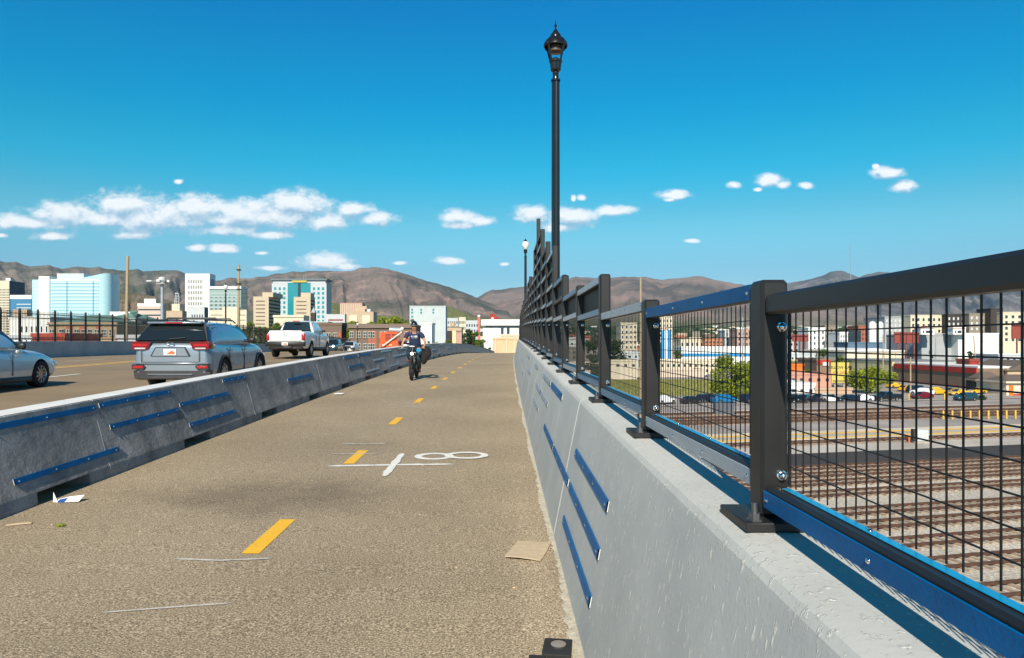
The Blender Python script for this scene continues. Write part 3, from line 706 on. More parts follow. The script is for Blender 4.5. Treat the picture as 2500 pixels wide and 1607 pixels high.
def hill_mat(name, cols, rock=(.30,.20,.16), green=(.13,.15,.05), scale=.0012, gpos=.62, hmax=350):
    m = bpy.data.materials.new(name); m.use_nodes = True; nt = m.node_tree; b = nt.nodes['Principled BSDF']; l = nt.links
    b.inputs['Roughness'].default_value = 1.0; b.inputs['Specular IOR Level'].default_value = .1; g = node(nt, 'ShaderNodeNewGeometry')
    n1 = node(nt, 'ShaderNodeTexNoise'); n1.inputs['Scale'].default_value = scale; n1.inputs['Detail'].default_value = 12; n1.inputs['Roughness'].default_value = .62; l.new(g.outputs['Position'], n1.inputs['Vector'])
    cr = node(nt, 'ShaderNodeValToRGB'); e = cr.color_ramp.elements; e[0].position = .41; e[0].color = (*cols[0], 1); e[1].position = .60; e[1].color = (*cols[2], 1); k = e.new(.5); k.color = (*cols[1], 1); l.new(n1.outputs[0], cr.inputs[0])
    n2 = node(nt, 'ShaderNodeTexNoise'); n2.inputs['Scale'].default_value = scale*3; n2.inputs['Detail'].default_value = 8; l.new(g.outputs['Position'], n2.inputs['Vector'])
    r2 = node(nt, 'ShaderNodeMapRange', interpolation_type='SMOOTHSTEP'); r2.inputs['From Min'].default_value = .56; r2.inputs['From Max'].default_value = .68; r2.inputs['To Max'].default_value = .7; l.new(n2.outputs[0], r2.inputs['Value'])
    mx = node(nt, 'ShaderNodeMix', data_type='RGBA'); mx.inputs['B'].default_value = (*rock, 1); l.new(cr.outputs[0], mx.inputs['A']); l.new(r2.outputs[0], mx.inputs['Factor'])
    sx = node(nt, 'ShaderNodeSeparateXYZ'); l.new(g.outputs['Position'], sx.inputs[0])
    n3 = node(nt, 'ShaderNodeMath', operation='MULTIPLY_ADD'); n3.inputs[1].default_value = hmax*1.2; l.new(n1.outputs[0], n3.inputs[0]); l.new(sx.outputs[2], n3.inputs[2])
    r3 = node(nt, 'ShaderNodeMapRange', interpolation_type='SMOOTHSTEP'); r3.inputs['From Min'].default_value = hmax*.7; r3.inputs['From Max'].default_value = hmax*1.25; r3.inputs['To Min'].default_value = .75; r3.inputs['To Max'].default_value = 0; l.new(n3.outputs[0], r3.inputs['Value'])
    m2 = node(nt, 'ShaderNodeMix', data_type='RGBA'); m2.inputs['B'].default_value = (*green, 1); l.new(mx.outputs['Result'], m2.inputs['A']); l.new(r3.outputs[0], m2.inputs['Factor'])
    l.new(m2.outputs['Result'], b.inputs['Base Color'])
    n4 = node(nt, 'ShaderNodeTexNoise'); n4.inputs['Scale'].default_value = scale*22; n4.inputs['Detail'].default_value = 8; l.new(g.outputs['Position'], n4.inputs['Vector'])
    bp = node(nt, 'ShaderNodeBump'); bp.inputs['Strength'].default_value = .9; bp.inputs['Distance'].default_value = 34; l.new(n4.outputs[0], bp.inputs['Height']); l.new(bp.outputs[0], b.inputs['Normal'])
    return m
def hills(prof, d_foot, d_ridge, m, rough=.16, fx=55.0, nx=420, ny=64, seed=0, zfoot=None, back=.25):
    x0, x1 = prof[0][0], prof[-1][0]; vs = []; fs = []
    for i in range(nx+1):
        px = x0+(x1-x0)*i/nx; u = (px-VX)/F; ry = lerp_prof(prof, px)
        jag = 2.2*noise.fractal(Vector((px/22.0, seed, 3)), 0.8, 2.1, 4)
        H = EYE+(HY-ry-jag*.8)/F*d_ridge
        for j in range(ny+1):
            t = j/ny
            if t <= 1-back:
                s = t/(1-back); d = d_foot+(d_ridge-d_foot)*s
                zf = zfoot if zfoot is not None else terr(u*d_foot, d_foot)
                # spurs run down from the ridge; the gullies between them wander
                w = noise.fractal(Vector((px/180.0, s*1.2, seed+9)), 1, 2, 3)*.9
                q = px/fx+w+s*.35
                spur = 1-abs(noise.noise(Vector((q, s*.5, seed)))*2.0)
                spur2 = 1-abs(noise.noise(Vector((q*2.7+5, s*1.4, seed+2)))*2.0)
                fine = noise.fractal(Vector((px/12.0, s*9, seed+4)), .9, 2.1, 4)
                env = math.sin(math.pi*min(1, s))**.7
                z = zf+(H-zf)*(s**1.15)+(H-zf)*env*rough*((spur-.55)*.75+(spur2-.5)*.28+fine*.10)
                z = min(z, zf+(H-zf)*(s*1.0+ .02*(1-s)) if s > .86 else z+0)
            else:
                s = (t-(1-back))/back; d = d_ridge*(1+.12*s); z = H*(1-.55*s)-s*60
            vs.append((u*d, d, z))
    for i in range(nx):
        for j in range(ny):
            a = i*(ny+1)+j; fs.append((a, a+ny+1, a+ny+2, a+1))
    b = MB(); b.add(vs, fs); return struct(b.build('hills', m, fixn=False, smooth=180))
PL = [(-400,640),(-200,628),(-80,640),(0,637),(16,641),(39,639),(73,652),(95,649),(121,647),(150,658),(175,652),(198,651.5),(220,654),(242,651),(259,656.5),(303,660.6),(335,657),(350,663),(408,660),(432,660),(452,667),(480,676),(533,688),(600,700),(700,725),(800,745),(900,765)]
PM = [(380,735),(440,715),(500,695),(533,685),(562,678.5),(590,680),(614,680),(680,668.5),(716,664),(752,662.5),(790,661.5),(830,663),(860.5,661.6),(881.5,654),(908.6,652.6),(941.6,655.6),(970,663),(998.7,672),(1044,687),(1077,695.6),(1104,703.7),(1131,713.6),(1161,726),(1200,742),(1240,756),(1290,772),(1360,786)]
PR = [(1080,748),(1120,738),(1150,731),(1167,726),(1185,715),(1203,708),(1236,705.8),(1260,701.6),(1300,697),(1340,690),(1386,682),(1405.6,676),(1448,679),(1487,679),(1509.5,676),(1547,676),(1589,678),(1615,684),(1641,680.6),(1667,679),(1693,675),(1719,676),(1745,684),(1765,687),(1823,697),(1880,708),(1950,725),(2050,745),(2150,765),(2300,775),(2600,775)]
PF = [(1500,740),(1650,715),(1780,706),(1850,700),(1911,693.6),(1941,688.6),(1960,686),(2000,676),(2030,663),(2045,660.5),(2058,662),(2076,669),(2097,678),(2120,668),(2150,664),(2175,666),(2240,664),(2330,672),(2420,668),(2520,660),(2700,668),(3000,690)]
HM1 = hill_mat('dry_hill_left', ((.095,.105,.065),(.16,.145,.11),(.24,.195,.155)), rock=(.22,.16,.13))
HM2 = hill_mat('dry_hill_centre', ((.10,.105,.075),(.17,.145,.118),(.26,.20,.165)), rock=(.44,.29,.24), hmax=330)
HM3 = hill_mat('dry_hill_right', ((.12,.11,.095),(.20,.16,.14),(.27,.21,.18)), rock=(.34,.22,.18), scale=.0008, hmax=420)
HM4 = hill_mat('far_mountain', ((.07,.075,.08),(.12,.115,.11),(.20,.18,.17)), rock=(.34,.30,.29), scale=.0006, hmax=300)
hills(PL, 4200, 8200, HM1, seed=1, fx=75, rough=.15)
hills(PM, 3600, 7000, HM2, seed=5, fx=85, rough=.16)
hills(PR, 4600, 8800, HM3, seed=11, fx=70, rough=.13)
hills(PF, 6500, 12500, HM4, seed=17, fx=80, rough=.16, zfoot=120)
# low foothill in front of the left range
PFH = [(200,800),(260,720),(272,712),(300,712),(340,716),(380,722),(420,735),(470,752),(520,768),(600,790)]
hills([(x, y) for x, y in PFH], 2900, 3900, hill_mat('foothill', ((.12,.11,.05),(.20,.165,.09),(.26,.20,.13)), green=(.16,.19,.05), scale=.003, hmax=150), seed=23, nx=160, ny=30, fx=30, rough=.15)
PFH2 = [(740,800),(790,738),(815,740),(850,748),(880,758),(930,772),(960,785)]
hills(PFH2, 3000, 3500, MT.get('x') or hill_mat('green_foothill', ((.14,.16,.05),(.19,.21,.07),(.24,.24,.10)), green=(.15,.2,.05), scale=.003, hmax=200), seed=29, nx=90, ny=24, fx=40, rough=.1)
PFH3 = [(1060,800),(1085,745),(1100,748),(1130,762),(1165,774),(1200,780),(1260,792)]
hills(PFH3, 3000, 3500, bpy.data.materials['green_foothill'], seed=31, nx=90, ny=24, fx=40, rough=.1)
# ------------------------------------------------------------------ buildings
def bm_(name, col, **k): return mat(name, col, rough=k.pop('rough', .85), var=k.pop('var', .07), scale=k.pop('scale', .25), **k)
W_CREAM = bm_('cream_wall', (.66,.58,.44)); W_WHITE = bm_('white_wall', (.82,.81,.77)); W_TAN = bm_('tan_stone', (.50,.38,.26)); W_BEIGE = bm_('beige_concrete', (.55,.46,.33))
W_GREY = bm_('grey_wall', (.36,.38,.39)); W_LGREY = bm_('light_grey_wall', (.52,.55,.56)); W_PINK = bm_('pink_stone', (.50,.31,.25)); W_BRICK = bm_('red_brick_wall', (.36,.12,.075), scale=.6)
W_BROWN = bm_('brown_cladding', (.17,.12,.09)); W_DBROWN = bm_('dark_brown_wall', (.05,.04,.036)); W_TAUPE = bm_('taupe_wall', (.26,.22,.17)); W_TEAL = glass_mat('teal_glass', (.02,.26,.30), rough=.15)
W_BLUE = glass_mat('blue_glass', (.42,.68,.74), rough=.3); W_BLUEM = mat('mid_blue_window', (.06,.25,.36), rough=.7, spec=.2); W_BLUED = glass_mat('deep_blue_glass', (.05,.20,.36), rough=.12); W_PALEBLUE = bm_('pale_blue_wall', (.50,.55,.56)); W_DARK = glass_mat('dark_glass', (.03,.045,.055), rough=.12)
W_RED = bm_('red_paint', (.42,.03,.02)); W_RUST = bm_('rust_red_metal', (.26,.055,.04)); W_YELW = bm_('pale_yellow_wall', (.74,.64,.34)); W_YELLOW = bm_('yellow_sign_paint', (.56,.46,.10)); W_ORANGE = bm_('orange_paint', (.75,.17,.02))
R_GREEN = bm_('green_metal_roof', (.13,.25,.21)); R_GREY = bm_('grey_roof', (.20,.20,.20)); R_BROWN = bm_('brown_shingle_roof', (.13,.10,.08), scale=2); R_WHITE = bm_('white_roof', (.70,.70,.68)); R_RED = bm_('red_metal_roof', (.40,.06,.035))
W_BLUEP = bm_('bright_blue_paint', (.02,.25,.55)); M_STEEL = mat('grey_galvanised_steel', (.33,.38,.41), rough=.5, metal=.3); M_WOOD = mat('weathered_wood_pole', (.37,.29,.18), rough=.9, scale=8, stretch=(8,8,.6), var=.35)
WIN_ME = {}
def win(parent, x, y, z, sx, sy, sz, m, name='window'):
    """one window: a shared unit box, scaled"""
    k = (m.name, name)
    if k not in WIN_ME:
        b = MB(); b.box(-.5, .5, -.5, .5, -.5, .5); WIN_ME[k] = b.mesh(name, m)
    o = bpy.data.objects.new(name, WIN_ME[k]); C.objects.link(o); o.parent = parent; o.location = (x, y, z); o.scale = (sx, sy, sz); return o
def facade(root, face, W, D, z0, z1, nx, nz, fw, fh, m, x0=0, x1=1, name='window', pr=.12):
    """windows on one face ('f' front, 'r' right side, 'l' left side) of a box W wide, D deep, origin at its front left foot"""
    cnt = 0; rest = MB()
    full = W if face == 'f' else D
    a, c = x0*full, x1*full; cw = (c-a)/nx; ch = (z1-z0)/nz
    cells = [(i, j) for j in range(nz-1, -1, -1) for i in range(nx)]
    used = root.get('_w', 0)
    for (i, j) in cells:
        u = a+(i+.5)*cw; z = z0+(j+.5)*ch; w_, h_ = cw*fw, ch*fh
        if face == 'f': c3 = (u, 0, z); s3 = (w_, pr*2, h_)
        elif face == 'r': c3 = (W, u, z); s3 = (pr*2, w_, h_)
        else: c3 = (0, u, z); s3 = (pr*2, w_, h_)
        if used < 100: win(root, *c3, *s3, m, name); used += 1
        else: rest.box(c3[0]-s3[0]/2, c3[0]+s3[0]/2, c3[1]-s3[1]/2, c3[1]+s3[1]/2, c3[2]-s3[2]/2, c3[2]+s3[2]/2)
    root['_w'] = used
    if rest.v: tag(rest.build(name, m, root), kind='stuff')
def bld(name, label, p0, p1, yt, d, wall, side=None, D=None, group=None, cat='building', zb=None, right=False, yb=None):
    """box building: front between pixels p0..p1 at distance d, top at pixel row yt; its visible side reaches pixel `side`"""
    X0 = (p0-VX)*d/F; X1 = (p1-VX)*d/F; zt = EYE+(HY-yt)*d/F
    if side is not None:
        e = (p0 if right else p1)
        D = d*((e-VX)/(side-VX)-1)
    D = D or (X1-X0)*.6
    z0 = zb if zb is not None else terr((X0+X1)/2, d)-1
    t = thing(name, label, cat, (X0, d, z0), group=group)
    W = X1-X0; H = zt-z0
    b = MB(); b.box(0, W, 0, D, 0, H); b.build('wall', wall, t)
    b = MB(); b.box(-.15, W+.15, -.15, -.002, H-.05, H+.5); b.box(-.15, W+.15, D+.002, D+.15, H-.05, H+.5); b.box(-.15, -.002, 0, D, H-.05, H+.5); b.box(W+.002, W+.15, 0, D, H-.05, H+.5)
    b.build('parapet', wall, t)
    return t, W, D, H
def add_box(t, name, m, *a, bev=0):
    b = MB(); (b.bbox(*a, bev) if bev else b.box(*a)); return b.build(name, m, t)
def zpx(t, d, y): return EYE+(HY-y)*d/F - t.location.z
def strip_win(t, face, W, D, zs, h, m, x0=.03, x1=.97, pr=.15, name='window_band'):
    for z in zs:
        full = W if face == 'f' else D; a, c = x0*full, x1*full
        if face == 'f': win(t, (a+c)/2, 0, z, c-a, pr*2, h, m, name)
        elif face == 'r': win(t, W, (a+c)/2, z, pr*2, c-a, h, m, name)
        else: win(t, 0, (a+c)/2, z, pr*2, c-a, h, m, name)
def rng(a, b, n): return [a+(b-a)*i/(n-1) for i in range(n)]

# ---- downtown on the left
d = 1250
t, W, D, H = bld('office_tower', 'tan stone tower with tiny square windows, cut by the left edge of the photo', -60, 22.6, 686, d, W_CREAM, side=60.6)
facade(t, 'f', W, D, H*.05, H*.88, 18, 20, .5, .55, W_DARK, x0=.30); strip_win(t, 'r', W, D, rng(H*.15, H*.92, 16), 1.6, W_DARK)
add_box(t, 'roof_plant', R_WHITE, W*.85, W*.99, 4, 14, H, H+5)
add_box(t, 'side_shade', bm_('slate_grey', (.10,.115,.14)), W+.01, W+.12, 0, D, 0, H)  # dark sheet over the right side, its shade put in as colour
t, W, D, H = bld('office_block', 'low blue glass block with a white top band, left of the hotel', 25, 77, 721, 1180, W_BLUED, D=30)
add_box(t, 'top_band', W_WHITE, -.3, W+.3, -.4, -.01, H-6, H+.2); strip_win(t, 'f', W, D, rng(H*.25, H*.82, 9), 1.5, W_LGREY, .3, .97)
t, W, D, H = bld('stone_building', 'small tan stone building with a dark side, seen through the picket fence', 31, 66, 757, 760, W_TAN, side=76)
facade(t, 'f', W, D, H*.2, H*.9, 7, 4, .45, .6, W_DARK)
# curved glass hotel
d = 1120
t = thing('glass_hotel', 'large pale blue glass hotel with a rounded right end and a white stair slab', 'building', ((78.5-VX)*d/F, d, terr(0, d)-1))
W = (264-78.5)*d/F; zt = lambda y: EYE+(HY-y)*d/F-t.location.z; H = zt(683)
secs = []; rad = 13
pts = [(0, 0), (W-rad, 0)]+[(W-rad+rad*math.sin(a), rad-rad*math.cos(a)) for a in rng(.2, math.pi*.5, 7)]+[(W, 34), (0, 34)]
b = MB(); b.prism(pts, 0, H, ax='z'); b.build('wall', W_BLUE, t, smooth=30)
b = MB(); b.prism([(x*1.0, y) for x, y in [(W*.70, .6)]+[(W-rad, .3)]+pts[2:-2]+[(W-.2, 30), (W*.70, 30)]], H, H+.1, ax='z'); 
top = MB(); q = [(W*.55, .4), (W-rad, .2)]+pts[2:-2]+[(W-.1, 30), (W*.55, 30)]
n = len(q); zz = [H+.3 if x < W*.6 else H+(zt(667)-H)*min(1, (x-W*.6)/(W*.35)) for x, y in q]
top.add([(x, y, H-.2) for x, y in q]+[(x, y, z) for (x, y), z in zip(q, zz)], [tuple(range(n)), tuple(range(2*n-1, n-1, -1))]+[(i, i+n, (i+1) % n+n, (i+1) % n) for i in range(n)])
top.build('sloping_crown', W_BLUE, t)
add_box(t, 'penthouse', W_PALEBLUE, W*.285, W*.64, 8, 26, H, zt(666.5))
add_box(t, 'stair_slab', W_WHITE, W*.098, W*.238, -2.2, 20, 0, zt(675))
add_box(t, 'top_band', W_WHITE, W*.24, W-rad-1, -.35, -.01, H-1.6, H+.4)
for xx in (W*.455, W*.80): add_box(t, 'recess_line', W_BLUED, xx, xx+1.1, -.2, -.01, 0, H-2)
W_GRID = bm_('white_spandrel', (.74,.82,.84)); t['_w'] = 0
facade(t, 'f', W, 30, 4, H-3, 24, 19, .42, .42, W_BLUEM, x0=.25, x1=.89); strip_win(t, 'f', W, 30, rng(7, H-4, 19), 1.0, W_GRID, .24, .90, name='spandrel_band', pr=.06); strip_win(t, 'f', W, 30, rng(5, H-4, 19), .9, W_GRID, .01, .09, name='spandrel_band')
del t['_w']
t, W, D, H = bld('banded_building', 'pinkish building with long dark window bands beside the high-mast light', 336, 394, 742, 900, bm_('rose_concrete', (.62,.47,.40)), side=405)
strip_win(t, 'f', W, D, rng(H*.2, H*.88, 7), 1.7, W_DARK, .02, .98); add_box(t, 'top_band', W_WHITE, -.2, W+.2, -.4, -.01, H-3.2, H+.3)
t, W, D, H = bld('stone_building', 'stepped tan stone building with a small lattice tower on its roof', 406, 445, 760, 1000, W_TAN, side=456)
strip_win(t, 'f', W, D, rng(H*.3, H*.8, 4), 1.0, W_DARK, .15, .85)
add_box(t, 'upper_block', W_CREAM, W*.3, W*.8, 2, 16, H, zpx(t, 1000, 742))
b = MB(); zt0 = zpx(t, 1000, 742); zt1 = zpx(t, 1000, 717)
for sx in (0, 1):
    for sy in (0, 1): b.tube([(W*(.42+.26*sx), 5+5*sy, zt0), (W*(.46+.18*sx), 6+3*sy, zt1)], .45, 5)
for k in range(1, 4): zz = zt0+(zt1-zt0)*k/4; b.box(W*.43, W*.67, 5, 5.6, zz, zz+.5)
b.box(W*.44, W*.66, 5, 10, zt1, zt1+1.2); b.build('lattice_tower', W_LGREY, t)
t, W, D, H = bld('white_tower', 'tall white tower with a fine grid of narrow windows and a glass corner', 452, 512, 669, 1300, W_WHITE, side=526)
facade(t, 'f', W, D, H*.14, H*.93, 9, 10, .45, .62, W_DARK, x0=.09, x1=.72)
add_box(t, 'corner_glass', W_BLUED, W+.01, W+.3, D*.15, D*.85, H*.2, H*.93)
t, W, D, H = bld('glass_office', 'pale green and grey glass block with a white roof slab and dark right side', 511, 588, 706, 1150, bm_('sage_glass', (.30,.40,.38), rough=.3), side=604)
add_box(t, 'roof_slab', W_WHITE, -1, W+1, -1.5, D, H, H+4.2); strip_win(t, 'f', W, D, rng(H*.2, H*.93, 13), .9, W_LGREY, .03, .97)
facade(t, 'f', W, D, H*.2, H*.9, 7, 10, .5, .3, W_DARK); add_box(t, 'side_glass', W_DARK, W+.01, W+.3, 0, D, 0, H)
t, W, D, H = bld('concrete_building', 'small grey concrete building with square punched windows in front of the white tower', 458, 499, 751, 700, W_LGREY, side=508)
facade(t, 'f', W, D, H*.25, H*.9, 5, 4, .42, .42, W_DARK, x0=.2, x1=.95); add_box(t, 'side_shade', bm_('slate_grey', (.10,.115,.14)), W+.01, W+.12, 0, D, 0, H)  # shade of the right side painted on as a dark sheet
t, W, D, H = bld('banded_building', 'cream building with many thin window bands behind the silver car', 512, 602, 758, 620, W_CREAM, side=611)
strip_win(t, 'f', W, D, rng(H*.15, H*.9, 8), .7, W_TAUPE, .03, .97); add_box(t, 'raised_bay', W_CREAM, W*.36, W*.82, -1.2, 5, 0, H+2.6)
for (p0, p1, s, yt, yp, q0, q1, lab) in ((618.6,656,684.7,725,713.6,639,665,'beige concrete tower with shaded ribbed side, nearer the left of the matching pair'),
                                         (717,758,769,726,714.5,733,757,'beige concrete tower standing in front of the teal glass tower')):
    t, W, D, H = bld('beige_tower', lab, p0, p1, yt, 1000, W_BEIGE, side=s)
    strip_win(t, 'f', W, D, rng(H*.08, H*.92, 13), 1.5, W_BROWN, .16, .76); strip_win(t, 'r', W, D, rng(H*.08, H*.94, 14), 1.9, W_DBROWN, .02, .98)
    add_box(t, 'penthouse', W_BEIGE, (q0-p0)*1000/F, (q1-p0)*1000/F, 3, D*.9, H, H+(yt-yp)*1000/F)
t, W, D, H = bld('teal_tower', 'broad grey tower with a teal glass centre, a dark roof slab and a yellow sign', 663.7, 797, 692, 1350, W_LGREY, D=40)
facade(t, 'f', W, D, H*.1, H*.95, 3, 11, .5, .6, W_TEAL, x0=.02, x1=.27); facade(t, 'f', W, D, H*.1, H*.95, 3, 11, .5, .6, W_TEAL, x0=.73, x1=.98)
add_box(t, 'glass_bay', W_TEAL, W*.29, W*.71, -.6, -.01, 0, H+1); add_box(t, 'centre_shaft', W_DARK, W*.48, W*.53, -.9, -.61, 0, H)
add_box(t, 'roof_slab', bm_('slate_roof_slab', (.16,.20,.22)), -1.5, W+1.5, -2, D+1, H+5.5, H+8.5); add_box(t, 'roof_storey', W_LGREY, W*.02, W*.98, 1, D-1, H, H+5.5)
add_box(t, 'roof_sign', W_YELLOW, W*.38, W*.64, -2.6, -2.01, H+1.5, H+5.0)
b = MB(); b.tube([(W*.56, 8, H+8.5), (W*.56, 8, H+15)], .35, 6); b.tube([(W*.6, 8, H+8.5), (W*.6, 8, H+18)], .3, 6); b.build('roof_mast', W_GREY, t)
t, W, D, H = bld('courthouse', 'low cream building with a row of tall narrow openings behind the white pickup', 668, 741, 771, 640, W_CREAM, D=20)
facade(t, 'f', W, D, H*.45, H*.8, 10, 1, .4, .8, W_TAUPE, x0=.05, x1=.95); add_box(t, 'cornice', W_CREAM, -.5, W+.5, -.8, -.01, H-1.4, H+.3)
t, W, D, H = bld('church_tower', 'slim brown stone tower with a pointed cap beside the teal tower', 760, 769, 764, 560, W_DBROWN, D=4)
b = MB(); b.add([(-.3, -.3, H), (W+.3, -.3, H), (W+.3, 4.3, H), (-.3, 4.3, H), (W/2, 2, H+4.6)], [(0,1,4),(1,2,4),(2,3,4),(3,0,4)]); b.build('spire', W_GREY, t)
t, W, D, H = bld('pink_tower', 'pink ribbed tower under the central mountain', 830, 884.5, 740, 1500, W_PINK, D=30)
for i in range(12): win(t, W*(.04+.083*i), 0, H*.5, W*.03, 1.6, H*.96, W_CREAM, 'rib')
t, W, D, H = bld('deco_building', 'tan building with two tall window bays below the pink tower', 846, 911.6, 762, 900, W_TAN, D=26)
for q in (.10, .58):
    add_box(t, 'bay_surround', W_CREAM, W*q, W*(q+.30), -.8, -.01, H*.0, H*.92); 
    for k in range(3): win(t, W*(q+.06+.09*k), -.8, H*.35, W*.05, .5, H*.6, W_DARK)
add_box(t, 'penthouse', W_LGREY, W*.66, W*.86, 6, 18, H, H+4); add_box(t, 'set_back_tier', W_TAN, W*.3, W*.72, 6, 20, H, H+7.5)
t, W, D, H = bld('parking_terraces', 'low white and red rooftop clutter left of the tan building', 797, 842, 768, 1000, W_LGREY, D=20)
strip_win(t, 'f', W, D, [H*.6, H*.85], 2, W_RUST, .1, .9)
# brick and brown apartments
d = 170
t, W, D, H = bld('apartment_block', 'brown and brick apartment block left of the dark gap, behind the white jeep', 772, 834, 793, d, W_BROWN, side=846)
for (a, c, z0, z1) in ((.02,.32,.05,.62),(.02,.62,.05,.60),): add_box(t, 'brick_panel', W_BRICK, W*a, W*c, -.12, -.01, H*z0, H*z1)
add_box(t, 'brick_panel', W_BRICK, W*.86, W*.99, -.12, -.01, H*.05, H*.9)
WF = bm_('pale_window_frame', (.66,.62,.52))
def apt_win(t, u, z, w_, h_):
    o = win(t, u, -.13, z, w_, .18, h_, WF, 'window'); k = ('pane', 'p')
    if k not in WIN_ME:
        b = MB(); b.box(-.44, -.04, -.62, .5, -.44, -.02); b.box(.04, .44, -.62, .5, -.44, -.02); b.box(-.44, -.04, -.62, .5, .04, .44); b.box(.04, .44, -.62, .5, .04, .44); WIN_ME[k] = b.mesh('pane', W_DARK)
    p = bpy.data.objects.new('pane', WIN_ME[k]); C.objects.link(p); p.parent = o
for z in (H-2.6, H-5.3, H-8.0):
    for u in (.14, .30, .50, .74): apt_win(t, W*u, z, 1.05, 1.5)
t, W, D, H = bld('apartment_block', 'long brown apartment block with brick panels and white paired windows, behind the orange lift truck', 853, 1006, 796, 168, W_BROWN, D=18)
for (a, c, z0, z1) in ((.30,.44,.0,.93),(.56,.66,.45,.93),(.66,.78,.1,.6),(.86,.99,.2,.93)): add_box(t, 'brick_panel', W_BRICK, W*a, W*c, -.12, -.01, H*z0, H*z1)
for z in (H-2.0, H-4.7, H-7.3, H-9.9):
    for u in (.04, .15, .255, .335, .375, .52, .56, .70, .80, .92): apt_win(t, W*u, z, .95, 1.45)
add_box(t, 'cornice', bm_('dark_cornice', (.20,.15,.12)), -.3, W+.3, -.4, -.01, H-.5, H+.35)
# blue-white big box building and neighbours
t, W, D, H = bld('white_block', 'big plain white block with three short rows of tiny windows, right of the cyclist', 1000, 1088, 749, 420, W_PALEBLUE, side=1092)
for (u, zs) in ((.07, (.95, .90, .83)), (.32, (.95, .90)), (.66, (.95, .90))):
    for q in zs: win(t, W*u, 0, H*q, 1.0, .4, 1.0, W_TEAL)
win(t, W*.82, 0, H*.10, 3.2, .6, 2.4, W_DARK, 'door')
t, W, D, H = bld('white_shed', 'bright white flat-fronted building just right of the cyclist\'s head', 1027, 1054, 792, 200, W_WHITE, D=10); win(t, W*.72, 0, H*.72, .6, .3, .7, W_DARK)
t, W, D, H = bld('dark_building', 'black low building with signs on its roof right of the white block', 1089, 1127, 801, 520, W_DBROWN, D=20); add_box(t, 'top_band', W_TAN, 0, W, -.3, -.01, H-2, H+.2)
t, W, D, H = bld('yellow_kiosk', 'small cream and pink kiosk tower in front of the black building', 1104, 1127, 812, 420, W_PINK, D=8); add_box(t, 'sign_panel', W_YELW, W*.02, W*.4, -.4, -.01, H*.4, H+1)
t, W, D, H = bld('white_hall', 'long white hall with dark vertical window strips at the end of the path', 1179, 1300, 783, 330, W_WHITE, D=30)
add_box(t, 'roof_band', W_WHITE, -.8, W+.8, -1.6, -.01, H-2.2, H+.4); add_box(t, 'eave_shade', W_DARK, W*.06, W, -.3, -.01, H-2.9, H-2.3)  # dark strip below the roof band: shade under it put in as colour
for u in (.39, .51, .75): win(t, W*u, 0, H-5.9, 1.2, .3, 5.4, W_DARK, 'window')
for u in (.12, .25, .30, .45, .56, .63): win(t, W*u, 0, H-6.4, .3, .5, 6.6, W_LGREY, 'rib')
t, W, D, H = bld('beige_warehouse', 'beige building with panelled doors rising just past the crest of the path', 1203, 1262, 829, 185, bm_('peach_stucco', (.66,.46,.27)), D=15)
for u in (.10, .55, .9): add_box(t, 'pilaster', W_CREAM, W*u, W*(u+.04), -.3, -.01, 0, H)
for (u, w_) in ((.17, 1.4), (.42, 1.2), (.72, 1.3)): add_box(t, 'door', bm_('ochre_door', (.60,.38,.17)), W*u, W*u+w_, -.15, -.01, 0, H*.62)
t, W, D, H = bld('wide_sign_building', 'low cream building with a long pale sign band above the beige one', 1222, 1266, 820, 215, W_CREAM, D=8)
# mid-distance city under the mountains, between the white block and the white hall
for (p0, p1, yt, d, m, lab) in ((1092,1118,777,1500,W_LGREY,'long grey roofed hall under the green foothill'),(1120,1137,775,1300,W_CREAM,'square cream building with a small gable, behind the trees'),
     (1137,1168,783,1200,W_LGREY,'pale low building with arched windows, left of the red tower'),(1098,1110,788,1100,W_TAN,'small tan building in front of the grey hall')):
    t, W, D, H = bld('city_building', lab, p0, p1, yt, d, m, D=18); facade(t, 'f', W, D, H*.5, H*.92, 5, 2, .5, .5, W_DARK)
t, W, D, H = bld('red_tower', 'slim pink-red tower with a round white top', 1166, 1172, 775, 800, bm_('salmon_paint', (.60,.16,.14)), D=4); b = MB(); b.ball((W/2, 2, H+1.2), 1.7, 10); b.build('round_top', W_WHITE, t)
t, W, D, H = bld('red_sign', 'square red sign with a white disc on the roof of the white hall', 1197, 1208, 770, 332, W_RED, D=.6, cat='sign', zb=EYE+(HY-784)*332/F)
b = MB(); b.lathe([(0,-.15),(.5,-.15),(.5,0)], 16, c=(W/2, 0, H*.45), ax='y'); b.build('disc', W_WHITE, t)
t, W, D, H = bld('red_sign', 'smaller round red sign right of the square red one', 1211, 1216, 776, 332, W_RED, D=.6, cat='sign', zb=EYE+(HY-784)*332/F)
# ---- low buildings behind the far fence
def gable(t, m, x0, x1, y0, y1, z, h, name='roof', ridge='x', over=.5):
    b = MB(); x0 -= over; x1 += over; y0 -= over; y1 += over
    if ridge == 'x': P = [(x0,y0,z),(x1,y0,z),(x1,y1,z),(x0,y1,z),(x0+(y1-y0)*.35,(y0+y1)/2,z+h),(x1-(y1-y0)*.35,(y0+y1)/2,z+h)]; Fs = [(0,1,5,4),(1,2,5),(2,3,4,5),(3,0,4),(3,2,1,0)]
    else: P = [(x0,y0,z),(x1,y0,z),(x1,y1,z),(x0,y1,z),((x0+x1)/2,y0,z+h),((x0+x1)/2,y1,z+h)]; Fs = [(0,1,4),(1,2,5,4),(2,3,5),(3,0,4,5),(3,2,1,0)]
    b.add(P, Fs); return b.build(name, m, t)
t, W, D, H = bld('white_office', 'white two-storey building with dark square windows behind the picket fence', 22, 122, 778, 190, W_WHITE, D=14)
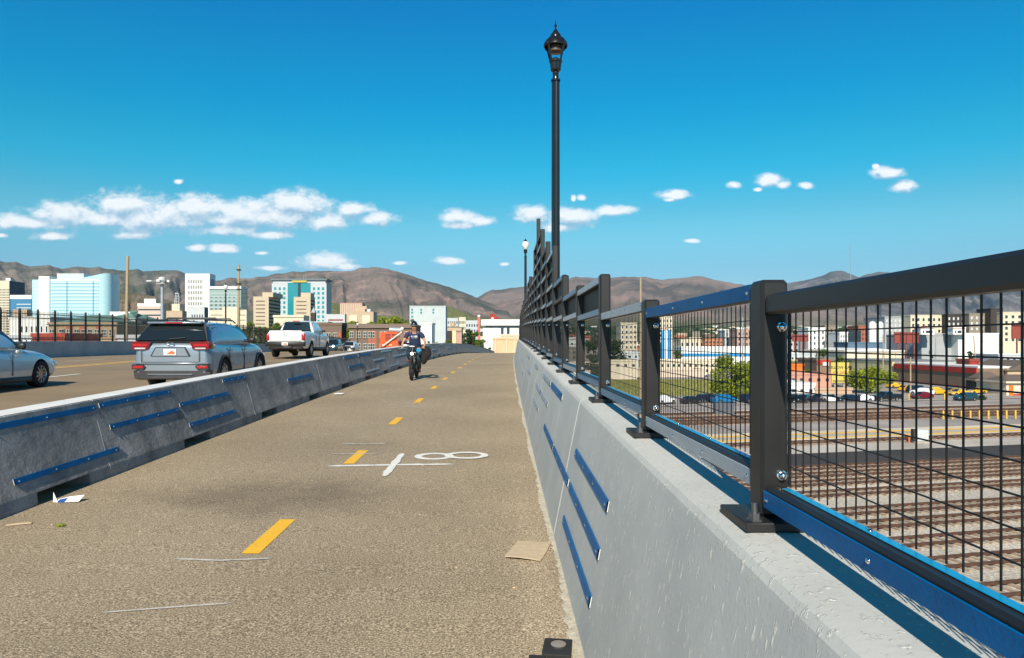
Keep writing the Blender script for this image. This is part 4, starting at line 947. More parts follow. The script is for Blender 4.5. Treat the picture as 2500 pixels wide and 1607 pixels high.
facade(t, 'f', W, D, H-8, H-1, 6, 2, .28, .42, W_DARK, x0=.25, x1=.98); add_box(t, 'cladding_band', W_LGREY, 0, W, -.3, -.01, H-5.0, H-4.2)
t, W, D, H = bld('brick_row', 'tan and brick apartment row with a green roof behind the picket fence', 118, 285, 793, 150, bm_('sandy_brick', (.40,.27,.16)), D=14)
gable(t, R_GREEN, 0, W, 0, D, H, 2.2)
for (a, c) in ((.26,.36),(.46,.56),(.70,.75)): add_box(t, 'brick_panel', W_BRICK, W*a, W*c, -.12, -.01, 0, H)
for u in (.06, .20, .31, .42, .52, .62, .72, .82, .93):
    for z in (H-1.6, H-4.0): apt_win(t, W*u, z, 1.0, 1.4)
t, W, D, H = bld('green_roofed_hall', 'pale hall with a broad hipped green roof behind the wooden pole', 252, 330, 779, 320, W_LGREY, D=26); gable(t, R_GREEN, 0, W, 0, D, H, 4.0)
t, W, D, H = bld('dark_apartments', 'dark brown apartments right of the first wooden pole', 288, 345, 790, 165, bm_('deep_brown', (.09,.06,.05)), D=16)  # walls are a plain deep brown
facade(t, 'f', W, D, H-7, H-1, 5, 2, .35, .5, W_TAUPE)
t, W, D, H = bld('red_shed', 'long dark red metal shed with a sloping end behind the picket fence', 78, 158, 822, 110, R_RED, D=10)
for i in range(40): win(t, W*(i+.5)/40, 0, H*.5, .05, .12, H*.98, W_RUST, 'rib')
t, W, D, H = bld('low_wall_building', 'pale block wall at the foot of the wooden pole', 286, 345, 825, 120, W_LGREY, D=4)
for (p0, p1, yt, d, m, lab) in ((268,340,762,1000,W_WHITE,'long white low roof under the foothill'),(352,380,730,2300,W_WHITE,'tiny white hall on the foothill left of the high-mast light'),(405,460,785,420,W_LGREY,'low pale building hidden behind the silver car'),
                               (300,350,785,500,W_CREAM,'low cream building behind the first pole'),(740,800,787,500,W_LGREY,'low pale row left of the brick apartments')):
    t, W, D, H = bld('city_building', lab, p0, p1, yt, d, m, D=15); facade(t, 'f', W, D, H*.6, H*.9, 6, 1, .5, .4, W_DARK)
# ---- right-hand side, seen through the mesh
d = 420
def rb(name, lab, p0, p1, yt, d, m, D=25, win_=None, **k):
    t, W, D, H = bld(name, lab, p0, p1, yt, d, m, D=D, **k)
    if win_: facade(t, 'f', W, D, H-win_[2]*win_[3], H-.6, win_[0], win_[1], .38, .5, W_DARK if len(win_) < 5 else win_[4])
    return t, W, D, H
def lrow(name, lab, X, Y0, Y1, z0, z1, m, D=18, cat='building'):
    """building whose long front faces the viaduct (towards -x)"""
    t = thing(name, lab, cat, (X, Y0, z0)); b = MB(); b.box(0, D, 0, Y1-Y0, 0, z1-z0); b.build('wall', m, t); return t, D, Y1-Y0, z1-z0
rb('apartment_building', 'grey six-storey apartment building left of the cream one', 2160, 2223, 775, 430, W_GREY, win_=(6,5,5,2.9,W_LGREY))
rb('apartment_building', 'cream apartment building with small dark windows, tallest pale front at upper right', 2223, 2312, 771, 420, W_CREAM, win_=(7,4,4,3.4))
rb('apartment_building', 'dark brown apartment building between the cream and taupe ones', 2312, 2366, 769, 415, W_DBROWN, win_=(5,4,4,3.2,W_LGREY))
rb('apartment_building', 'taupe apartment building right of the dark brown one', 2366, 2417, 767, 410, W_TAUPE, win_=(4,4,4,3.2,W_LGREY))
rb('apartment_tower', 'narrow dark grey stair tower higher than its neighbours', 2419, 2449, 755, 405, W_DBROWN, D=12)
rb('apartment_building', 'cream apartment building at the right edge behind the rust billboard', 2449, 2640, 764, 400, W_CREAM, win_=(12,5,5,3.2))
rb('warehouse', 'blue-grey warehouse wall behind the cone tree', 2250, 2339, 818, 330, W_GREY, D=30)
rb('warehouse', 'white warehouse wall right of the blue-grey one', 2339, 2438, 816, 325, W_WHITE, D=30)
for (p0, p1, lab) in ((2248,2282,'left small white roof turret with a red cap and arched openings'), (2327,2358,'right small white roof turret with a red cap and arched openings')):
    t, W, D, H = rb('roof_turret', lab, p0, p1, 802, 322, W_WHITE, D=5, zb=EYE+(HY-817)*322/F, group='white turrets on the warehouse')
    b = MB(); b.add([(-.3,-.3,H),(W+.3,-.3,H),(W+.3,5.3,H),(-.3,5.3,H),(W/2,2.5,H+1.4)], [(0,1,4),(1,2,4),(2,3,4),(3,0,4)]); b.build('cap', R_RED, t)
    for u, w_ in ((.2,.5),(.5,1.6),(.8,.5)): win(t, W*u, 0, H*.45, w_, .2, 1.1, W_DARK)
def billboard(p0, p1, y0, y1, yb, d, lab, m=W_RUST, posts_=3, text=None):
    X0 = (p0-VX)*d/F; X1 = (p1-VX)*d/F; zt_ = EYE+(HY-y0)*d/F; zl = EYE+(HY-y1)*d/F
    t = thing('billboard', lab, 'billboard', (X0, d, GZ)); W = X1-X0
    b = MB(); b.box(0, W, 0, .25, zl-GZ, zt_-GZ); b.build('panel', m, t)
    if m is W_RUST:
        for i in range(5): add_box(t, 'stiffener', bm_('dark_rust', (.13,.03,.025)), W*i/4-.1, W*i/4+.1, -.25, -.01, zl-GZ, zt_-GZ)
        add_box(t, 'top_rail', bm_('dark_rust', (.13,.03,.025)), 0, W, -.4, -.26, zt_-GZ-.8, zt_-GZ-.6)
    for i in range(posts_):
        u = W*(i+.5)/posts_; b = MB(); b.box(u-.22, u+.22, .3, .7, 0, zt_-GZ-.4); b.build('post', m if m is W_RUST else M_WOOD, t)
    return t, W, zl-GZ, zt_-GZ
billboard(2183, 2243, 811, 838, 860, 290, 'rust-red back of a billboard on thick posts, in front of the cream apartments')
billboard(2470, 2560, 790, 827, 870, 280, 'rust-red two-tier billboard back at the right edge')
billboard(1934, 1973, 817, 834, 860, 330, 'rust-red billboard back just right of the near fence post')
def text_on(t, s, m, size, loc, name='lettering', rot=(R(90), 0, 0), ext=.01, align='CENTER'):
    cu = bpy.data.curves.new(name, 'FONT'); cu.body = s; cu.size = size; cu.extrude = ext; cu.align_x = align; cu.align_y = 'CENTER'; cu.offset = size*.012
    o = bpy.data.objects.new(name, cu); C.objects.link(o); o.data.materials.append(m)
    dg = bpy.context.evaluated_depsgraph_get(); me = bpy.data.meshes.new_from_object(o.evaluated_get(dg)); bpy.data.objects.remove(o)
    o = bpy.data.objects.new(name, me); C.objects.link(o); o.parent = t; o.location = loc; o.rotation_euler = rot; return o
BLKP = mat('black_lettering', (.03,.03,.03)); REDP = mat('red_lettering', (.35,.06,.03)); WHTP = mat('white_lettering', (.8,.8,.8))
t, W, z0, z1 = billboard(2029, 2073, 885, 935, 960, 190, 'yellow taxi company sign with black lettering on wooden legs', m=W_YELLOW, posts_=2)
text_on(t, 'YELLOW CAB', BLKP, 1.0, (W/2, -.02, z1-1.35)); text_on(t, '521-2100', REDP, .95, (W/2, -.02, z1-2.7))
for i in range(2): add_box(t, 'small_print_line', BLKP, W*.1, W*.9, -.03, -.005, z0+.55-.3*i, z0+.66-.3*i)
# silos
t = thing('silos', 'pair of tall white and blue silos beyond the rust billboard', 'silo', ((2130-VX)*420/F, 420, GZ))
for k in range(2):
    b = MB(); hh = EYE+(HY-786)*420/F-GZ; b.lathe([(1.9,0),(1.9,hh-1),(1.2,hh),(0,hh+.3)], 20, c=(k*4.2, 0, 0)); b.build('silo_tank', [W_WHITE, W_PALEBLUE][k], t, smooth=40)
t = thing('silos', 'blue and white silos seen through the second fence panel', 'silo', ((1618-VX)*420/F, 420, GZ))
for k in range(3):
    b = MB(); hh = EYE+(HY-806)*420/F-GZ; b.lathe([(1.0,0),(1.0,hh-.6),(.5,hh),(0,hh)], 16, c=(k*1.9, 0, 0)); b.build('silo_tank', [W_BLUEP, W_WHITE, W_BLUEP][k], t, smooth=40)
# the red-topped brown building and its neighbours, one row along x = 120
gz = GZ
t, D_, Ln, H = lrow('taxi_garage', 'long brown building with a bright red band along its top', 120.5, 186, 225, gz, gz+5.1, bm_('brown_garage_wall', (.22,.15,.10)), D=22)
add_box(t, 'red_band', W_RED, -.25, -.01, 0, Ln, H-1.25, H+.1); add_box(t, 'red_plinth', W_RED, -.1, -.01, 0, Ln, 0, .35); add_box(t, 'white_roof_edge', R_WHITE, .2, 22, 0, Ln, H+.01, H+.5)
b = MB(); b.prism([(-.14, 2.6), (-.14, 2.9), (-.02, 2.9), (-.02, 2.6)], 12, 13, ax='y')
t2, D_, Ln, H = lrow('yellow_garage', 'pale yellow garage with a dark window behind the leafy tree', 120.5, 226, 262, gz, gz+5.6, W_YELW, D=22)
add_box(t2, 'roof_edge', R_GREY, -.2, 22, 0, Ln, H+.01, H+.4); add_box(t2, 'window', W_DARK, -.15, -.01, Ln*.72, Ln*.78, 2.2, 3.6)
t, W, D, H = rb('cream_warehouse', 'cream warehouse with a low gable above the yellow garage', 2063, 2208, 858.5, 285, W_CREAM, D=40); gable(t, R_WHITE, 0, W, 0, D, H, 1.3, ridge='y')
for u in (.2, .4, .54, .66, .85): win(t, W*u, 0, H*.75, .12, .2, 3.5, W_TAUPE, 'panel_joint')
t, W, D, H = rb('container_stack', 'ribbed dark red corrugated tank beside the red-banded building', 2368, 2391, 881, 200, W_RUST, D=6)
for i in range(8): win(t, W*(i+.5)/8, 0, H*.8, .12, .25, H*.36, W_RED, 'rib')
t, W, D, H = rb('orange_sign', 'orange and cream sign panel right of the dark red tank', 2393, 2418, 902, 190, W_CREAM, D=2); add_box(t, 'orange_panel', W_ORANGE, W*.3, W*.95, -.2, -.01, H*.45, H*.95)
t, W, D, H = rb('brown_house', 'brown-roofed house with a dark front right of the orange sign', 2392, 2452, 930, 170, W_DBROWN, D=5); gable(t, R_BROWN, 0, W, 0, D, H, 2.0)
t, W, D, H = rb('tan_house', 'tan house with a steep brown roof at the right edge', 2460, 2560, 905, 185, bm_('tan_stucco', (.50,.38,.24)), D=14); gable(t, R_BROWN, 0, W, 0, D, H, 2.6, ridge='y')
t, W, D, H = rb('brown_house', 'cream-fronted low house with an orange door at the right edge', 2457, 2580, 937, 160, W_CREAM, D=10); gable(t, R_BROWN, 0, W, 0, D, H, 1.8); add_box(t, 'door', W_ORANGE, W*.05, W*.13, -.15, -.01, 0, H*.9); add_box(t, 'red_stripe', W_RED, W*.14, W, -.12, -.01, H*.3, H*.4)
rb('dark_shed', 'dark maroon shed roofline above the brown house', 2418, 2452, 900, 200, bm_('maroon_wall', (.12,.04,.035)), D=8)
# left of that, panels two and three
for (nm, lab, p0, p1, yt, d, m, w_) in (
  ('white_hall', 'pale tall hall behind the blue silos', 1600, 1642, 775, 430, W_CREAM, (5,4,4,3)),
  ('long_white_building', 'very long low white building with a blue base seen through the second panel', 1664, 1900, 849, 330, W_WHITE, None),
  ('tan_block', 'tan low building above the long white one, left part', 1660, 1720, 830, 380, W_CREAM, (5,1,1,4)),
  ('brick_block', 'orange brick low building above the long white one', 1720, 1765, 829, 375, bm_('orange_brick', (.45,.20,.11)), (5,2,2,2)),
  ('pale_building', 'pale grey building with a blue tank before the distant hillside', 1770, 1800, 808, 420, W_LGREY, (3,3,3,3)),
  ('brick_block', 'dark brick building beside the pale light pole', 1800, 1828, 806, 400, W_PINK, (3,4,4,3)),
  ('cream_shed', 'cream low buildings between the grass and the long white building', 1570, 1760, 882, 270, W_CREAM, (14,2,2,2.2)),
  ('tan_wall_building', 'sandy low wall building behind the grass strip', 1500, 1720, 905, 245, bm_('sand_wall', (.60,.50,.40)), None),
  ('white_block', 'white building with square windows right of the near post', 1974, 2014, 802, 380, W_WHITE, (4,4,4,3)),
  ('stone_block', 'grey stone block with arched windows', 2014, 2046, 797, 400, W_TAUPE, (3,3,3,3.5)),
  ('white_block', 'low white block with small windows left of the dark building', 2050, 2070, 813, 360, W_WHITE, (3,4,4,2.4)),
  ('dark_block', 'dark glass low block in front of the hillside houses', 2070, 2102, 810, 370, W_DARK, None),
  ('brick_block', 'red brick low building left of the silos', 2096, 2124, 797, 450, W_BRICK, (4,3,3,3)),
  ('blue_shed', 'blue shed behind the cream warehouse', 2070, 2160, 838, 330, bm_('blue_shed_wall', (.10,.17,.25)), None),
  ('grey_shed', 'grey and white sheds at the left of the near panel', 1930, 1990, 866, 260, W_LGREY, (6,1,1,2)),
  ('cream_shed', 'cream wall left of the yellow sign', 1955, 2005, 885, 235, W_YELW, None),
  ('red_fronted_shop', 'narrow brown shop with a red top left of the yellow sign', 1994, 2028, 880, 215, bm_('brown_garage_wall', (.22,.15,.10)), None),
  ('orange_hut', 'small orange and rust hut far left in the near panel', 1926, 1962, 893, 205, W_ORANGE, None),
  ('pink_building', 'low pink building behind the parked cars', 1926, 2030, 915, 190, bm_('dusty_pink', (.52,.27,.20)), (5,1,1,2)),
  ('white_shed', 'low white shed with a dark door behind the parked cars', 1926, 1990, 940, 168, W_WHITE, (3,1,1,2)),
  ('wooden_fence', 'pinkish board fence behind the parked cars', 1990, 2080, 952, 165, bm_('board_fence_wood', (.48,.33,.22)), None),
  ('brick_block', 'red brick block behind the first mesh extension', 1462, 1500, 833, 320, W_BRICK, (4,2,2,3)),
  ('cream_shed', 'striped cream building in the third panel', 1515, 1556, 790, 420, W_CREAM, (4,5,5,3)),
  ('low_building', 'low pale row in the third panel', 1470, 1560, 862, 260, W_LGREY, (6,1,1,2)),
  ('low_building', 'sandy low row with a darker door in the third panel', 1460, 1556, 882, 230, W_CREAM, (5,1,1,2)),
  ('low_building', 'long tan shed low in the third and fourth panels', 1380, 1460, 890, 230, bm_('sand_wall', (.60,.50,.40)), (5,1,1,2)),
  ('low_building', 'brown low row between the posts left of the third panel', 1360, 1460, 850, 300, W_TAUPE, (6,2,2,2.4)),
  ('long_white_building', 'long pale roofed building behind the sheds at right', 2438, 2560, 868, 260, W_LGREY, (8,1,1,2))):
    cat = 'fence' if nm == 'wooden_fence' else 'building'
    t, W, D, H = rb(nm, lab, p0, p1, yt, d, m, D=(.3 if cat == 'fence' else 14), win_=w_, cat=cat)
    if nm == 'long_white_building' and p0 == 1664: add_box(t, 'blue_base', W_BLUEP, 0, W, -.3, -.01, H-3.8, H-2.6)
    if nm == 'red_fronted_shop': add_box(t, 'red_top', W_RED, 0, W, -.2, -.01, H-1.2, H+.1); add_box(t, 'sign_panel', W_LGREY, W*.4, W*.85, -.3, -.201, H-1.6, H-.5)
# scattered mid-distance city blocks, between 500 and 1600 m on the right
rnd = random.Random(4)
WCH = [W_CREAM, W_WHITE, W_LGREY, W_TAN, W_PINK, W_BRICK, W_TAUPE, W_BEIGE, W_GREY, W_BROWN]
desc = {'cream_wall':'cream','white_wall':'white','light_grey_wall':'pale grey','tan_stone':'tan','pink_stone':'pink','red_brick_wall':'red brick','taupe_wall':'taupe','beige_concrete':'beige','grey_wall':'grey','brown_cladding':'brown'}
for i in range(95):
    px = rnd.uniform(1290, 2480); d = rnd.choice([520, 640, 800, 1000, 1300, 1700, 2100])*rnd.uniform(.9, 1.1)
    yb_ = HY-(terr((px-VX)*d/F, d)-EYE)*F/d; h = rnd.uniform(5, 14)*(1.25 if d > 900 else 1); wpx = rnd.uniform(12, 30)*F/d*.8
    m = rnd.choice(WCH)
    t, W, D, H = bld('city_building', '%s low building in the far city beyond the rail yard' % desc[m.name], px, px+wpx*1.2, yb_-h*F/d, d, m, D=18, group='far %s buildings beyond the rail yard' % desc[m.name])
    if d < 1200: facade(t, 'f', W, D, H*.35, H*.92, 5, 2, .5, .4, W_DARK)
for i in range(26):
    px = rnd.uniform(-60, 1180); d = rnd.choice([1500, 1800, 2300])*rnd.uniform(.95, 1.05); h = rnd.uniform(8, 20)
    yb_ = HY-(terr((px-VX)*d/F, d)-EYE)*F/d; m = rnd.choice(WCH)
    bld('city_building', '%s building far behind the downtown towers' % desc[m.name], px, px+rnd.uniform(12, 30), yb_-h*F/d, d, m, D=20, group='far %s downtown buildings' % desc[m.name])
# houses on the foothills
hb = MB(); hb.box(-7, 7, -5, 5, 0, 5); hb.add([(-7.5,-5.5,5),(7.5,-5.5,5),(7.5,5.5,5),(-7.5,5.5,5),(-7.5,0,8),(7.5,0,8)], [(0,1,5,4),(1,2,5),(2,3,4,5),(3,0,4)])
hm = [hb.mesh('hillside_house', m) for m in (W_WHITE, W_CREAM, W_LGREY, W_TAN)]
for i in range(190):
    px = rnd.uniform(1700, 2500) if i < 120 else rnd.choice([rnd.uniform(1090, 1480), rnd.uniform(270, 600), rnd.uniform(780, 1000)])
    d = rnd.uniform(2300, 4600); x = (px-VX)*d/F
    o = obj('hillside_house', rnd.choice(hm), None, (x, d, terr(x, d)-1)); s = rnd.uniform(.8, 2.0); o.scale = (s*1.3, s, s*.9); o.rotation_euler.z = rnd.uniform(-.5, .5)
    tag(o, 'tiny pale house among the trees at the foot of the mountains', 'house', 'tiny houses at the foot of the mountains')
for o in bpy.data.objects:
    if '_w' in o: del o['_w']
# ------------------------------------------------------------------ rail yard, laid out 14 degrees off the viaduct's line
TA = R(14); cu_, su_ = math.cos(TA), math.sin(TA)
def uv(u, v, z=0): return (u*cu_-v*su_, u*su_+v*cu_, GZ+z)
def vpix(px, py):
    d = F*(EYE-GZ)/(py-HY); return -(px-VX)*d/F*su_+d*cu_
def strip(name, v0, v1, m, z, u0=-60, u1=260):
    b = MB(); n = 16
    vs = [uv(u0+(u1-u0)*i/n, v, z) for i in range(n+1) for v in (v0, v1)]
    b.add(vs, [(2*i, 2*i+2, 2*i+3, 2*i+1) for i in range(n)]); return struct(b.build(name, m, fixn=False))
def gravel_mat(name, ca, cb, cc, sc=14):
    m = bpy.data.materials.new(name); m.use_nodes = True; nt = m.node_tree; b = nt.nodes['Principled BSDF']; l = nt.links
    b.inputs['Roughness'].default_value = .95; b.inputs['Specular IOR Level'].default_value = .15; g = node(nt, 'ShaderNodeNewGeometry')
    n1 = node(nt, 'ShaderNodeTexNoise'); n1.inputs['Scale'].default_value = sc; n1.inputs['Detail'].default_value = 3; n1.inputs['Roughness'].default_value = .8; l.new(g.outputs['Position'], n1.inputs['Vector'])
    cr = node(nt, 'ShaderNodeValToRGB'); e = cr.color_ramp.elements; e[0].position = .3; e[0].color = (*ca, 1); e[1].position = .7; e[1].color = (*cc, 1); k = e.new(.5); k.color = (*cb, 1); l.new(n1.outputs[0], cr.inputs[0])
    n2 = node(nt, 'ShaderNodeTexNoise'); n2.inputs['Scale'].default_value = .12; n2.inputs['Detail'].default_value = 7; l.new(g.outputs['Position'], n2.inputs['Vector'])
    mr = node(nt, 'ShaderNodeMapRange'); mr.inputs['From Min'].default_value = .3; mr.inputs['From Max'].default_value = .7; mr.inputs['To Min'].default_value = .75; mr.inputs['To Max'].default_value = 1.15; l.new(n2.outputs[0], mr.inputs['Value'])
    mx = node(nt, 'ShaderNodeMix', data_type='RGBA', blend_type='MULTIPLY'); mx.inputs['Factor'].default_value = 1; l.new(cr.outputs[0], mx.inputs['A']); l.new(mr.outputs[0], mx.inputs['B']); l.new(mx.outputs['Result'], b.inputs['Base Color'])
    bp = node(nt, 'ShaderNodeBump'); bp.inputs['Strength'].default_value = .8; bp.inputs['Distance'].default_value = .05; l.new(n1.outputs[0], bp.inputs['Height']); l.new(bp.outputs[0], b.inputs['Normal'])
    MT[name] = m; return m
G_BAL = gravel_mat('track_ballast', (.22,.19,.15), (.50,.45,.37), (.78,.72,.62), 7)
G_BALB = gravel_mat('brown_ballast', (.18,.12,.08), (.42,.32,.24), (.62,.50,.40), 7)
G_CREAM = gravel_mat('cream_gravel', (.56,.47,.34), (.70,.61,.47), (.80,.73,.60), 3)
A_DARK = gravel_mat('dark_asphalt', (.045,.042,.042), (.060,.056,.056), (.08,.075,.072), 10)
A_GREY = gravel_mat('grey_asphalt', (.28,.25,.23), (.35,.31,.285), (.41,.37,.34), 5)
A_LIGHT = gravel_mat('pale_concrete_paving', (.40,.36,.31), (.50,.455,.40), (.58,.53,.47), 4)
strip('rail_yard_ballast', -5, 60.5, G_BAL, .10)
strip('yard_road', 60.5, 66.8, A_DARK, .104); strip('yard_apron', 66.8, 71.8, A_LIGHT, .108)
strip('rail_yard_ballast', 71.8, 75.6, G_BALB, .112); strip('platform_paving', 75.6, 83.6, G_CREAM, .116); strip('platform_yellow_line', 76.9, 77.9, M_YEL, .124); strip('platform_yellow_line', 80.3, 81.4, M_YEL, .124)
strip('platform_grey_band', 78.1, 80.3, A_LIGHT, .12)
strip('yard_apron', 83.6, 92.2, A_GREY, .12); strip('rail_yard_ballast', 92.2, 109.5, G_BALB, .124); strip('kerb', 109.5, 111, A_LIGHT, .20); strip('street', 111, 121, A_GREY, .128); strip('kerb', 121, 122, A_LIGHT, .22)
b = MB(); P = [uv(20, 122, .13), uv(200, 122, .13), (260, 230, GZ+.13), (100, 300, GZ+.13), (20, 260, GZ+.13)]; b.add(P, [(0,1,2,3,4)]); struct(b.build('parking_lot', A_GREY, fixn=False))
M_RAIL = mat('rusty_rail', (.11,.055,.035), rough=.6, metal=.3, var=.25, scale=1.5); M_TIE = mat('brown_tie', (.36,.285,.215), rough=.9, var=.35, scale=1.2)
tie = MB(); tie.box(-.11, .11, -1.3, 1.3, 0, .09)
ords = ['nearest','second','third','fourth','fifth','sixth','seventh','eighth','ninth','tenth','eleventh','twelfth','thirteenth','fourteenth','fifteenth']
tv = [18.2, 22.4, 27.5, 31.6, 35.4, 39.3, 42.7, 48.2, 52.0, 55.2, 58.4, 73.6, 93.8, 97.3, 101.2, 107]
for i, v in enumerate(tv):
    name = ('%s railway track from the viaduct in the ballasted yard' % ords[i]) if i < 11 else ('single track between the apron and the yellow-lined platform' if i == 11 else '%s of four tracks beyond the yellow bollards' % ords[i-12])
    t = thing('railway_track', name, 'railway track', (0, 0, 0), group='tracks of the rail yard')
    for s in (-.7175, .7175):
        b = MB(); a = Vector(uv(-40, v+s, .20)); c = Vector(uv(230, v+s, .20)); n = (c-a).normalized().cross(Vector((0,0,1)))*.06
        b.add([a-n, a+n, a+n+Vector((0,0,.15)), a-n+Vector((0,0,.15)), c-n, c+n, c+n+Vector((0,0,.15)), c-n+Vector((0,0,.15))], [(0,1,5,4),(1,2,6,5),(2,3,7,6),(3,0,4,7),(0,3,2,1),(4,5,6,7)])
        b.build('rail', M_RAIL, t)
    b = MB(); u = -5 if v < 60 else 0
    rn = random.Random(i)
    while u < (95 if v < 60 else 175):
        c = uv(u, v, .11); q = rn.uniform(-.03, .03)
        pts = [(-.12,-1.3),(.12,-1.3),(.12,1.3),(-.12,1.3)]; R_ = lambda p: (c[0]+p[0]*cu_-(p[1]+q)*su_, c[1]+p[0]*su_+(p[1]+q)*cu_)
        b.add([(*R_(p), GZ+.10) for p in pts]+[(*R_(p), GZ+.2) for p in pts], [(4,5,6,7),(0,1,5,4),(1,2,6,5),(2,3,7,6),(3,0,4,7)]); u += .70 if v < 60 else 1.1
    tag(b.build('tie', M_TIE, t), kind='stuff')
# yellow bollards
M_BOLL = mat('bollard_yellow', (.62,.40,.06), rough=.6, var=.1)
bb = MB(); bb.lathe([(.14,0),(.14,1.15),(.12,1.24),(.06,1.29),(0,1.3)], 12); bme = bb.mesh('yellow_bollard', M_BOLL, 50)
for i in range(11):
    px = 2303+22.7*i; x, y, z = at(px, 1027, 1); d = F*(EYE-GZ)/(1025.5-HY); 
    o = obj('yellow_bollard', bme, None, ((px-VX)*d/F, d+i*.06, GZ+.12)); tag(o, 'yellow steel bollard, %s from the left in the row before the tracks' % ords[i], 'bollard', 'yellow bollards before the tracks')
for (px, py, lab) in ((2219,979,'short yellow post beside the dark pickup'), (2306,979,'short yellow post right of the red car')):
    d = F*(EYE-GZ)/(py-HY); tag(obj('yellow_bollard', bme, None, ((px-VX)*d/F, d, GZ+.2)), lab, 'bollard', 'yellow bollards by the parking lot')
# signal cabinet in the yard
d = F*(EYE-GZ)/(1085-HY); x0 = (2231-VX)*d/F
t = thing('signal_cabinet', 'pale grey trackside cabinet with an open dark end and an orange post', 'cabinet', (x0, d, GZ+.1))
b = MB(); b.bbox(.45, 1.72, 0, .7, .25, 1.55, .03); b.build('cabinet_body', W_LGREY, t); b = MB(); b.bbox(0, .44, .05, .65, .3, 1.6, .02); b.build('open_door', W_DBROWN, t)
b = MB(); b.tube([(-.42, .2, 0), (-.42, .2, .85)], .09, 8); b.build('orange_post', W_ORANGE, t); b = MB(); b.box(.1, 1.8, 0, .8, 0, .24); b.build('plinth', A_LIGHT, t)
# utility poles, high-mast light
def pole(label, px, pyt, d, xb=None, r=.14, m=M_WOOD, arms=(), lean=0, cat='utility pole', group=None):
    x = (px-VX)*d/F; zt_ = EYE+(HY-pyt)*d/F; t = thing('utility_pole', label, cat, (x, d, GZ), group=group)
    b = MB(); b.tube([(lean, 0, 0), (lean*.5, 0, (zt_-GZ)/2), (0, 0, zt_-GZ)], [r*1.15, r, r*.8], 10); b.build('pole_shaft', m, t, smooth=50)
    for (dz, ln) in arms:
        b = MB(); b.box(-ln, ln, -.06, .06, zt_-GZ-dz-.06, zt_-GZ-dz+.06)
        b.build('crossarm', m, t)
        for s in (-.9, -.5, .5, .9):
            c = MB(); c.lathe([(.0,.22),(.05,.2),(.06,.12),(.03,.07),(.03,0)], 8, c=(s*ln, 0, zt_-GZ-dz+.06)); c.build('insulator', M_DARKGAP, t)
    return t, zt_
pole('bare wooden pole leaning slightly behind the picket fence, nearest and tallest', 312, 625, 56, lean=-.35, r=.13)
t, zt_ = pole('wooden pole with wire loops at its top, behind the silver car', 583, 647, 80, lean=-.2, r=.13)
for s in (-1, 1):
    b = MB(); pts = [(s*(.25+1.0*(1-math.cos(a))/2), 0, zt_-GZ-.05-.28*math.sin(a)*(1 if a < math.pi else .3)-.25*(1-math.cos(a))/2) for a in rng(0, math.pi*1.7, 12)]
    b.tube(pts, .02, 5); b.build('wire_loop', M_STEEL, t)
for k, dz in enumerate((.6, 2.1, 2.7)):
    b = MB(); b.box(-.2, .2, -.2, .2, zt_-GZ-dz, zt_-GZ-dz+.12); b.build('pole_band', M_DARKGAP, t)
pole('wooden pole rising against the mountain behind the third fence panel', 1564, 678, 110, r=.17)
pole('tall slim wooden pole with crossarms right of the silos', 2156, 818, 230, r=.17, arms=((1.0, 1.1),(1.9, 1.1)))
pole('leaning wooden pole with crossarms before the white warehouse', 2377, 820, 240, r=.18, arms=((.5, 1.6),), lean=1.0)
pole('plain wooden pole standing in front of the red-banded building', 2223, 872, 165, r=.16, arms=((1.0, .8),))
pole('thin wooden pole left of the yellow sign', 1996, 850, 230, r=.15)
pole('pale grey light pole in the second panel', 1813, 775, 170, r=.18, m=M_STEEL, cat='light pole')
pole('dark signal pole with lamps before the blue-grey warehouse', 2284, 822, 235, r=.2, m=M_STEEL, cat='light pole', arms=((.2, .9),))
t = thing('high_mast_light', 'thick grey light mast with a ring of floodlights and one side lamp', 'light mast', ((396-VX)*100/F, 100, GZ)); H = EYE+(HY-695)*100/F-GZ
b = MB(); b.tube([(0, 0, 0), (0, 0, H)], [.3, .2], 12); b.build('mast', M_STEEL, t, smooth=50)
b = MB(); b.lathe([(.2,H),(.7,H+.05),(.75,H+.2),(.3,H+.3),(.5,H+.55),(.45,H+.95),(.2,H+1.05),(0,H+1.05)], 16); b.build('light_ring', W_LGREY, t, smooth=40)
for k in range(6):
    a = k*math.pi/3+.3; b = MB(); b.bbox(.75*math.cos(a)-.22, .75*math.cos(a)+.22, .75*math.sin(a)-.22, .75*math.sin(a)+.22, H+.28, H+.62, .06); b.build('floodlight', R_GREY if k % 2 else W_WHITE, t)
b = MB(); b.tube([(-.2, 0, H+.5), (-1.3, 0, H+.45)], .05, 6); b.build('side_arm', M_STEEL, t)
b = MB(); b.ball((-1.75, 0, H+.45), .5, 10, (1,.5,.32)); b.build('side_lamp', W_LGREY, t, smooth=60)
t, z_ = pole('far hair-thin radio mast on the ridge', 2077, 598, 11500, r=5, m=M_STEEL, cat='radio mast'); t.name = 'radio_mast'
for o in [t]+list(t.children): pass
t.location.z = 850
for c in t.children: c.scale.z = ((HY-598)*11500/F-850)/((HY-598)*11500/F+10)

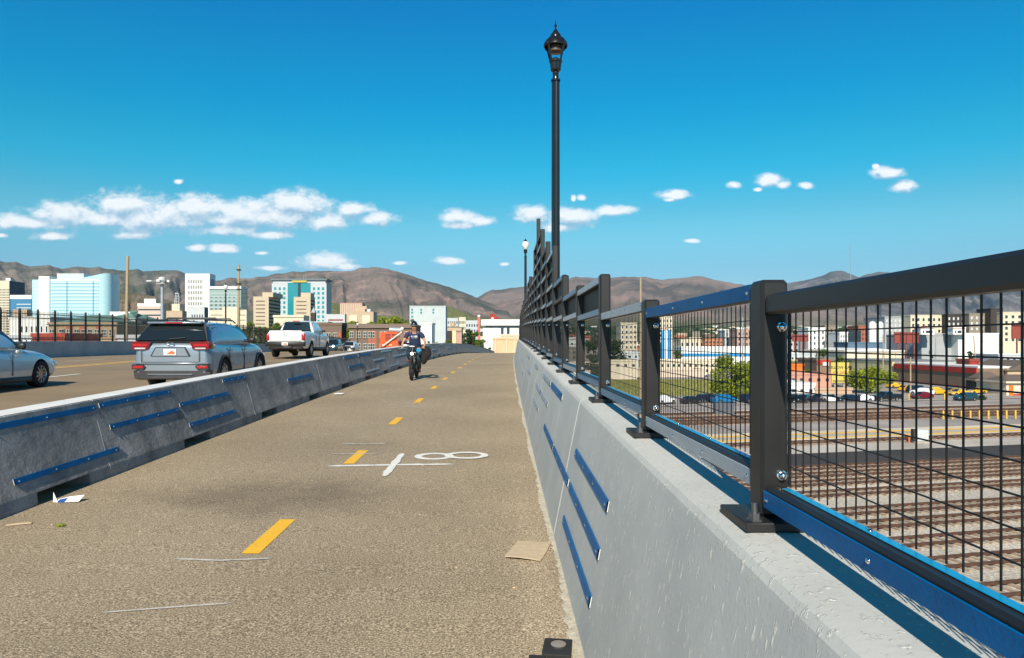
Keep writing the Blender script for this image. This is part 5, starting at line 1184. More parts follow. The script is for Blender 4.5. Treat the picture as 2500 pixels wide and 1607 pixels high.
# ------------------------------------------------------------------ trees
def leafy(name, ca, cb):
    m = bpy.data.materials.new(name); m.use_nodes = True; nt = m.node_tree; b = nt.nodes['Principled BSDF']; l = nt.links
    b.inputs['Roughness'].default_value = .6; b.inputs['Specular IOR Level'].default_value = .25
    g = node(nt, 'ShaderNodeNewGeometry'); mx = node(nt, 'ShaderNodeMix', data_type='RGBA'); mx.inputs['A'].default_value = (*ca, 1); mx.inputs['B'].default_value = (*cb, 1)
    l.new(g.outputs['Random Per Island'], mx.inputs['Factor']); l.new(mx.outputs['Result'], b.inputs['Base Color'])
    tr = node(nt, 'ShaderNodeBsdfTranslucent'); l.new(mx.outputs['Result'], tr.inputs[0]); ms = node(nt, 'ShaderNodeMixShader'); ms.inputs[0].default_value = .3
    o = nt.nodes['Material Output']; l.new(b.outputs[0], ms.inputs[1]); l.new(tr.outputs[0], ms.inputs[2]); l.new(ms.outputs[0], o.inputs[0]); return m
LF_L = leafy('light_leaves', (.13,.19,.015), (.38,.42,.05)); LF_M = leafy('mid_leaves', (.07,.12,.02), (.21,.27,.05)); LF_D = leafy('dark_leaves', (.03,.06,.02), (.08,.12,.04))
LF_P = leafy('pale_grey_leaves', (.16,.17,.11), (.30,.30,.20))
BARK = mat('bark', (.10,.07,.05), rough=.95, scale=6, var=.4)
def tree(label, px, pyt, d, wpx, leaf, n=2200, ls=.30, seed=0, zb=None, trunk=.35, cat='tree', shape=1.0, group=None, name='tree', crown_low=.28):
    rn = random.Random(seed*7+3); x = (px-VX)*d/F; zg = zb if zb is not None else terr(x, d); H = EYE+(HY-pyt)*d/F-zg; Rr = wpx*d/F/2*1.28
    t = thing(name, label, cat, (x, d, zg), group=group); blobs = []
    cz0 = H*crown_low
    for k in range(16):
        a = rn.uniform(0, 6.283); q = rn.random()**.5; zt = rn.random()
        prof = math.sin(math.pi*(.12+.80*zt))**.6 if shape == 1.0 else (1.05-zt)
        rr = Rr*q*prof*.72; br = Rr*rn.uniform(.26, .42)*(1 if shape == 1.0 else (1.1-zt*.8))
        z = cz0+br*.5+(H-cz0-br*1.3)*zt; blobs.append((rr*math.cos(a), rr*math.sin(a), z, br))
    b = MB(); b.tube([(0,0,0),(Rr*.03,0,H*.25),(Rr*.06,.0,H*.5),(0,0,H*.8)], [trunk, trunk*.8, trunk*.5, trunk*.12], 8)
    for (bx, by, bz, br) in blobs[:9]:
        z0 = max(H*.2, bz-Rr*.8); b.tube([(Rr*.03,0,min(z0, H*.45)), (bx*.5, by*.5, (min(z0, H*.45)+bz)/2+.1*Rr), (bx, by, bz)], [trunk*.42, trunk*.25, trunk*.06], 5)
    b.build('trunk', BARK, t, smooth=50)
    b = MB()
    for k in range(n):
        bx, by, bz, br = rn.choice(blobs)
        v = Vector((rn.gauss(0,1), rn.gauss(0,1), rn.gauss(0,1))).normalized()*br*(rn.random()**.33)*(1+rn.uniform(-.05,.22)); v.z *= .8
        c = Vector((bx, by, bz))+v; s = ls*rn.uniform(.7, 1.5)
        u = Vector((rn.gauss(0,1), rn.gauss(0,1), rn.gauss(0,.6))).normalized(); w_ = u.cross(Vector((rn.gauss(0,1), rn.gauss(0,1), rn.gauss(0,1)))).normalized()
        b.add([c-u*s, c-w_*s*.55, c+u*s, c+w_*s*.55], [(0,1,2,3)])
    b.build('crown', leaf, t, fixn=False); return t
gz = GZ
tree('big sunlit yellow-green tree in front of the pale yellow garage', 2127, 893, 168, 98, LF_L, 6500, .24, 1, crown_low=.12)
tree('large bright green tree in the second fence panel', 1790, 862, 150, 96, LF_L, 6000, .22, 2, crown_low=.1)
tree('green tree at the right edge of the second panel', 1850, 880, 152, 70, LF_M, 3500, .22, 3, crown_low=.1)
tree('round green tree seen between two posts left of the third panel', 1448, 835, 190, 44, LF_D, 3000, .26, 4, crown_low=.1)
tree('dark bushy tree behind the third panel', 1500, 824, 240, 60, LF_D, 2500, .35, 5, crown_low=.1)
tree('small tree before the long white building', 1650, 852, 300, 26, LF_M, 1500, .3, 6, crown_low=.15)
tree('cone-shaped dark tree before the blue-grey warehouse', 2272, 845, 280, 16, LF_M, 1500, .22, 7, shape=.5, crown_low=.05)
tree('small dark tree before the white warehouse', 2366, 856, 270, 16, LF_D, 1000, .25, 8, crown_low=.05)
tree('leafy green tree above the red-topped shop', 2010, 852, 250, 40, LF_M, 2500, .3, 9, crown_low=.1)
tree('low green trees left of the cream warehouse', 2050, 862, 255, 34, LF_M, 2000, .3, 10, crown_low=.1)
tree('thin street tree beside the white shed', 1972, 900, 200, 14, LF_M, 900, .22, 11, crown_low=.3)
tree('weedy bush by the right end of the brown building', 2372, 928, 178, 26, LF_M, 1200, .22, 12, crown_low=.0, cat='bush', name='bush')
tree('low green hedge bush behind the blue-green car', 2396, 964, 148, 20, LF_D, 900, .15, 13, crown_low=.0, cat='bush', name='bush')
for i, (px, py, w_) in enumerate(((935,768,52),(968,772,44),(1000,788,34),(905,783,22),(860,783,30),(842,790,16),(985,781,30))):
    tree(['tallest olive tree above the brown apartments','second olive tree above the brown apartments, right of the tallest','low tree right of the olive trees, by the white block','small bright tree before the tan building\'s right bay','small bright tree before the tan building\'s left bay','small tree left of the tan building','dark tree between the olive trees and the white block'][i], px, py-(3 if i < 2 else 0), 300+10*i, w_*1.35, LF_M if i in (6,) else LF_L, 3600 if i < 2 else 1700, .42, 20+i, crown_low=.45)
for i, (px, py, w_) in enumerate(((632,781,34),(655,785,36),(612,790,26),(676,792,24),(600,797,20))):
    tree(['dark green tree below the left beige tower','dark green tree left of the pickup cab','small dark tree behind the silver car mirror','dark tree just behind the pickup cab','low dark tree by the silver car nose'][i], px, py-4, 240+12*i, w_*1.4, LF_M, 3000, .3, 30+i, crown_low=.4)
tree('small green tree behind the high-mast light', 383, 790, 200, 26, LF_M, 1400, .3, 40, crown_low=.3); tree('dark tree left of the silver car roof', 352, 800, 180, 20, LF_D, 1200, .25, 41, crown_low=.3)
for i, (px, py, w_) in enumerate(((1010,776,26),(1032,778,22),(1140,800,34),(1160,806,26),(1182,836,24),(1126,806,30),(1172,825,26),(1075,822,30),(1095,828,22),(1192,842,16),(1150,820,26))):
    tree(['pale tree against the white block, above the cyclist\'s head','pale tree against the white block, right of the cyclist\'s head','green street tree left of the white hall','street tree nearer the white hall','bright bush tree left of the beige warehouse','grey-green street tree at the far street','street tree under the white hall corner','green tree at the foot of the white block','small bush tree right of the white block','lowest bush against the beige warehouse','mid street tree in the far avenue'][i], px, py, [300,300,480,430,180,600,300,230,240,178,380][i], w_, [LF_P,LF_P,LF_D,LF_M,LF_L,LF_D,LF_M,LF_L,LF_M,LF_L,LF_D][i], 1500, [.3,.3,.6,.5,.22,.7,.35,.3,.3,.2,.45][i], 50+i, crown_low=.15)
for i, (px, py, w_) in enumerate(((1050,832,60),(1000,848,0))):
    if w_: tree('low yellow-green hedge along the foot of the white block', px, py, 235, w_, LF_L, 2000, .3, 70, crown_low=.0, cat='hedge', name='hedge')
# far tree mass between the houses: nobody could count it
b = MB(); rn = random.Random(12)
for i in range(16000):
    d = rn.choice([rn.uniform(900, 2000), rn.uniform(2000, 4700)]); px = rn.uniform(-60, 2560); x = (px-VX)*d/F; z = terr(x, d); s = rn.uniform(2.5, 6)*(1 if d < 2000 else 1.6)
    c = Vector((x, d, z+s*.5)); u = Vector((1, rn.uniform(-.5,.5), rn.uniform(-.3,.3))).normalized()*s; w_ = Vector((rn.uniform(-.4,.4), rn.uniform(-.4,.4), 1))*s*.7; k = Vector((rn.uniform(-.3,.3), 1, .2)).normalized()*s
    b.add([c-u, c+w_, c+u, c-w_], [(0,1,2,3)]); b.add([c-k, c+w_*.9, c+k, c-w_], [(0,1,2,3)])
tag(b.build('far_trees', LF_D, fixn=False), 'dark scattered street trees between the far city blocks', 'trees', kind='stuff')
# grass verge behind the street, seen in the second and third panels
b = MB(); rn = random.Random(3)
gp = [at(1440, 960, 160), at(1900, 968, 158), at(1900, 925, 226), at(1440, 925, 226)]
b2 = MB(); b2.add([(p[0], p[1], GZ+.14) for p in gp], [(0,1,2,3)]); struct(b2.build('grass_ground', mat('grass_soil', (.20,.20,.06), rough=1, col2=(.34,.30,.12), scale=.25), fixn=False))
for i in range(14000):
    s, q = rn.random(), rn.random(); a = Vector(gp[0])*(1-s)+Vector(gp[1])*s; c = Vector(gp[3])*(1-s)+Vector(gp[2])*s; p = a*(1-q)+c*q; h = rn.uniform(.15, .5)
    a_ = rn.uniform(0, 3.14); dx, dy = .16*math.cos(a_), .16*math.sin(a_)
    b.add([(p.x-dx, p.y-dy, GZ+.14), (p.x+dx, p.y+dy, GZ+.14), (p.x+rn.uniform(-.1,.1), p.y, GZ+.14+h)], [(0,1,2)])
tag(b.build('grass', leafy('dry_grass_blades', (.20,.22,.04), (.40,.38,.14)), fixn=False), 'yellow-green rough grass strip behind the parked cars', 'grass', kind='stuff')
# ------------------------------------------------------------------ vehicles
def paint(name, col, metal=.35, rough=.28): return mat(name, col, rough=rough, metal=metal, var=.03, scale=2, coat=1.0)
P_PROTO = paint('paint_proto', (.3,.3,.3))
M_GLASS = glass_mat('tinted_car_glass', (.012,.018,.022), rough=.04, var=.02); M_GLASSB = glass_mat('side_car_glass', (.02,.07,.10), rough=.05, var=.05)
M_TYRE = mat('tyre_rubber', (.018,.018,.018), rough=.85); M_RIM = mat('alloy_rim', (.50,.50,.52), rough=.25, metal=.9); M_TRIM = mat('black_car_trim', (.02,.02,.022), rough=.5); M_UNDER = mat('underbody', (.01,.01,.01), rough=.95)
M_TAIL = mat('red_tail_lamp', (.42,.008,.012), rough=.15, coat=1, var=.3, scale=14); M_TAILD = mat('dark_red_lens', (.18,.004,.008), rough=.12, coat=1); M_HEAD = mat('clear_headlamp', (.75,.78,.80), rough=.1, metal=.4, coat=1); M_PLATE = mat('licence_plate_white', (.75,.75,.72), rough=.4)
M_PLATEO = mat('licence_plate_arch', (.65,.16,.05), rough=.4); M_LIT = mat('lit_headlamp', (1,.97,.9), emit=6)
M_RAILM = mat('satin_roof_rail', (.03,.03,.035), rough=.35)
def ring_section(y, w, zb, zt, crown=.03, tuck=.86):
    h = zt-zb; half = [(0, zb), (w*tuck, zb), (w*.965, zb+.07), (w, zb+.30*h), (w*.992, zb+.62*h), (w*.955, zt-.06), (w*.87, zt-.005), (0, zt+crown)]
    return [(x, y, z) for x, z in half]+[(-x, y, z) for x, z in half[-2:0:-1]]
def lofted(name, secs, m, parent, sub=2, sm=180):
    b = MB(); b.sweep(secs); o = b.build(name, m, parent)
    md = o.modifiers.new('sub', 'SUBSURF'); md.levels = sub; md.render_levels = sub
    bake(o); o.data.polygons.foreach_set('use_smooth', [True]*len(o.data.polygons)); o.data.set_sharp_from_angle(angle=R(50)); return o
def cut_arches(o, cuts, m_dark):
    b = MB()
    for (y, z, r, x0, x1) in cuts: b.lathe([(0,x0),(r,x0),(r,x1),(0,x1)], 28, c=(0, y, z), ax='x')
    c = b.build('cutter', m_dark); o.data.materials.append(m_dark)
    md = o.modifiers.new('cut', 'BOOLEAN'); md.object = c; md.solver = 'EXACT'; md.operation = 'DIFFERENCE'; md.use_self = True
    bpy.context.view_layer.update(); c.parent = o.parent; bpy.context.view_layer.update()
    bake(o); me = o.data
    for p in me.polygons:
        cx = p.center
        for (y, z, r, x0, x1) in cuts:
            q = math.hypot(cx.y-y, cx.z-z)
            if q < r*1.005 and (q > r*.6 and abs(p.normal.x) < .5 or abs(abs(p.normal.x)-1) < .02 and q < r*.99 and abs(cx.x) < max(abs(x0), abs(x1))*.99): p.material_index = len(me.materials)-1; p.use_smooth = False
    me.set_sharp_from_angle(angle=R(35)); bpy.data.objects.remove(c)
def wheel(t, x, y, r, wd, side, spokes=10, rim=M_RIM):
    w_ = bpy.data.objects.new('wheel', None)
    b = MB(); s = side
    b.lathe([(r*.66, x-s*.02), (r*.70, x+s*.008), (r*.86, x+s*.012), (r*.965, x-s*.005), (r, x-s*.03), (r, x-s*(wd-.03)), (r*.96, x-s*wd), (r*.6, x-s*wd)], 28, c=(0, y, r), ax='x')
    o = b.build('tyre', M_TYRE, None, smooth=50); 
    b = MB(); b.lathe([(r*.67, x-s*.012), (r*.64, x-s*.03), (r*.60, x-s*.035), (r*.60, x-s*.14), (0, x-s*.14)], 28, c=(0, y, r), ax='x'); b.lathe([(0, x-s*.02), (r*.12, x-s*.022), (r*.14, x-s*.06)], 12, c=(0, y, r), ax='x')
    for k in range(spokes):
        a = 2*math.pi*k/spokes; ca, sa = math.cos(a), math.sin(a); pw = .020*r/.32
        p = lambda rr, e, xx: (xx, y+rr*sa+e*ca, r+rr*ca-e*sa)
        x1, x2 = x-s*.022, x-s*.06
        b.add([p(r*.10,-pw*1.2,x1),p(r*.10,pw*1.2,x1),p(r*.64,pw*.8,x-s*.014),p(r*.64,-pw*.8,x-s*.014),p(r*.10,-pw*1.2,x2),p(r*.10,pw*1.2,x2),p(r*.64,pw*.8,x2),p(r*.64,-pw*.8,x2)], [(0,1,2,3),(0,3,7,4),(1,5,6,2),(3,2,6,7),(4,7,6,5)])
    rm = b.build('rim', rim, None, smooth=30)
    w_ = o; o.name = 'wheel'; o.parent = t; rm.parent = o; return o
def side_poly(t, name, poly, xf, m, s, th=.012, off=.012):
    """flat window on the cabin side: polygon of (y, z); xf(z) gives the side's half width"""
    b = MB(); n = len(poly)
    A = [(s*(xf(z)+off), y, z) for y, z in poly]; B_ = [(s*(xf(z)+off-th), y, z) for y, z in poly]
    b.add(A+B_, [tuple(range(n)), tuple(range(2*n-1, n-1, -1))]+[(i, i+n, (i+1) % n+n, (i+1) % n) for i in range(n)]); return b.build(name, m, t)
def end_glass(t, name, y0, z0, w0, y1, z1, w1, m, off=.02, sgn=1, curve=.05, n=6):
    b = MB(); secs = []
    for i in range(n+1):
        u = -1+2*i/n; c_ = curve*(1-u*u)
        secs.append([(u*w0, y0+sgn*(off+c_), z0), (u*w1, y1+sgn*(off+c_), z1), (u*w1, y1+sgn*(off+c_-.01), z1-.004), (u*w0, y0+sgn*(off+c_-.01), z0-.004)])
    b.sweep(secs); return b.build(name, m, t, smooth=40)
SPEC = {  # L, W, wheelbase, front overhang, wheel r, belt z, roof z, (windscreen base y, roof front y, roof rear y, rear glass base y), hood z, trunk z, kind
 'sedan':  dict(L=4.62, W=1.80, wb=2.68, fo=.92, r=.325, belt=.93, roof=1.46, ys=(.98, .30, -1.02, -1.72), nose=.70, hood=.90, tail=1.02, gc=.19),
 'suv':    dict(L=4.76, W=1.89, wb=2.78, fo=.93, r=.365, belt=1.08, roof=1.66, ys=(1.12, .45, -1.86, -2.22), nose=.84, hood=1.06, tail=1.16, gc=.23),
 'van':    dict(L=5.05, W=1.95, wb=3.0, fo=.95, r=.34, belt=1.08, roof=1.76, ys=(1.55, .75, -2.05, -2.42), nose=.80, hood=1.02, tail=1.12, gc=.20),
 'pickup': dict(L=5.85, W=2.00, wb=3.57, fo=1.0, r=.40, belt=1.27, roof=1.92, ys=(1.35, .72, -.72, -.98), nose=1.08, hood=1.26, tail=1.36, gc=.40)}
def car(kind, pm, detail=True, cab=True):
    s = SPEC[kind]; L_, W_, h = s['L']/2, s['W']/2, s
    t = thing(kind, 'x', 'car'); yf = L_-s['fo']; yr = yf-s['wb']; gc = s['gc']; bz = s['belt']
    secs = [ring_section(-L_, W_*.86, gc+.16, s['tail']-.22), ring_section(-L_+.03, W_*.93, gc+.06, s['tail']-.05), ring_section(-L_+.18, W_*.975, gc, s['tail']), ring_section(s['ys'][3]+.05 if kind != 'pickup' else -1.2, W_, gc, s['tail'] if kind in ('pickup',) else max(s['tail'], bz)),
            ring_section(-.3, W_, gc, bz), ring_section(s['ys'][0]-.1, W_*.995, gc, bz), ring_section(s['ys'][0]+.35, W_*.985, gc, (bz+s['hood'])/2+.01), ring_section(L_-.45, W_*.94, gc+.02, s['nose']+.08), ring_section(L_-.12, W_*.85, gc+.06, s['nose']), ring_section(L_, W_*.70, gc+.14, s['nose']-.14)]
    body = lofted('body', secs, pm, t)
    R_ = s['r']
    cut_arches(body, [(yf, R_, R_*1.16, W_*.62, W_*1.2), (yf, R_, R_*1.16, -W_*1.2, -W_*.62), (yr, R_, R_*1.16, W_*.62, W_*1.2), (yr, R_, R_*1.16, -W_*1.2, -W_*.62)], M_UNDER)
    y0, y1, y2, y3 = s['ys']; zr = s['roof']; wb_, wr = W_*.93, W_*.70
    def cs(y, z): 
        hh = z-(bz-.08); half = [(0, bz-.08), (wb_, bz-.08), (wb_*.985, bz-.08+.3*hh), ((wb_+wr)/2*1.0, bz-.08+.68*hh), (wr*1.0, z-.05), (wr*.86, z-.005), (0, z+.02)]
        return [(x, y, q) for x, q in half]+[(-x, y, q) for x, q in half[-2:0:-1]]
    cb = lofted('cabin', [cs(y0+.02, bz-.04), cs((y0+y1)/2, (bz+zr)/2+.02), cs(y1, zr-.03), cs((y1+y2)/2, zr), cs(y2, zr-.03), cs((y2+y3)/2, (bz+zr)/2+.02), cs(y3-.02, bz-.04 if kind != 'sedan' else s['tail']-.04)], pm, t)
    xf = lambda z: wb_*.985+(wr*1.0-wb_*.985)*((z-bz)/(zr-.06-bz))*1.0
    zt = zr-.115; zb = bz+.035
    fz = lambda q: y0+(y1-y0)*q      # windscreen pillar line
    for sd_ in (-1, 1):
        mid = (y0+y3)/2 if kind != 'pickup' else (y1+y2)/2-.1
        if kind == 'pickup': polys = [[(y0-.22, zb), (y1+.02, zt), (mid+.05, zt), (mid+.05, zb)], [(mid-.03, zb), (mid-.03, zt), (y2+.06, zt), (y3+.10, zb)]]
        elif kind == 'sedan': polys = [[(y0-.28, zb), (y1-.02, zt), (mid+.30, zt), (mid+.34, zb)], [(mid+.27, zb), (mid+.23, zt), (y2-.02, zt-.02), (y2-.22, zb)], [(y2-.27, zb), (y2-.08, zt-.04), (y2-.20, zt-.12), (y3+.30, zb+.02)]]
        else: polys = [[(y0-.28, zb), (y1-.02, zt), (mid+.62, zt), (mid+.66, zb)], [(mid+.59, zb), (mid+.55, zt), (mid-.42, zt), (mid-.46, zb)], [(mid-.53, zb), (mid-.49, zt), (y2+.20, zt-.03), (y2+.04, zb+.10), (y2+.04, zb)]]
        for p in polys: side_poly(t, 'side_window', p, xf, M_GLASSB, sd_)
        if detail:
            b = MB(); b.bbox(sd_*(wb_+.04)-.09, sd_*(wb_+.04)+.10, y0-.42, y0-.32, bz+.02, bz+.17, .03); b.build('mirror', M_TRIM, t, smooth=50)
            for dy in ([mid+.80, mid-.30] if kind != 'pickup' else [y2+.85, y2+.1]):
                b = MB(); b.bbox(sd_*(W_+.012)-.014, sd_*(W_+.012)+.014, dy-.10, dy+.10, bz-.16, bz-.125, .01); b.build('door_handle', pm, t, smooth=50)
                b = MB(); b.box(sd_*(W_-.004)-.010, sd_*(W_-.004)+.010, dy-.16, dy-.152, gc+.14, bz-.05); b.build('door_seam', M_TRIM, t)
            b = MB(); b.bbox(sd_*W_*.97-.03, sd_*W_*.97+.03, yr+R_*1.2, yf-R_*1.2, gc-.03, gc+.09, .02); b.build('sill', M_TRIM, t, smooth=50)
        for yy in (yf, yr): wheel(t, sd_*(W_-.015), yy, R_, .23, sd_)
    end_glass(t, 'windscreen', y0-.05, bz+.01, wb_*.86, y1+.04, zr-.075, wr*.90, M_GLASS, sgn=1)
    end_glass(t, 'rear_window', y3+.04, bz+.04 if kind != 'sedan' else s['tail']+.01, wb_*.84, y2-.03, zr-.08, wr*.90, M_GLASS, sgn=-1, curve=.02)
    for sd_ in (-1, 1):
        b = MB(); b.bbox(sd_*W_*.48, sd_*W_*.86, L_-.28, L_-.07, s['nose']-.22, s['nose']-.06, .04); b.build('headlight', M_HEAD, t, smooth=50)
        if kind != 'suv':
            b = MB(); b.bbox(sd_*W_*(.80 if kind == 'pickup' else .52), sd_*W_*.955, -L_-.012, -L_+.16, s['tail']-(.52 if kind == 'pickup' else .26), s['tail']-(.16 if kind == 'pickup' else .10), .03); b.build('taillight', M_TAIL, t, smooth=50)
    b = MB(); b.bbox(-W_*.40, W_*.40, L_-.05, L_+.012, s['nose']-.34, s['nose']-.16, .03); b.build('grille', M_TRIM, t, smooth=50)
    b = MB(); b.bbox(-W_*.66, W_*.66, L_-.2, L_-.01, gc+.03, gc+.15, .05); b.build('front_bumper', M_TRIM, t, smooth=50)
    if kind != 'suv' or not detail:
        b = MB(); b.bbox(-W_*.86, W_*.86, -L_-.03, -L_+.18, gc+.0, gc+.14, .04); b.build('rear_bumper', M_TRIM, t, smooth=50)
    if kind == 'pickup':
        # hollow out the bed with a dark liner look, then the tailgate, bumper and hitch
        b = MB(); b.box(-W_*.84, W_*.84, -L_+.10, y3-.12, bz+.02, s['tail']+.012); b.build('bed_liner', M_UNDER, t)
    return t
def plate(t, x, y, z, sgn=-1):
    b = MB(); b.bbox(x-.152, x+.152, y-.006, y+.006, z-.076, z+.076, .004); o = b.build('licence_plate', M_PLATE, t)
    b = MB(); b.prism([(-.10,-.05),(.12,-.05),(.12,0),(.06,.035),(.0,.02),(-.04,-.02)], y+sgn*.0065, y+sgn*.0085, ax='y'); q = b.build('arch_picture', M_PLATEO, o); q.location = (x, 0, z)
    return o
# ---- silver SUV, the nearest car
P_SUV = paint('silver_grey_paint', (.30,.36,.42), metal=.45, rough=.25)
t = car('suv', P_SUV); t.name = 'silver_suv'; tag(t, 'silver grey SUV seen from behind, nearest car in the road beside the path', 'car')
L_, W_ = 2.38, .945
px_, py_, pz_ = S(-7.96, 17.95+2.38, 0); t.location = (px_-.10, py_, pz_)
t.rotation_euler = (math.atan(.013), 0, 0)
def back(name, poly, m, par_=None, y0=-L_-.028, y1=-L_+.03):
    b = MB(); b.prism(poly, y0, y1, ax='y'); return b.build(name, m, par_ or t)
for c in list(t.children):
    if c.name.startswith('rear_window'): bpy.data.objects.remove(c)
rg = end_glass(t, 'rear_window', -2.30, 1.20, .85, -1.98, 1.585, .66, M_GLASS, off=.06, sgn=-1, curve=.03)
end_glass(t, 'rear_window_surround', -2.285, 1.155, .875, -1.945, 1.635, .70, M_TRIM, off=.04, sgn=-1, curve=.03)
b = MB(); b.bbox(-.66, .66, -2.20, -1.85, 1.60, 1.655, .02); sp = b.build('spoiler', P_SUV, t, smooth=50); b = MB(); b.bbox(-.20, .22, -2.212, -2.19, 1.61, 1.642, .006); b.build('high_brake_light', M_TAIL, sp)
b = MB(); b.tube([(-.02, -2.39, 1.232), (.36, -2.385, 1.262)], .014, 6); b.build('rear_wiper', M_TRIM, t)
for sd_ in (-1, 1):
    pts = [(sd_*.475, 1.150), (sd_*.93, 1.178), (sd_*.935, .985), (sd_*.66, .955), (sd_*.54, .99)]
    o = back('taillight', pts, M_TAILD, y1=-L_+.10)
    b = MB(); b.bbox(sd_*.56, sd_*.91, -L_-.036, -L_-.029, 1.055, 1.11, .003); b.build('lit_strip', M_TAIL, o)
    b = MB(); b.bbox(sd_*.60, sd_*.86, -L_-.036, -L_-.029, .985, 1.02, .003); b.build('reversing_lens', M_HEAD, o)
    b = MB(); b.bbox(sd_*.925-.02, sd_*.925+.032, -L_-.02, -L_+.34, .99, 1.17, .02); b.build('side_lens', M_TAILD, o, smooth=50)
    o = back('reflector_housing', [(sd_*.60, .56), (sd_*.66, .61), (sd_*.93, .61), (sd_*.93, .50), (sd_*.66, .48)], M_TRIM, y0=-L_-.035)
    b = MB(); b.bbox(sd_*.66, sd_*.90, -L_-.045, -L_-.036, .52, .58, .004); b.build('reflector', M_TAIL, o)
o = back('plate_recess', [(-.48, .82), (-.36, 1.035), (.36, 1.035), (.48, .82)], M_TRIM, y0=-L_-.030)
back('plate_panel', [(-.44, .822), (-.345, 1.015), (.345, 1.015), (.44, .822)], P_SUV, y0=-L_-.034)
plate(t, 0, -L_-.045, .912)
b = MB(); b.lathe([(.055,-.008),(.075,-.012),(.085,-.006),(.085,0)], 24, c=(0, -L_-.032, 1.125), ax='y'); e = b.build('emblem', M_CHROME, t, smooth=40); e.scale = (1, 1, .52); e.location.z = 1.125*(1-.52)
b = MB(); b.box(-.70, .70, -L_-.034, -L_-.02, .664, .676); b.build('hatch_seam', M_TRIM, t)
for sd_ in (-1, 1):
    b = MB(); b.box(sd_*.70-.006, sd_*.70+.006, -L_-.032, -L_-.02, .67, .95); b.build('hatch_seam', M_TRIM, t)
b = MB(); b.bbox(-.93, .93, -L_-.05, -L_+.25, .62, .665, .02); b.build('bumper_ledge', P_SUV, t, smooth=50)
M_CLAD = mat('dark_grey_cladding', (.055,.055,.06), rough=.45)
b = MB(); b.sweep([[(x, -L_-.045+.10*(abs(x)/.93)**3, .46), (x*.98, -L_-.03+.10*(abs(x)/.93)**3, .27), (x*.95, -L_+.2, .23), (x, -L_+.25, .46)] for x in rng(-.935, .935, 13)]); b.build('lower_bumper', M_CLAD, t, smooth=40)
b = MB(); b.bbox(-.55, .55, -L_-.052, -L_-.01, .36, .385, .01); b.build('bumper_strip', P_SUV, t)
for sd_ in (-1, 1):
    for yy in (-2.38+4.76-.93-2.78, 2.38-.93):
        pts = [(yy+.455*math.cos(a), .365+.455*math.sin(a)) for a in rng(-.15, math.pi+.15, 17)]
        b = MB(); secs = [[(sd_*(W_+.012), y_, z_), (sd_*(W_+.012), yy+(y_-yy)*.90, .365+(z_-.365)*.90), (sd_*(W_-.05), yy+(y_-yy)*.90, .365+(z_-.365)*.90), (sd_*(W_-.05), y_, z_)] for y_, z_ in pts]
        b.sweep(secs); b.build('arch_cladding', M_CLAD, t, smooth=40)
    b = MB(); b.bbox(sd_*W_*.985-.03, sd_*W_*.985+.03, -.95, 1.0, .25, .40, .02); b.build('sill_cladding', M_CLAD, t, smooth=50)
    b = MB(); b.tube([(sd_*.60, -1.75, 1.62), (sd_*.61, -1.6, 1.70), (sd_*.61, .1, 1.715), (sd_*.60, .35, 1.65)], .018, 8); b.build('roof_rail', M_RAILM, t, smooth=50)
for yy in (-1.15, -.1):
    b = MB(); b.tube([(-.66, yy, 1.69), (-.62, yy, 1.76), (.62, yy, 1.76), (.66, yy, 1.69)], .02, 8); b.build('roof_crossbar', M_RAILM, t, smooth=50)
# ---- white pickup
P_WHT = paint('white_paint', (.86,.86,.85), metal=0, rough=.3)
t = car('pickup', P_WHT); t.name = 'white_pickup'; tag(t, 'white pickup truck seen from behind, ahead of the silver SUV', 'pickup truck')
px_, py_, pz_ = S(-11.02, 36.8+2.92, 0); t.location = (px_, py_, pz_+.05)
b = MB(); b.bbox(-.80, .80, -2.95, -2.915, .82, 1.345, .02); tg = b.build('tailgate', P_WHT, t, smooth=50)
b = MB(); b.bbox(-.13, .13, -2.962, -2.95, 1.245, 1.275, .005); b.build('handle', M_TRIM, tg); b = MB(); b.lathe([(.04,-.006),(.065,-.009),(.075,-.002)], 14, c=(0, -2.952, 1.12), ax='y'); b.build('emblem', M_CHROME, tg)
b = MB(); b.box(-.64, .64, -2.957, -2.951, .93, .942); b.build('tailgate_crease', bm_('soft_grey', (.5,.5,.5)), tg)
b = MB(); b.bbox(-1.0, 1.0, -3.06, -2.86, .56, .80, .04); b.bbox(-.35, .35, -3.03, -2.86, .44, .57, .02); bp_ = b.build('rear_step_bumper', M_TRIM, t, smooth=50); plate(bp_, 0, -3.068, .69)
b = MB(); b.box(-.7, .7, -2.6, 1.6, .30, .5); b.build('chassis', M_UNDER, t); b = MB(); b.tube([(-.9, -1.9, .40), (.9, -1.9, .40)], .09, 10); b.ball((0, -1.9, .40), .19, 12); b.build('rear_axle', M_UNDER, t)
b = MB(); b.bbox(-.17, .19, -1.06, -1.0, 1.84, 1.89, .01); b.build('high_brake_light', M_TAIL, t)
b = MB(); b.tube([(.55, -2.7, .36), (.62, -1.6, .38)], .05, 8); b.build('exhaust', M_STEEL, t)
# ---- silver-blue sedan leaving the left edge
P_SED = paint('pale_silver_blue_paint', (.56,.66,.73), metal=.25, rough=.25)
t = car('sedan', P_SED); t.name = 'silver_sedan'; tag(t, 'pale silver-blue sedan, only its front half in the photo at the left edge', 'car')
px_, py_, pz_ = S(-12.28, 16.95, 0); t.location = (px_, py_, pz_+.0)
b = MB(); b.bbox(.86, .92, .40, .62, .84, .93, .02); b.build('mirror_cover', P_SED, t, smooth=50)
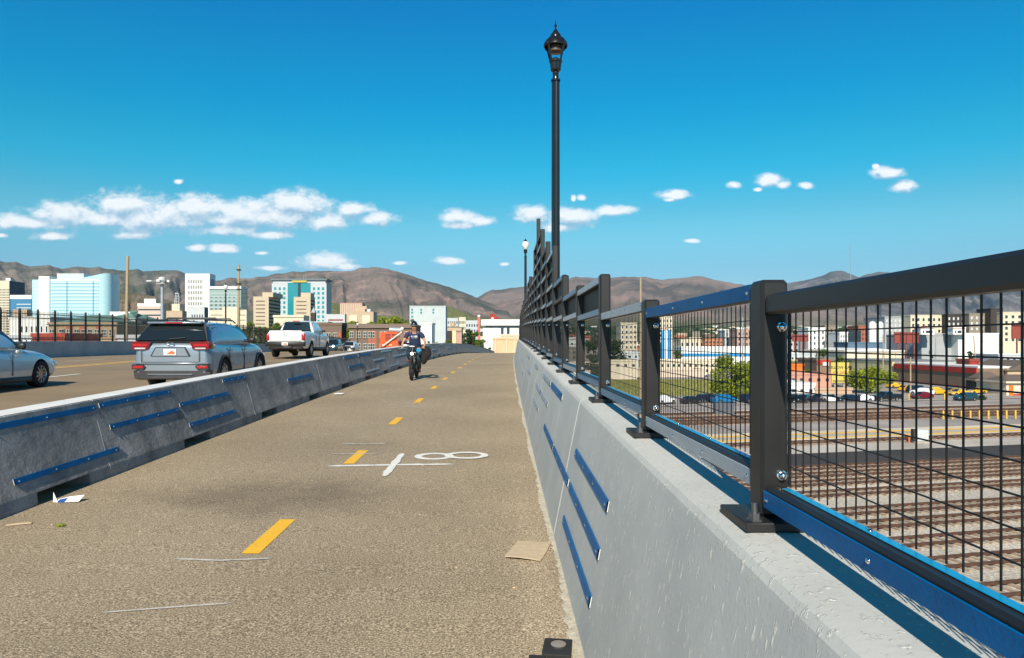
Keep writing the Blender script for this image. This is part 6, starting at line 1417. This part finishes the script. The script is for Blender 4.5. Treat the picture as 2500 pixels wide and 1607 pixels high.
# ---- prototypes for the rest
PROTO = {}
for k in ('sedan', 'suv', 'van', 'pickup'): PROTO[k] = car(k, P_PROTO, detail=(k in ('suv', 'sedan')))
PC = {'black': paint('black_paint', (.012,.013,.016)), 'navy': paint('navy_paint', (.012,.02,.05)), 'white': P_WHT, 'silver': P_SUV, 'yellow': paint('taxi_yellow_paint', (.72,.42,.02), metal=0), 'red': paint('dark_red_paint', (.25,.01,.02)),
      'teal': paint('dark_teal_paint', (.02,.07,.09)), 'blue': paint('bright_blue_car_paint', (.01,.22,.50)), 'gold': paint('gold_paint', (.45,.27,.07)), 'grey': paint('grey_car_paint', (.16,.17,.18))}
CATN = {'sedan':'car','suv':'car','van':'van','pickup':'pickup truck'}
def place(kind, col, x, y, z, rz, label, group=None):
    o = dup(PROTO[kind], (x, y, z), rz, label, group, {'paint_proto': PC[col]}); o['category'] = CATN[kind]; o.name = {'sedan':'parked_car','suv':'parked_suv','van':'parked_van','pickup':'parked_pickup'}[kind]; return o
def park(kind, col, px, yb, lab, flip=False, rz=None, z=.14, group='vehicles parked below the viaduct'):
    d = F*(EYE-GZ)/(yb-HY)+.9; r_ = (R(-76) if not flip else R(104)) if rz is None else rz
    return place(kind, col, (px-VX)*d/F, d, GZ+z, r_, lab, group)
park('suv','black',1936,985.5,'black car at the near post side, first in the parked row', rz=R(200)); park('suv','black',1966,985.5,'black SUV with a bright tail, second in the parked row', rz=R(-40)); park('sedan','navy',1998,984,'dark car beside a white one, third in the parked row', rz=R(-40)); park('suv','white',2014,983.5,'white car end-on, fourth in the parked row', rz=R(10))
park('sedan','navy',2069,984,'dark blue sedan left of the white parked car', flip=True); park('sedan','white',2103,983,'low white car between the dark sedan and the dark pickup', flip=True); park('pickup','black',2164,982,'long dark pickup under the big yellow-green tree', flip=True)
park('sedan','red',2250,976,'small dark red car in front of the yellow minivan', flip=True); park('suv','teal',2357,981,'dark teal SUV parked right of the yellow cars', flip=True)
park('van','yellow',2285,966,'yellow minivan behind the red car'); park('sedan','yellow',2185,949,'yellow taxi farthest left in the lot'); park('sedan','yellow',2210,957,'yellow taxi in front of the farthest-left taxi', rz=R(-50)); park('sedan','gold',2323,964,'dull gold taxi right of the yellow minivan', flip=True)
park('sedan','yellow',2340,968,'yellow taxi showing behind the teal SUV', flip=True); park('sedan','yellow',2232,955,'yellow taxi partly hidden behind the navy car', rz=R(-60)); park('van','navy',2240,961,'navy van between the yellow taxis'); park('suv','white',2250,967,'white SUV just behind the red car', rz=R(30)); park('sedan','yellow',2383,964,'yellow taxi nose by the low bush', flip=True)
park('suv','white',1622,989,'white SUV at the left of the second fence panel', rz=R(-60)); park('sedan','black',1688,988,'black car second from left in the second fence panel', rz=R(-60)); park('suv','navy',1727,985,'dark SUV third from left in the second fence panel', rz=R(-65)); park('suv','navy',1836,985,'dark car at the right end of the second fence panel', rz=R(-70)); park('van','blue',1768,987,'bright blue van by the dark enclosure'); park('sedan','white',1712,921,'white car far off at the back of the grass strip'); park('sedan','white',1500,968,'white car seen through the third panel')
# on the bridge
x, y, z = S(-20.9, 97, 0); o = place('pickup', 'teal', (814-VX)*97/F, y, z, R(180), 'oncoming dark green pickup with one lit headlamp, beyond the white pickup'); 
b = MB(); b.ball((-.62, 2.95, .98), .13, 10); b.build('lit_headlamp', M_LIT, o)
x, y, z = S(-20.6, 103, 0); t = place('suv', 'white', (854-VX)*103/F, y, z+.15, R(180), 'oncoming white boxy off-road car beyond the dark green pickup'); t.name = 'white_jeep'; 
b = MB(); b.bbox(-.55, .55, 2.32, 2.42, .72, 1.02, .02); b.build('slotted_grille', M_TRIM, t)
for s_ in (-1, 1): b = MB(); b.bbox(s_*.55, s_*.98, 2.0, 2.45, .55, .78, .05); b.build('fender', M_TRIM, t)
x, y, z = S(-11.3, 100, 0); place('sedan', 'black', (979-VX)*100/F, y, z, 0, 'black car behind the cyclist\'s raised elbow, beyond the barrier'); place('sedan', 'white', (998-VX)*88/F, 88, S(-10, 88)[2], 0, 'white car mostly hidden behind the cyclist and the barrier')
# orange utility truck
M_ORG = mat('orange_truck_paint', (.75,.09,.01), rough=.4, coat=.5)
x = (952-VX)*84/F; z = S(-12, 84)[2]; t = thing('lift_truck', 'bright orange utility truck with a pale diagonal boom, on the bridge beyond the barrier', 'truck', (x, 84, z))
b = MB(); b.bbox(-1.05, 1.0, -.5, 3.5, .55, 2.25, .06); b.build('body', M_ORG, t); b = MB()
for i in range(2):
    for j in range(5): b.box(-.45+i*.72, -.45+i*.72+.62, -.53, -.505, 1.35+j*.16, 1.43+j*.16)
b.build('vent_panel', M_TRIM, t); b = MB(); b.tube([(-.7, -.7, .7), (1.45, -.6, 2.3)], .09, 8); b.build('boom', WF, t); b = MB(); b.tube([(-.2, 1, 2.55), (1.3, 1, 2.5)], .30, 12); b.build('tank', M_STEEL, t); b = MB(); b.ball((1.45, -.55, 2.65), .2, 12); b.build('glare_ball', W_WHITE, t, smooth=60)  # white ball put in for a bright glare at the boom's end
for (q, w_) in ((-.55, .5), (.15, .3)): b = MB(); b.bbox(q-w_/2, q+w_/2, -.56, -.505, .75, .88, .01); b.build('rear_reflector', WF, t)
for s_ in (-1, 1):
    for yy in (.3, 2.7): wheel(t, s_*.95, yy, .45, .25, s_)
for k in PROTO:
    def kill(o):
        for c in list(o.children): kill(c)
        bpy.data.objects.remove(o)
    kill(PROTO[k])
# dark enclosure and green switch posts in the second panel
x0, y0, _ = at(1746, 1014, F*(EYE-GZ)/(1014-HY)); x1 = (1793-VX)*y0/F
b = MB(); b.bbox(x0, x1, y0, y0+1.2, GZ, GZ+1.9, .03); o = b.build('enclosure', W_GREY); tag(o, 'dark grey ribbed enclosure below the blue van', 'enclosure'); o.data.materials[0] = bm_('slate_grey', (.10,.115,.14))

# ------------------------------------------------------------------ cyclist and bicycle
def skinned(name, chains, m, parent, root=0, sub=2, merge=True):
    """chains: lists of (point, radius); equal points are joined; grown with a Skin modifier into one surface"""
    vs, rad, es, idx = [], [], [], {}
    for ch in chains:
        prev = None
        for p, r in ch:
            k = tuple(round(c, 4) for c in p)
            if k not in idx: idx[k] = len(vs); vs.append(p); rad.append(r)
            i = idx[k]
            if prev is not None and prev != i: es.append((prev, i))
            prev = i
    me = bpy.data.meshes.new(name); me.from_pydata(vs, es, []); me.materials.append(m)
    o = bpy.data.objects.new(name, me); C.objects.link(o); o.parent = parent
    md = o.modifiers.new('skin', 'SKIN'); md.use_smooth_shade = True; md.branch_smoothing = .4
    sv = me.skin_vertices[0].data
    for i, r in enumerate(rad): sv[i].radius = r if isinstance(r, tuple) else (r, r); sv[i].use_root = (i == root)
    s2 = o.modifiers.new('sub', 'SUBSURF'); s2.levels = sub; s2.render_levels = sub
    bake(o); o.data.polygons.foreach_set('use_smooth', [True]*len(o.data.polygons)); return o
M_SKIN = mat('sun_browned_skin', (.50,.25,.14), rough=.5, var=.08, scale=20); M_SHIRT = mat('navy_shirt', (.018,.032,.085), rough=.85, var=.15, scale=14, bump=.3, bscale=18); M_TROUS = mat('dark_teal_trousers', (.008,.032,.045), rough=.8, var=.15, scale=10)
M_HELM = mat('black_helmet', (.012,.012,.015), rough=.25, coat=.5); M_HAIR = mat('dark_hair', (.02,.014,.01), rough=.8); M_FRAME = mat('bike_frame_black', (.02,.02,.022), rough=.35, coat=.4); M_BAG = mat('black_bag_cloth', (.012,.011,.012), rough=.9, bump=.5, bscale=12)
BX, BY = -2.575, 22.72
bike = thing('bicycle', 'black fat-tyred electric bicycle ridden towards the viewer, white front light on', 'bicycle', (BX, BY, S(0, BY)[2]), math.pi-.02)
bike.rotation_euler.x = -math.atan(.017)
def bwheel(y, par_, rot=0):
    b = MB(); r, tr = .318, .042; n, k = 40, 10; vs = []; fs = []
    for i in range(n):
        a = 2*math.pi*i/n
        for j in range(k):
            q = 2*math.pi*j/k; rr = r+tr*math.cos(q); vs.append((tr*.95*math.sin(q), y+rr*math.sin(a), .359+rr*math.cos(a)))
    for i in range(n):
        for j in range(k): fs.append((i*k+j, i*k+(j+1) % k, ((i+1) % n)*k+(j+1) % k, ((i+1) % n)*k+j))
    b.add(vs, fs); w_ = b.build('wheel', M_TYRE, par_, smooth=60)
    b = MB(); b.lathe([(.300,-.015),(.285,-.012),(.285,.012),(.300,.015)], 40, c=(0, y, .359), ax='x'); b.lathe([(0,-.055),(.022,-.055),(.028,-.03),(.022,0),(.028,.03),(.022,.055),(0,.055)], 14, c=(0, y, .359), ax='x'); b.build('rim', M_FRAME, w_, smooth=40)
    b = MB()
    for i in range(20):
        a = 2*math.pi*i/20; s_ = 1 if i % 2 else -1; b.tube([(s_*.028, y, .359), (0, y+.288*math.sin(a), .359+.288*math.cos(a))], .0012, 3)
    b.build('spokes', M_STEEL, w_); return w_
bwheel(.60, bike); bwheel(-.53, bike)
b = MB()
b.tube([(0,.40,.80),(0,-.08,.36)], .036, 12); b.tube([(0,.36,.90),(0,-.20,.72)], .022, 10); b.tube([(0,-.08,.36),(0,-.235,.80)], .020, 10); b.tube([(0,.43,.76),(0,.35,.96)], .026, 10)
for s_ in (-1, 1): b.tube([(s_*.06,-.53,.359),(s_*.03,-.10,.35)], .012, 8); b.tube([(s_*.06,-.53,.359),(s_*.02,-.20,.72)], .010, 8)
b.build('frame', M_FRAME, bike, smooth=50)
b = MB()
for s_ in (-1, 1): b.tube([(s_*.062,.60,.359),(s_*.062,.49,.66),(s_*.045,.455,.74)], [.018,.022,.022], 10)
b.tube([(-.06,.455,.74),(.06,.455,.74)], .022, 10); b.tube([(0,.44,.74),(0,.35,.98)], .018, 10); b.build('fork', M_FRAME, bike, smooth=50)
b = MB(); b.tube([(-.37,.27,.965),(-.22,.31,.985),(-.05,.37,.99),(.05,.37,.99),(.22,.31,.985),(.37,.27,.965)], .0125, 10); hb_ = b.build('handlebar', M_FRAME, bike, smooth=50)
for s_ in (-1, 1): b = MB(); b.tube([(s_*.37,.27,.965),(s_*.26,.30,.981)], .017, 10); b.build('grip', M_DARKGAP, hb_, smooth=50); b = MB(); b.tube([(s_*.25,.315,.985),(s_*.30,.37,.965),(s_*.36,.36,.95)], .006, 6); b.build('brake_lever', M_STEEL, hb_)
b = MB(); b.bbox(-.06,.10,.35,.40,1.0,1.03,.008); b.build('display', W_WHITE, hb_)
b = MB(); b.lathe([(0,-.05),(.03,-.05),(.04,0),(.04,.02)], 14, c=(0,.50,.80), ax='y'); lf = b.build('front_light', M_FRAME, bike, smooth=50); b = MB(); b.ball((0,.525,.80), .042, 12, (1,.4,1)); b.build('lit_lens', M_LIT, lf, smooth=60)
b = MB(); b.bbox(-.07,.07,-.36,-.12,.885,.93,.025); b.tube([(0,-.235,.78),(0,-.25,.9)], .014, 8); b.build('saddle', M_DARKGAP, bike, smooth=50)
b = MB(); b.lathe([(0,-.05),(.075,-.05),(.08,-.03),(.08,-.02),(0,-.02)], 20, c=(0,-.08,.36), ax='x'); b.bbox(-.045,.045,-.18,.04,.29,.43,.02); b.build('motor', M_FRAME, bike, smooth=50)
cr = MB(); cr.tube([(.05,-.08,.36),(.095,.02,.50),(.17,.02,.50)], .010, 8); cr.tube([(-.05,-.08,.36),(-.095,-.16,.21),(-.17,-.16,.21)], .010, 8); cr.build('cranks', M_STEEL, bike)
for p in ((.135,.02,.50),(-.135,-.16,.21)): b = MB(); b.bbox(p[0]-.045,p[0]+.045,p[1]-.045,p[1]+.045,p[2]-.012,p[2]+.006,.005); b.build('pedal', M_DARKGAP, bike)
b = MB(); b.bbox(-.045,.045,-.006,.006,-.045,.045,.003); tg_ = b.build('blue_tag', M_BLUE2, bike); tg_.location = (-.175,.345,.895); tg_.rotation_euler.y = R(42); tg_.scale = (1.25,1,1.25)
b = MB(); b.add([(x*.03, .008, z*.03) for x, z in ((-.6,-1),(.6,-1),(.3,0),(.7,1),(-.5,1))], [(0,1,2,3,4)]); b.build('tag_mark', W_BLUED, tg_)
bag = MB(); rn = random.Random(5)
secs = []
for (z, wx, wy, ox) in ((1.0,.02,.02,-.36),(.985,.08,.07,-.37),(.90,.13,.09,-.41),(.80,.15,.10,-.42),(.70,.13,.10,-.38),(.62,.10,.09,-.345),(.55,.085,.07,-.32),(.49,.06,.05,-.31),(.47,.01,.01,-.31)):
    secs.append([(ox+wx*math.cos(a)*(1+.16*math.sin(3*a+z*9)), .20+wy*math.sin(a)*(1+.1*math.cos(2*a+z*11)), z+.012*math.sin(4*a)) for a in [2*math.pi*i/16 for i in range(16)]])
bag.sweep(secs); bo = bag.build('bag', M_BAG, smooth=60); bo.location = bike.location; bo.rotation_euler = bike.rotation_euler; tag(bo, 'limp black cloth bag hanging from the handlebar end at the rider\'s left hand', 'bag')
per = thing('person', 'cyclist in black helmet, sunglasses and navy shirt, riding towards the viewer', 'person', tuple(bike.location), bike.rotation_euler.z); per.rotation_euler.x = bike.rotation_euler.x
hip, pel = (0,-.23,1.0), (0,-.25,.95)
hands = {1: (.318,.285,.985), -1: (-.318,.285,.985)}
ch = [[(pel,(.15,.11)),((0,-.19,1.10),(.150,.115)),((0,-.13,1.24),(.155,.12)),((0,-.09,1.385),(.15,.105)),((0,-.07,1.43),(.08,.075)),((0,-.045,1.49),(.062,.064)),((0,-.02,1.545),(.074,.09)),((0,-.01,1.615),(.086,.102)),((0,-.015,1.69),(.078,.094)),((0,-.02,1.73),(.045,.055))]]
for s_ in (-1, 1):
    sh, el, wr_ = (s_*.17,-.075,1.412), (s_*.335,-.02,1.16), (s_*.335,.225,1.015)
    ch.append([((0,-.09,1.385),(.15,.105)), ((s_*.10,-.08,1.412),(.075,.07)), (sh,(.062,.06)), ((s_*.26,-.05,1.27),(.052,.05)), (el,(.043,.043)), ((s_*.345,.09,1.10),(.042,.04)), (wr_,(.028,.024)), ((s_*.325,.262,1.004),(.034,.018))])
    for q in range(4):      # fingers closed round the grip
        bx = s_*(.292+.018*q); ch.append([((s_*.325,.262,1.004),(.034,.018)), ((bx,.292,1.003),(.010,.010)), ((bx+.001*s_,.312,.985),(.009,.009)), ((bx,.300,.962),(.008,.008)), ((bx,.280,.958),(.007,.007))])
    ch.append([((s_*.325,.262,1.004),(.034,.018)), ((s_*.283,.258,.99),(.011,.011)), ((s_*.268,.275,.968),(.009,.009)), ((s_*.268,.29,.962),(.008,.008))])
legs = {1: ((.10,-.22,.96), (.155,.17,.80), (.140,.0,.565), (.135,.09,.535)), -1: ((-.10,-.22,.96), (-.155,.08,.64), (-.140,-.19,.275), (-.135,-.09,.24))}
for s_, (h_, k_, a_, f_) in legs.items():
    ch.append([(pel,(.15,.11)), (h_,(.095,.095)), (tuple((h_[i]+k_[i])/2 for i in range(3)),(.078,.078)), (k_,(.058,.06)), (tuple(k_[i]*.6+a_[i]*.4 for i in range(3)),(.055,.055)), (a_,(.036,.038)), (f_,(.038,.028))])
skinned('body', ch, M_SKIN, per, root=0)
ch = [[((0,-.255,.88),(.195,.16)),((0,-.25,.98),(.205,.155)),((0,-.19,1.10),(.205,.155)),((0,-.13,1.24),(.205,.155)),((0,-.09,1.378),(.19,.135)),((0,-.068,1.462),(.095,.088))]]
for s_ in (-1, 1): ch.append([((0,-.09,1.378),(.19,.135)), ((s_*.12,-.08,1.412),(.090,.085)), ((s_*.195,-.075,1.40),(.080,.080)), ((s_*.25,-.058,1.32),(.082,.078)), ((s_*.285,-.045,1.235),(.080,.076))])
shirt = skinned('shirt', ch, M_SHIRT, per)
ch = [[((0,-.255,1.03),(.175,.14)),((0,-.25,.93),(.185,.155))]]
for s_, (h_, k_, a_, f_) in legs.items(): ch.append([((0,-.25,.93),(.185,.155)), (h_,(.130,.128)), (tuple((h_[i]+k_[i])/2 for i in range(3)),(.106,.106)), (k_,(.080,.082)), (tuple(k_[i]*.5+a_[i]*.5 for i in range(3)),(.070,.070)), (tuple(k_[i]*.12+a_[i]*.88 for i in range(3)),(.056,.058))])
skinned('trousers', ch, M_TROUS, per)
for s_, (h_, k_, a_, f_) in legs.items():
    b = MB(); x, y, z = f_; b.sweep([[(x+wx*math.cos(q), y+yy, z-.012+wz*math.sin(q)*(1 if math.sin(q) > 0 else .6)) for q in [2*math.pi*i/12 for i in range(12)]] for (yy, wx, wz) in ((-.13,.02,.03),(-.12,.04,.055),(-.05,.045,.06),(.03,.05,.045),(.10,.048,.035),(.145,.02,.018))])
    o = b.build('shoe', mat('dark_shoe', (.03,.012,.012), rough=.6), per, smooth=60); b = MB(); b.bbox(x-.04,x+.04,y-.02,y+.06,z+.03,z+.045,.005); b.build('shoe_laces', mat('red_laces', (.5,.05,.05)), o)
    b = MB(); b.tube([tuple(a_[i]+(k_[i]-a_[i])*.02 for i in range(3)), tuple(a_[i]+(k_[i]-a_[i])*.12 for i in range(3))], .046, 10); b.build('sock', mat('grey_sock', (.25,.2,.2)), per, smooth=60)
b = MB(); vs = []; fs = []; n = 20
for i in range(8):
    th = i/7*math.pi*.56
    for k in range(n):
        a = 2*math.pi*k/n; r = math.sin(th); ridge = 1+.03*math.cos(6*a)*math.sin(th*1.6)
        vs.append((.105*r*math.cos(a)*ridge, -.02+.128*r*math.sin(a)*ridge, 1.655+.135*math.cos(th)+.012*math.sin(a)*0))
for i in range(7):
    for k in range(n): fs.append((i*n+k, i*n+(k+1) % n, (i+1)*n+(k+1) % n, (i+1)*n+k))
b.add(vs, fs); hl = b.build('helmet', M_HELM, per, smooth=60)
b = MB(); b.sweep([[(.100*math.cos(a), -.02+.122*math.sin(a)+.0, 1.655), (.108*math.cos(a), -.02+.150*math.sin(a), 1.648), (.106*math.cos(a), -.02+.150*math.sin(a), 1.640), (.098*math.cos(a), -.02+.12*math.sin(a), 1.645)] for a in rng(.25, math.pi-.25, 11)]); b.build('visor', mat('grey_visor', (.3,.28,.24), rough=.5), hl)
b = MB(); b.tube([(-.078,-.01,1.60),(-.05,.02,1.53),(0,.045,1.505),(.05,.02,1.53),(.078,-.01,1.60)], .006, 6); b.build('chin_strap', M_DARKGAP, hl)
b = MB()
for s_ in (-1, 1): b.bbox(s_*.006, s_*.068, .062, .088, 1.610, 1.638, .010)
b.tube([(-.078,-.01,1.625),(-.07,.065,1.628),(.07,.065,1.628),(.078,-.01,1.625)], .004, 6); b.build('sunglasses', M_GLASS, per, smooth=40)
b = MB(); b.add([(-.012,.075,1.612),(.012,.075,1.612),(0,.105,1.583),(-.016,.080,1.578),(.016,.080,1.578)], [(0,1,2),(0,2,3),(1,4,2),(2,4,3)]); b.build('nose', M_SKIN, per)
b = MB(); b.bbox(-.025,.025,.074,.084,1.548,1.558,.004); b.build('mouth', mat('lips', (.30,.08,.06)), per)
for s_ in (-1, 1): b = MB(); b.ball((s_*.082,-.015,1.60), .028, 8, (.35,.6,1)); b.build('ear', M_SKIN, per, smooth=60)
b = MB(); b.ball((0,-.045,1.62), .098, 12, (.86,1,.86)); b.build('hair', M_HAIR, per, smooth=60)
# print on the shirt: small white letters and a round badge
def on_shirt(x, z):
    hit, p, n_, _ = shirt.ray_cast(Vector((x, 1, z)), Vector((0, -1, 0))); return (p.y if hit else .05)+.003
for c_, xx in (('B',.085),('Y',.045),('S',.005)): text_on(shirt, c_, WHTP, .055, (xx, on_shirt(xx, 1.31)+.003, 1.31), name='letter', rot=(R(97), 0, R(180)))
b = MB(); b.lathe([(0,.003),(.035,.003),(.035,-.004)], 16, ax='y'); o = b.build('badge', W_PALEBLUE, shirt); o.location = (-.055, on_shirt(-.055, 1.312)+.003, 1.312); o.rotation_euler.x = R(7); o.scale = (1.3, 1, .8)
b = MB(); b.sweep([[(x, on_shirt(x, 1.268), 1.265), (x, on_shirt(x, 1.268), 1.271), (x, on_shirt(x, 1.268)-.006, 1.271), (x, on_shirt(x, 1.268)-.006, 1.265)] for x in rng(-.10, .085, 9)]); b.build('print_line', WHTP, shirt)

# ------------------------------------------------------------------ litter on the path
M_CARD = mat('brown_cardboard', (.50,.40,.27), rough=.9, var=.08, scale=20, bump=.3, bscale=60)
def flat(name, pts, m, th, label, cat, z=.006, jag=.006, seed=0, lift=None):
    rn = random.Random(seed); P = []
    for (x0, y0), (x1, y1) in zip(pts, pts[1:]+pts[:1]):
        for i in range(7): f = i/7; P.append((x0+(x1-x0)*f+rn.uniform(-jag, jag), y0+(y1-y0)*f+rn.uniform(-jag, jag)))
    b = MB(); n = len(P); lf = lift or (lambda x, y: 0)
    A = [S(x, y, z+lf(x, y)) for x, y in P]; B_ = [S(x, y, z+th+lf(x, y)) for x, y in P]
    cx, cy = sum(p[0] for p in P)/n, sum(p[1] for p in P)/n; A.append(S(cx, cy, z+lf(cx, cy))); B_.append(S(cx, cy, z+th+.006+lf(cx, cy)))
    b.add(A+B_, [(i, n, (i+1) % n) for i in range(n)]+[(n+1+i, n+1+(i+1) % n, 2*n+1) for i in range(n)]+[(i, (i+1) % n, n+1+(i+1) % n, n+1+i) for i in range(n)])
    return tag(b.build(name, m, None, smooth=40), label, cat)
flat('cardboard', [(.035,5.19),(.142,5.56),(.395,5.57),(.29,5.13)], M_CARD, .006, 'torn flat piece of brown cardboard lying against the parapet foot', 'cardboard', seed=2, lift=lambda x, y: .006+.006*math.sin(x*14))
M_PAPER = mat('white_paper', (.85,.85,.87), rough=.7, var=.05); M_PAPB = mat('blue_print', (.02,.10,.40), rough=.6)
t = thing('paper_scrap', 'folded white and blue paper scrap by the nearest barrier drain slot', 'paper', S(-4.10, 6.85, .004)); t.scale = (.7, .7, .7)
b = MB(); b.add([(-.05,0,0),(.03,-.03,.0),(-.06,.02,.13)], [(0,1,2)]); b.add([(.02,-.05,.0),(.30,-.02,.01),(.31,.10,.075),(.10,.10,.05),(.0,.04,.03)], [(0,1,2,3,4)]); b.build('sheet', M_PAPER, t, fixn=False)
b = MB(); b.add([(.03,-.052,.005),(.12,-.043,.008),(.11,.05,.043),(.02,.03,.028)], [(0,1,2,3)]); b.build('blue_patch', M_PAPB, t, fixn=False)
t = thing('broken_lamp_frame', 'broken black plastic frame with a cloudy oval pane, at the bottom edge of the photo', 'debris', S(.30, 3.74, .004), R(-8)); t.scale = (.8, .8, .8)
b = MB(); o_ = [(-.085,-.12),(.10,-.13),(.105,.13),(-.08,.13)]; i_ = [(.055*math.cos(a)+.01, .075*math.sin(a)+.025) for a in [math.pi/4*(k+.5) for k in range(8)]]
b.bbox(-.095,.085,-.13,.125,0,.022,.004); b.build('frame', M_DARKGAP, t)
b = MB(); b.lathe([(.066,.0225),(.062,.030),(.055,.030)], 20, c=(0,.02,0)); b.build('pane_rim', M_DARKGAP, t).scale = (.9,1.15,1); b = MB(); b.lathe([(.056,.026),(0,.029)], 20, c=(0,.02,0)); b.build('pane', mat('cloudy_pane', (.30,.26,.22), rough=.3), t).scale = (.9,1.15,1)
b = MB(); b.bbox(-.17,-.07,-.25,-.14,0,.02,.004); b.bbox(-.06,.07,-.24,-.15,0,.016,.004); b.build('broken_tab', M_DARKGAP, t)
flat('paper_scrap', [(-3.02,23.6),(-2.80,23.5),(-2.78,23.85),(-3.0,23.9)], M_PAPER, .01, 'small white paper scrap left of the bicycle wheel', 'paper', seed=5, lift=lambda x, y: .02)
flat('paper_scrap', [(-3.93,17.3),(-3.72,17.25),(-3.70,17.45),(-3.9,17.5)], M_PAPER, .01, 'crumpled white scrap at the foot of the middle barriers', 'paper', seed=6, lift=lambda x, y: .02)
flat('leaf', [(-3.61,6.02),(-3.57,6.0),(-3.54,6.04),(-3.58,6.07)], LF_L, .012, 'single curled pale green leaf near the lower left edge', 'leaf', seed=7)
flat('twig', [(-4.02,6.02),(-3.86,6.10),(-3.86,6.12),(-4.02,6.04)], M_CARD, .01, 'short brown twig at the lower left edge', 'twig', seed=8, jag=.001)
pb = MB(); pb.ball((0,0,0), .012, 7, (1,1,.6)); pme = pb.mesh('pebble', W_TAN); rn = random.Random(9)
for i in range(26):
    d = rn.uniform(4, 16); x = rn.choice([rn.uniform(.05, .38), rn.uniform(-.3, .3), rn.uniform(-3.9, .3)]); o = obj('pebble', pme, None, S(x, d, .005)); o.scale = [rn.uniform(.5, 1.1)]*3; tag(o, 'tiny pale pebble loose on the path', 'pebble', 'loose pebbles on the path')
# ------------------------------------------------------------------ the air: pale haze that fades only the far hills
hz = MB(); hz.box(-15500, 15500, -400, 14500, GZ-3, 1250)
m = bpy.data.materials.new('haze_air'); m.use_nodes = True; nt = m.node_tree
nt.nodes.remove(nt.nodes['Principled BSDF']); v = nt.nodes.new('ShaderNodeVolumePrincipled')
v.inputs['Color'].default_value = (.38, .68, 1.0, 1); v.inputs['Density'].default_value = 1.7e-5; v.inputs['Anisotropy'].default_value = 0.0
nt.links.new(v.outputs[0], nt.nodes['Material Output'].inputs['Volume'])
o = hz.build('haze', m); o['kind'] = 'stuff'
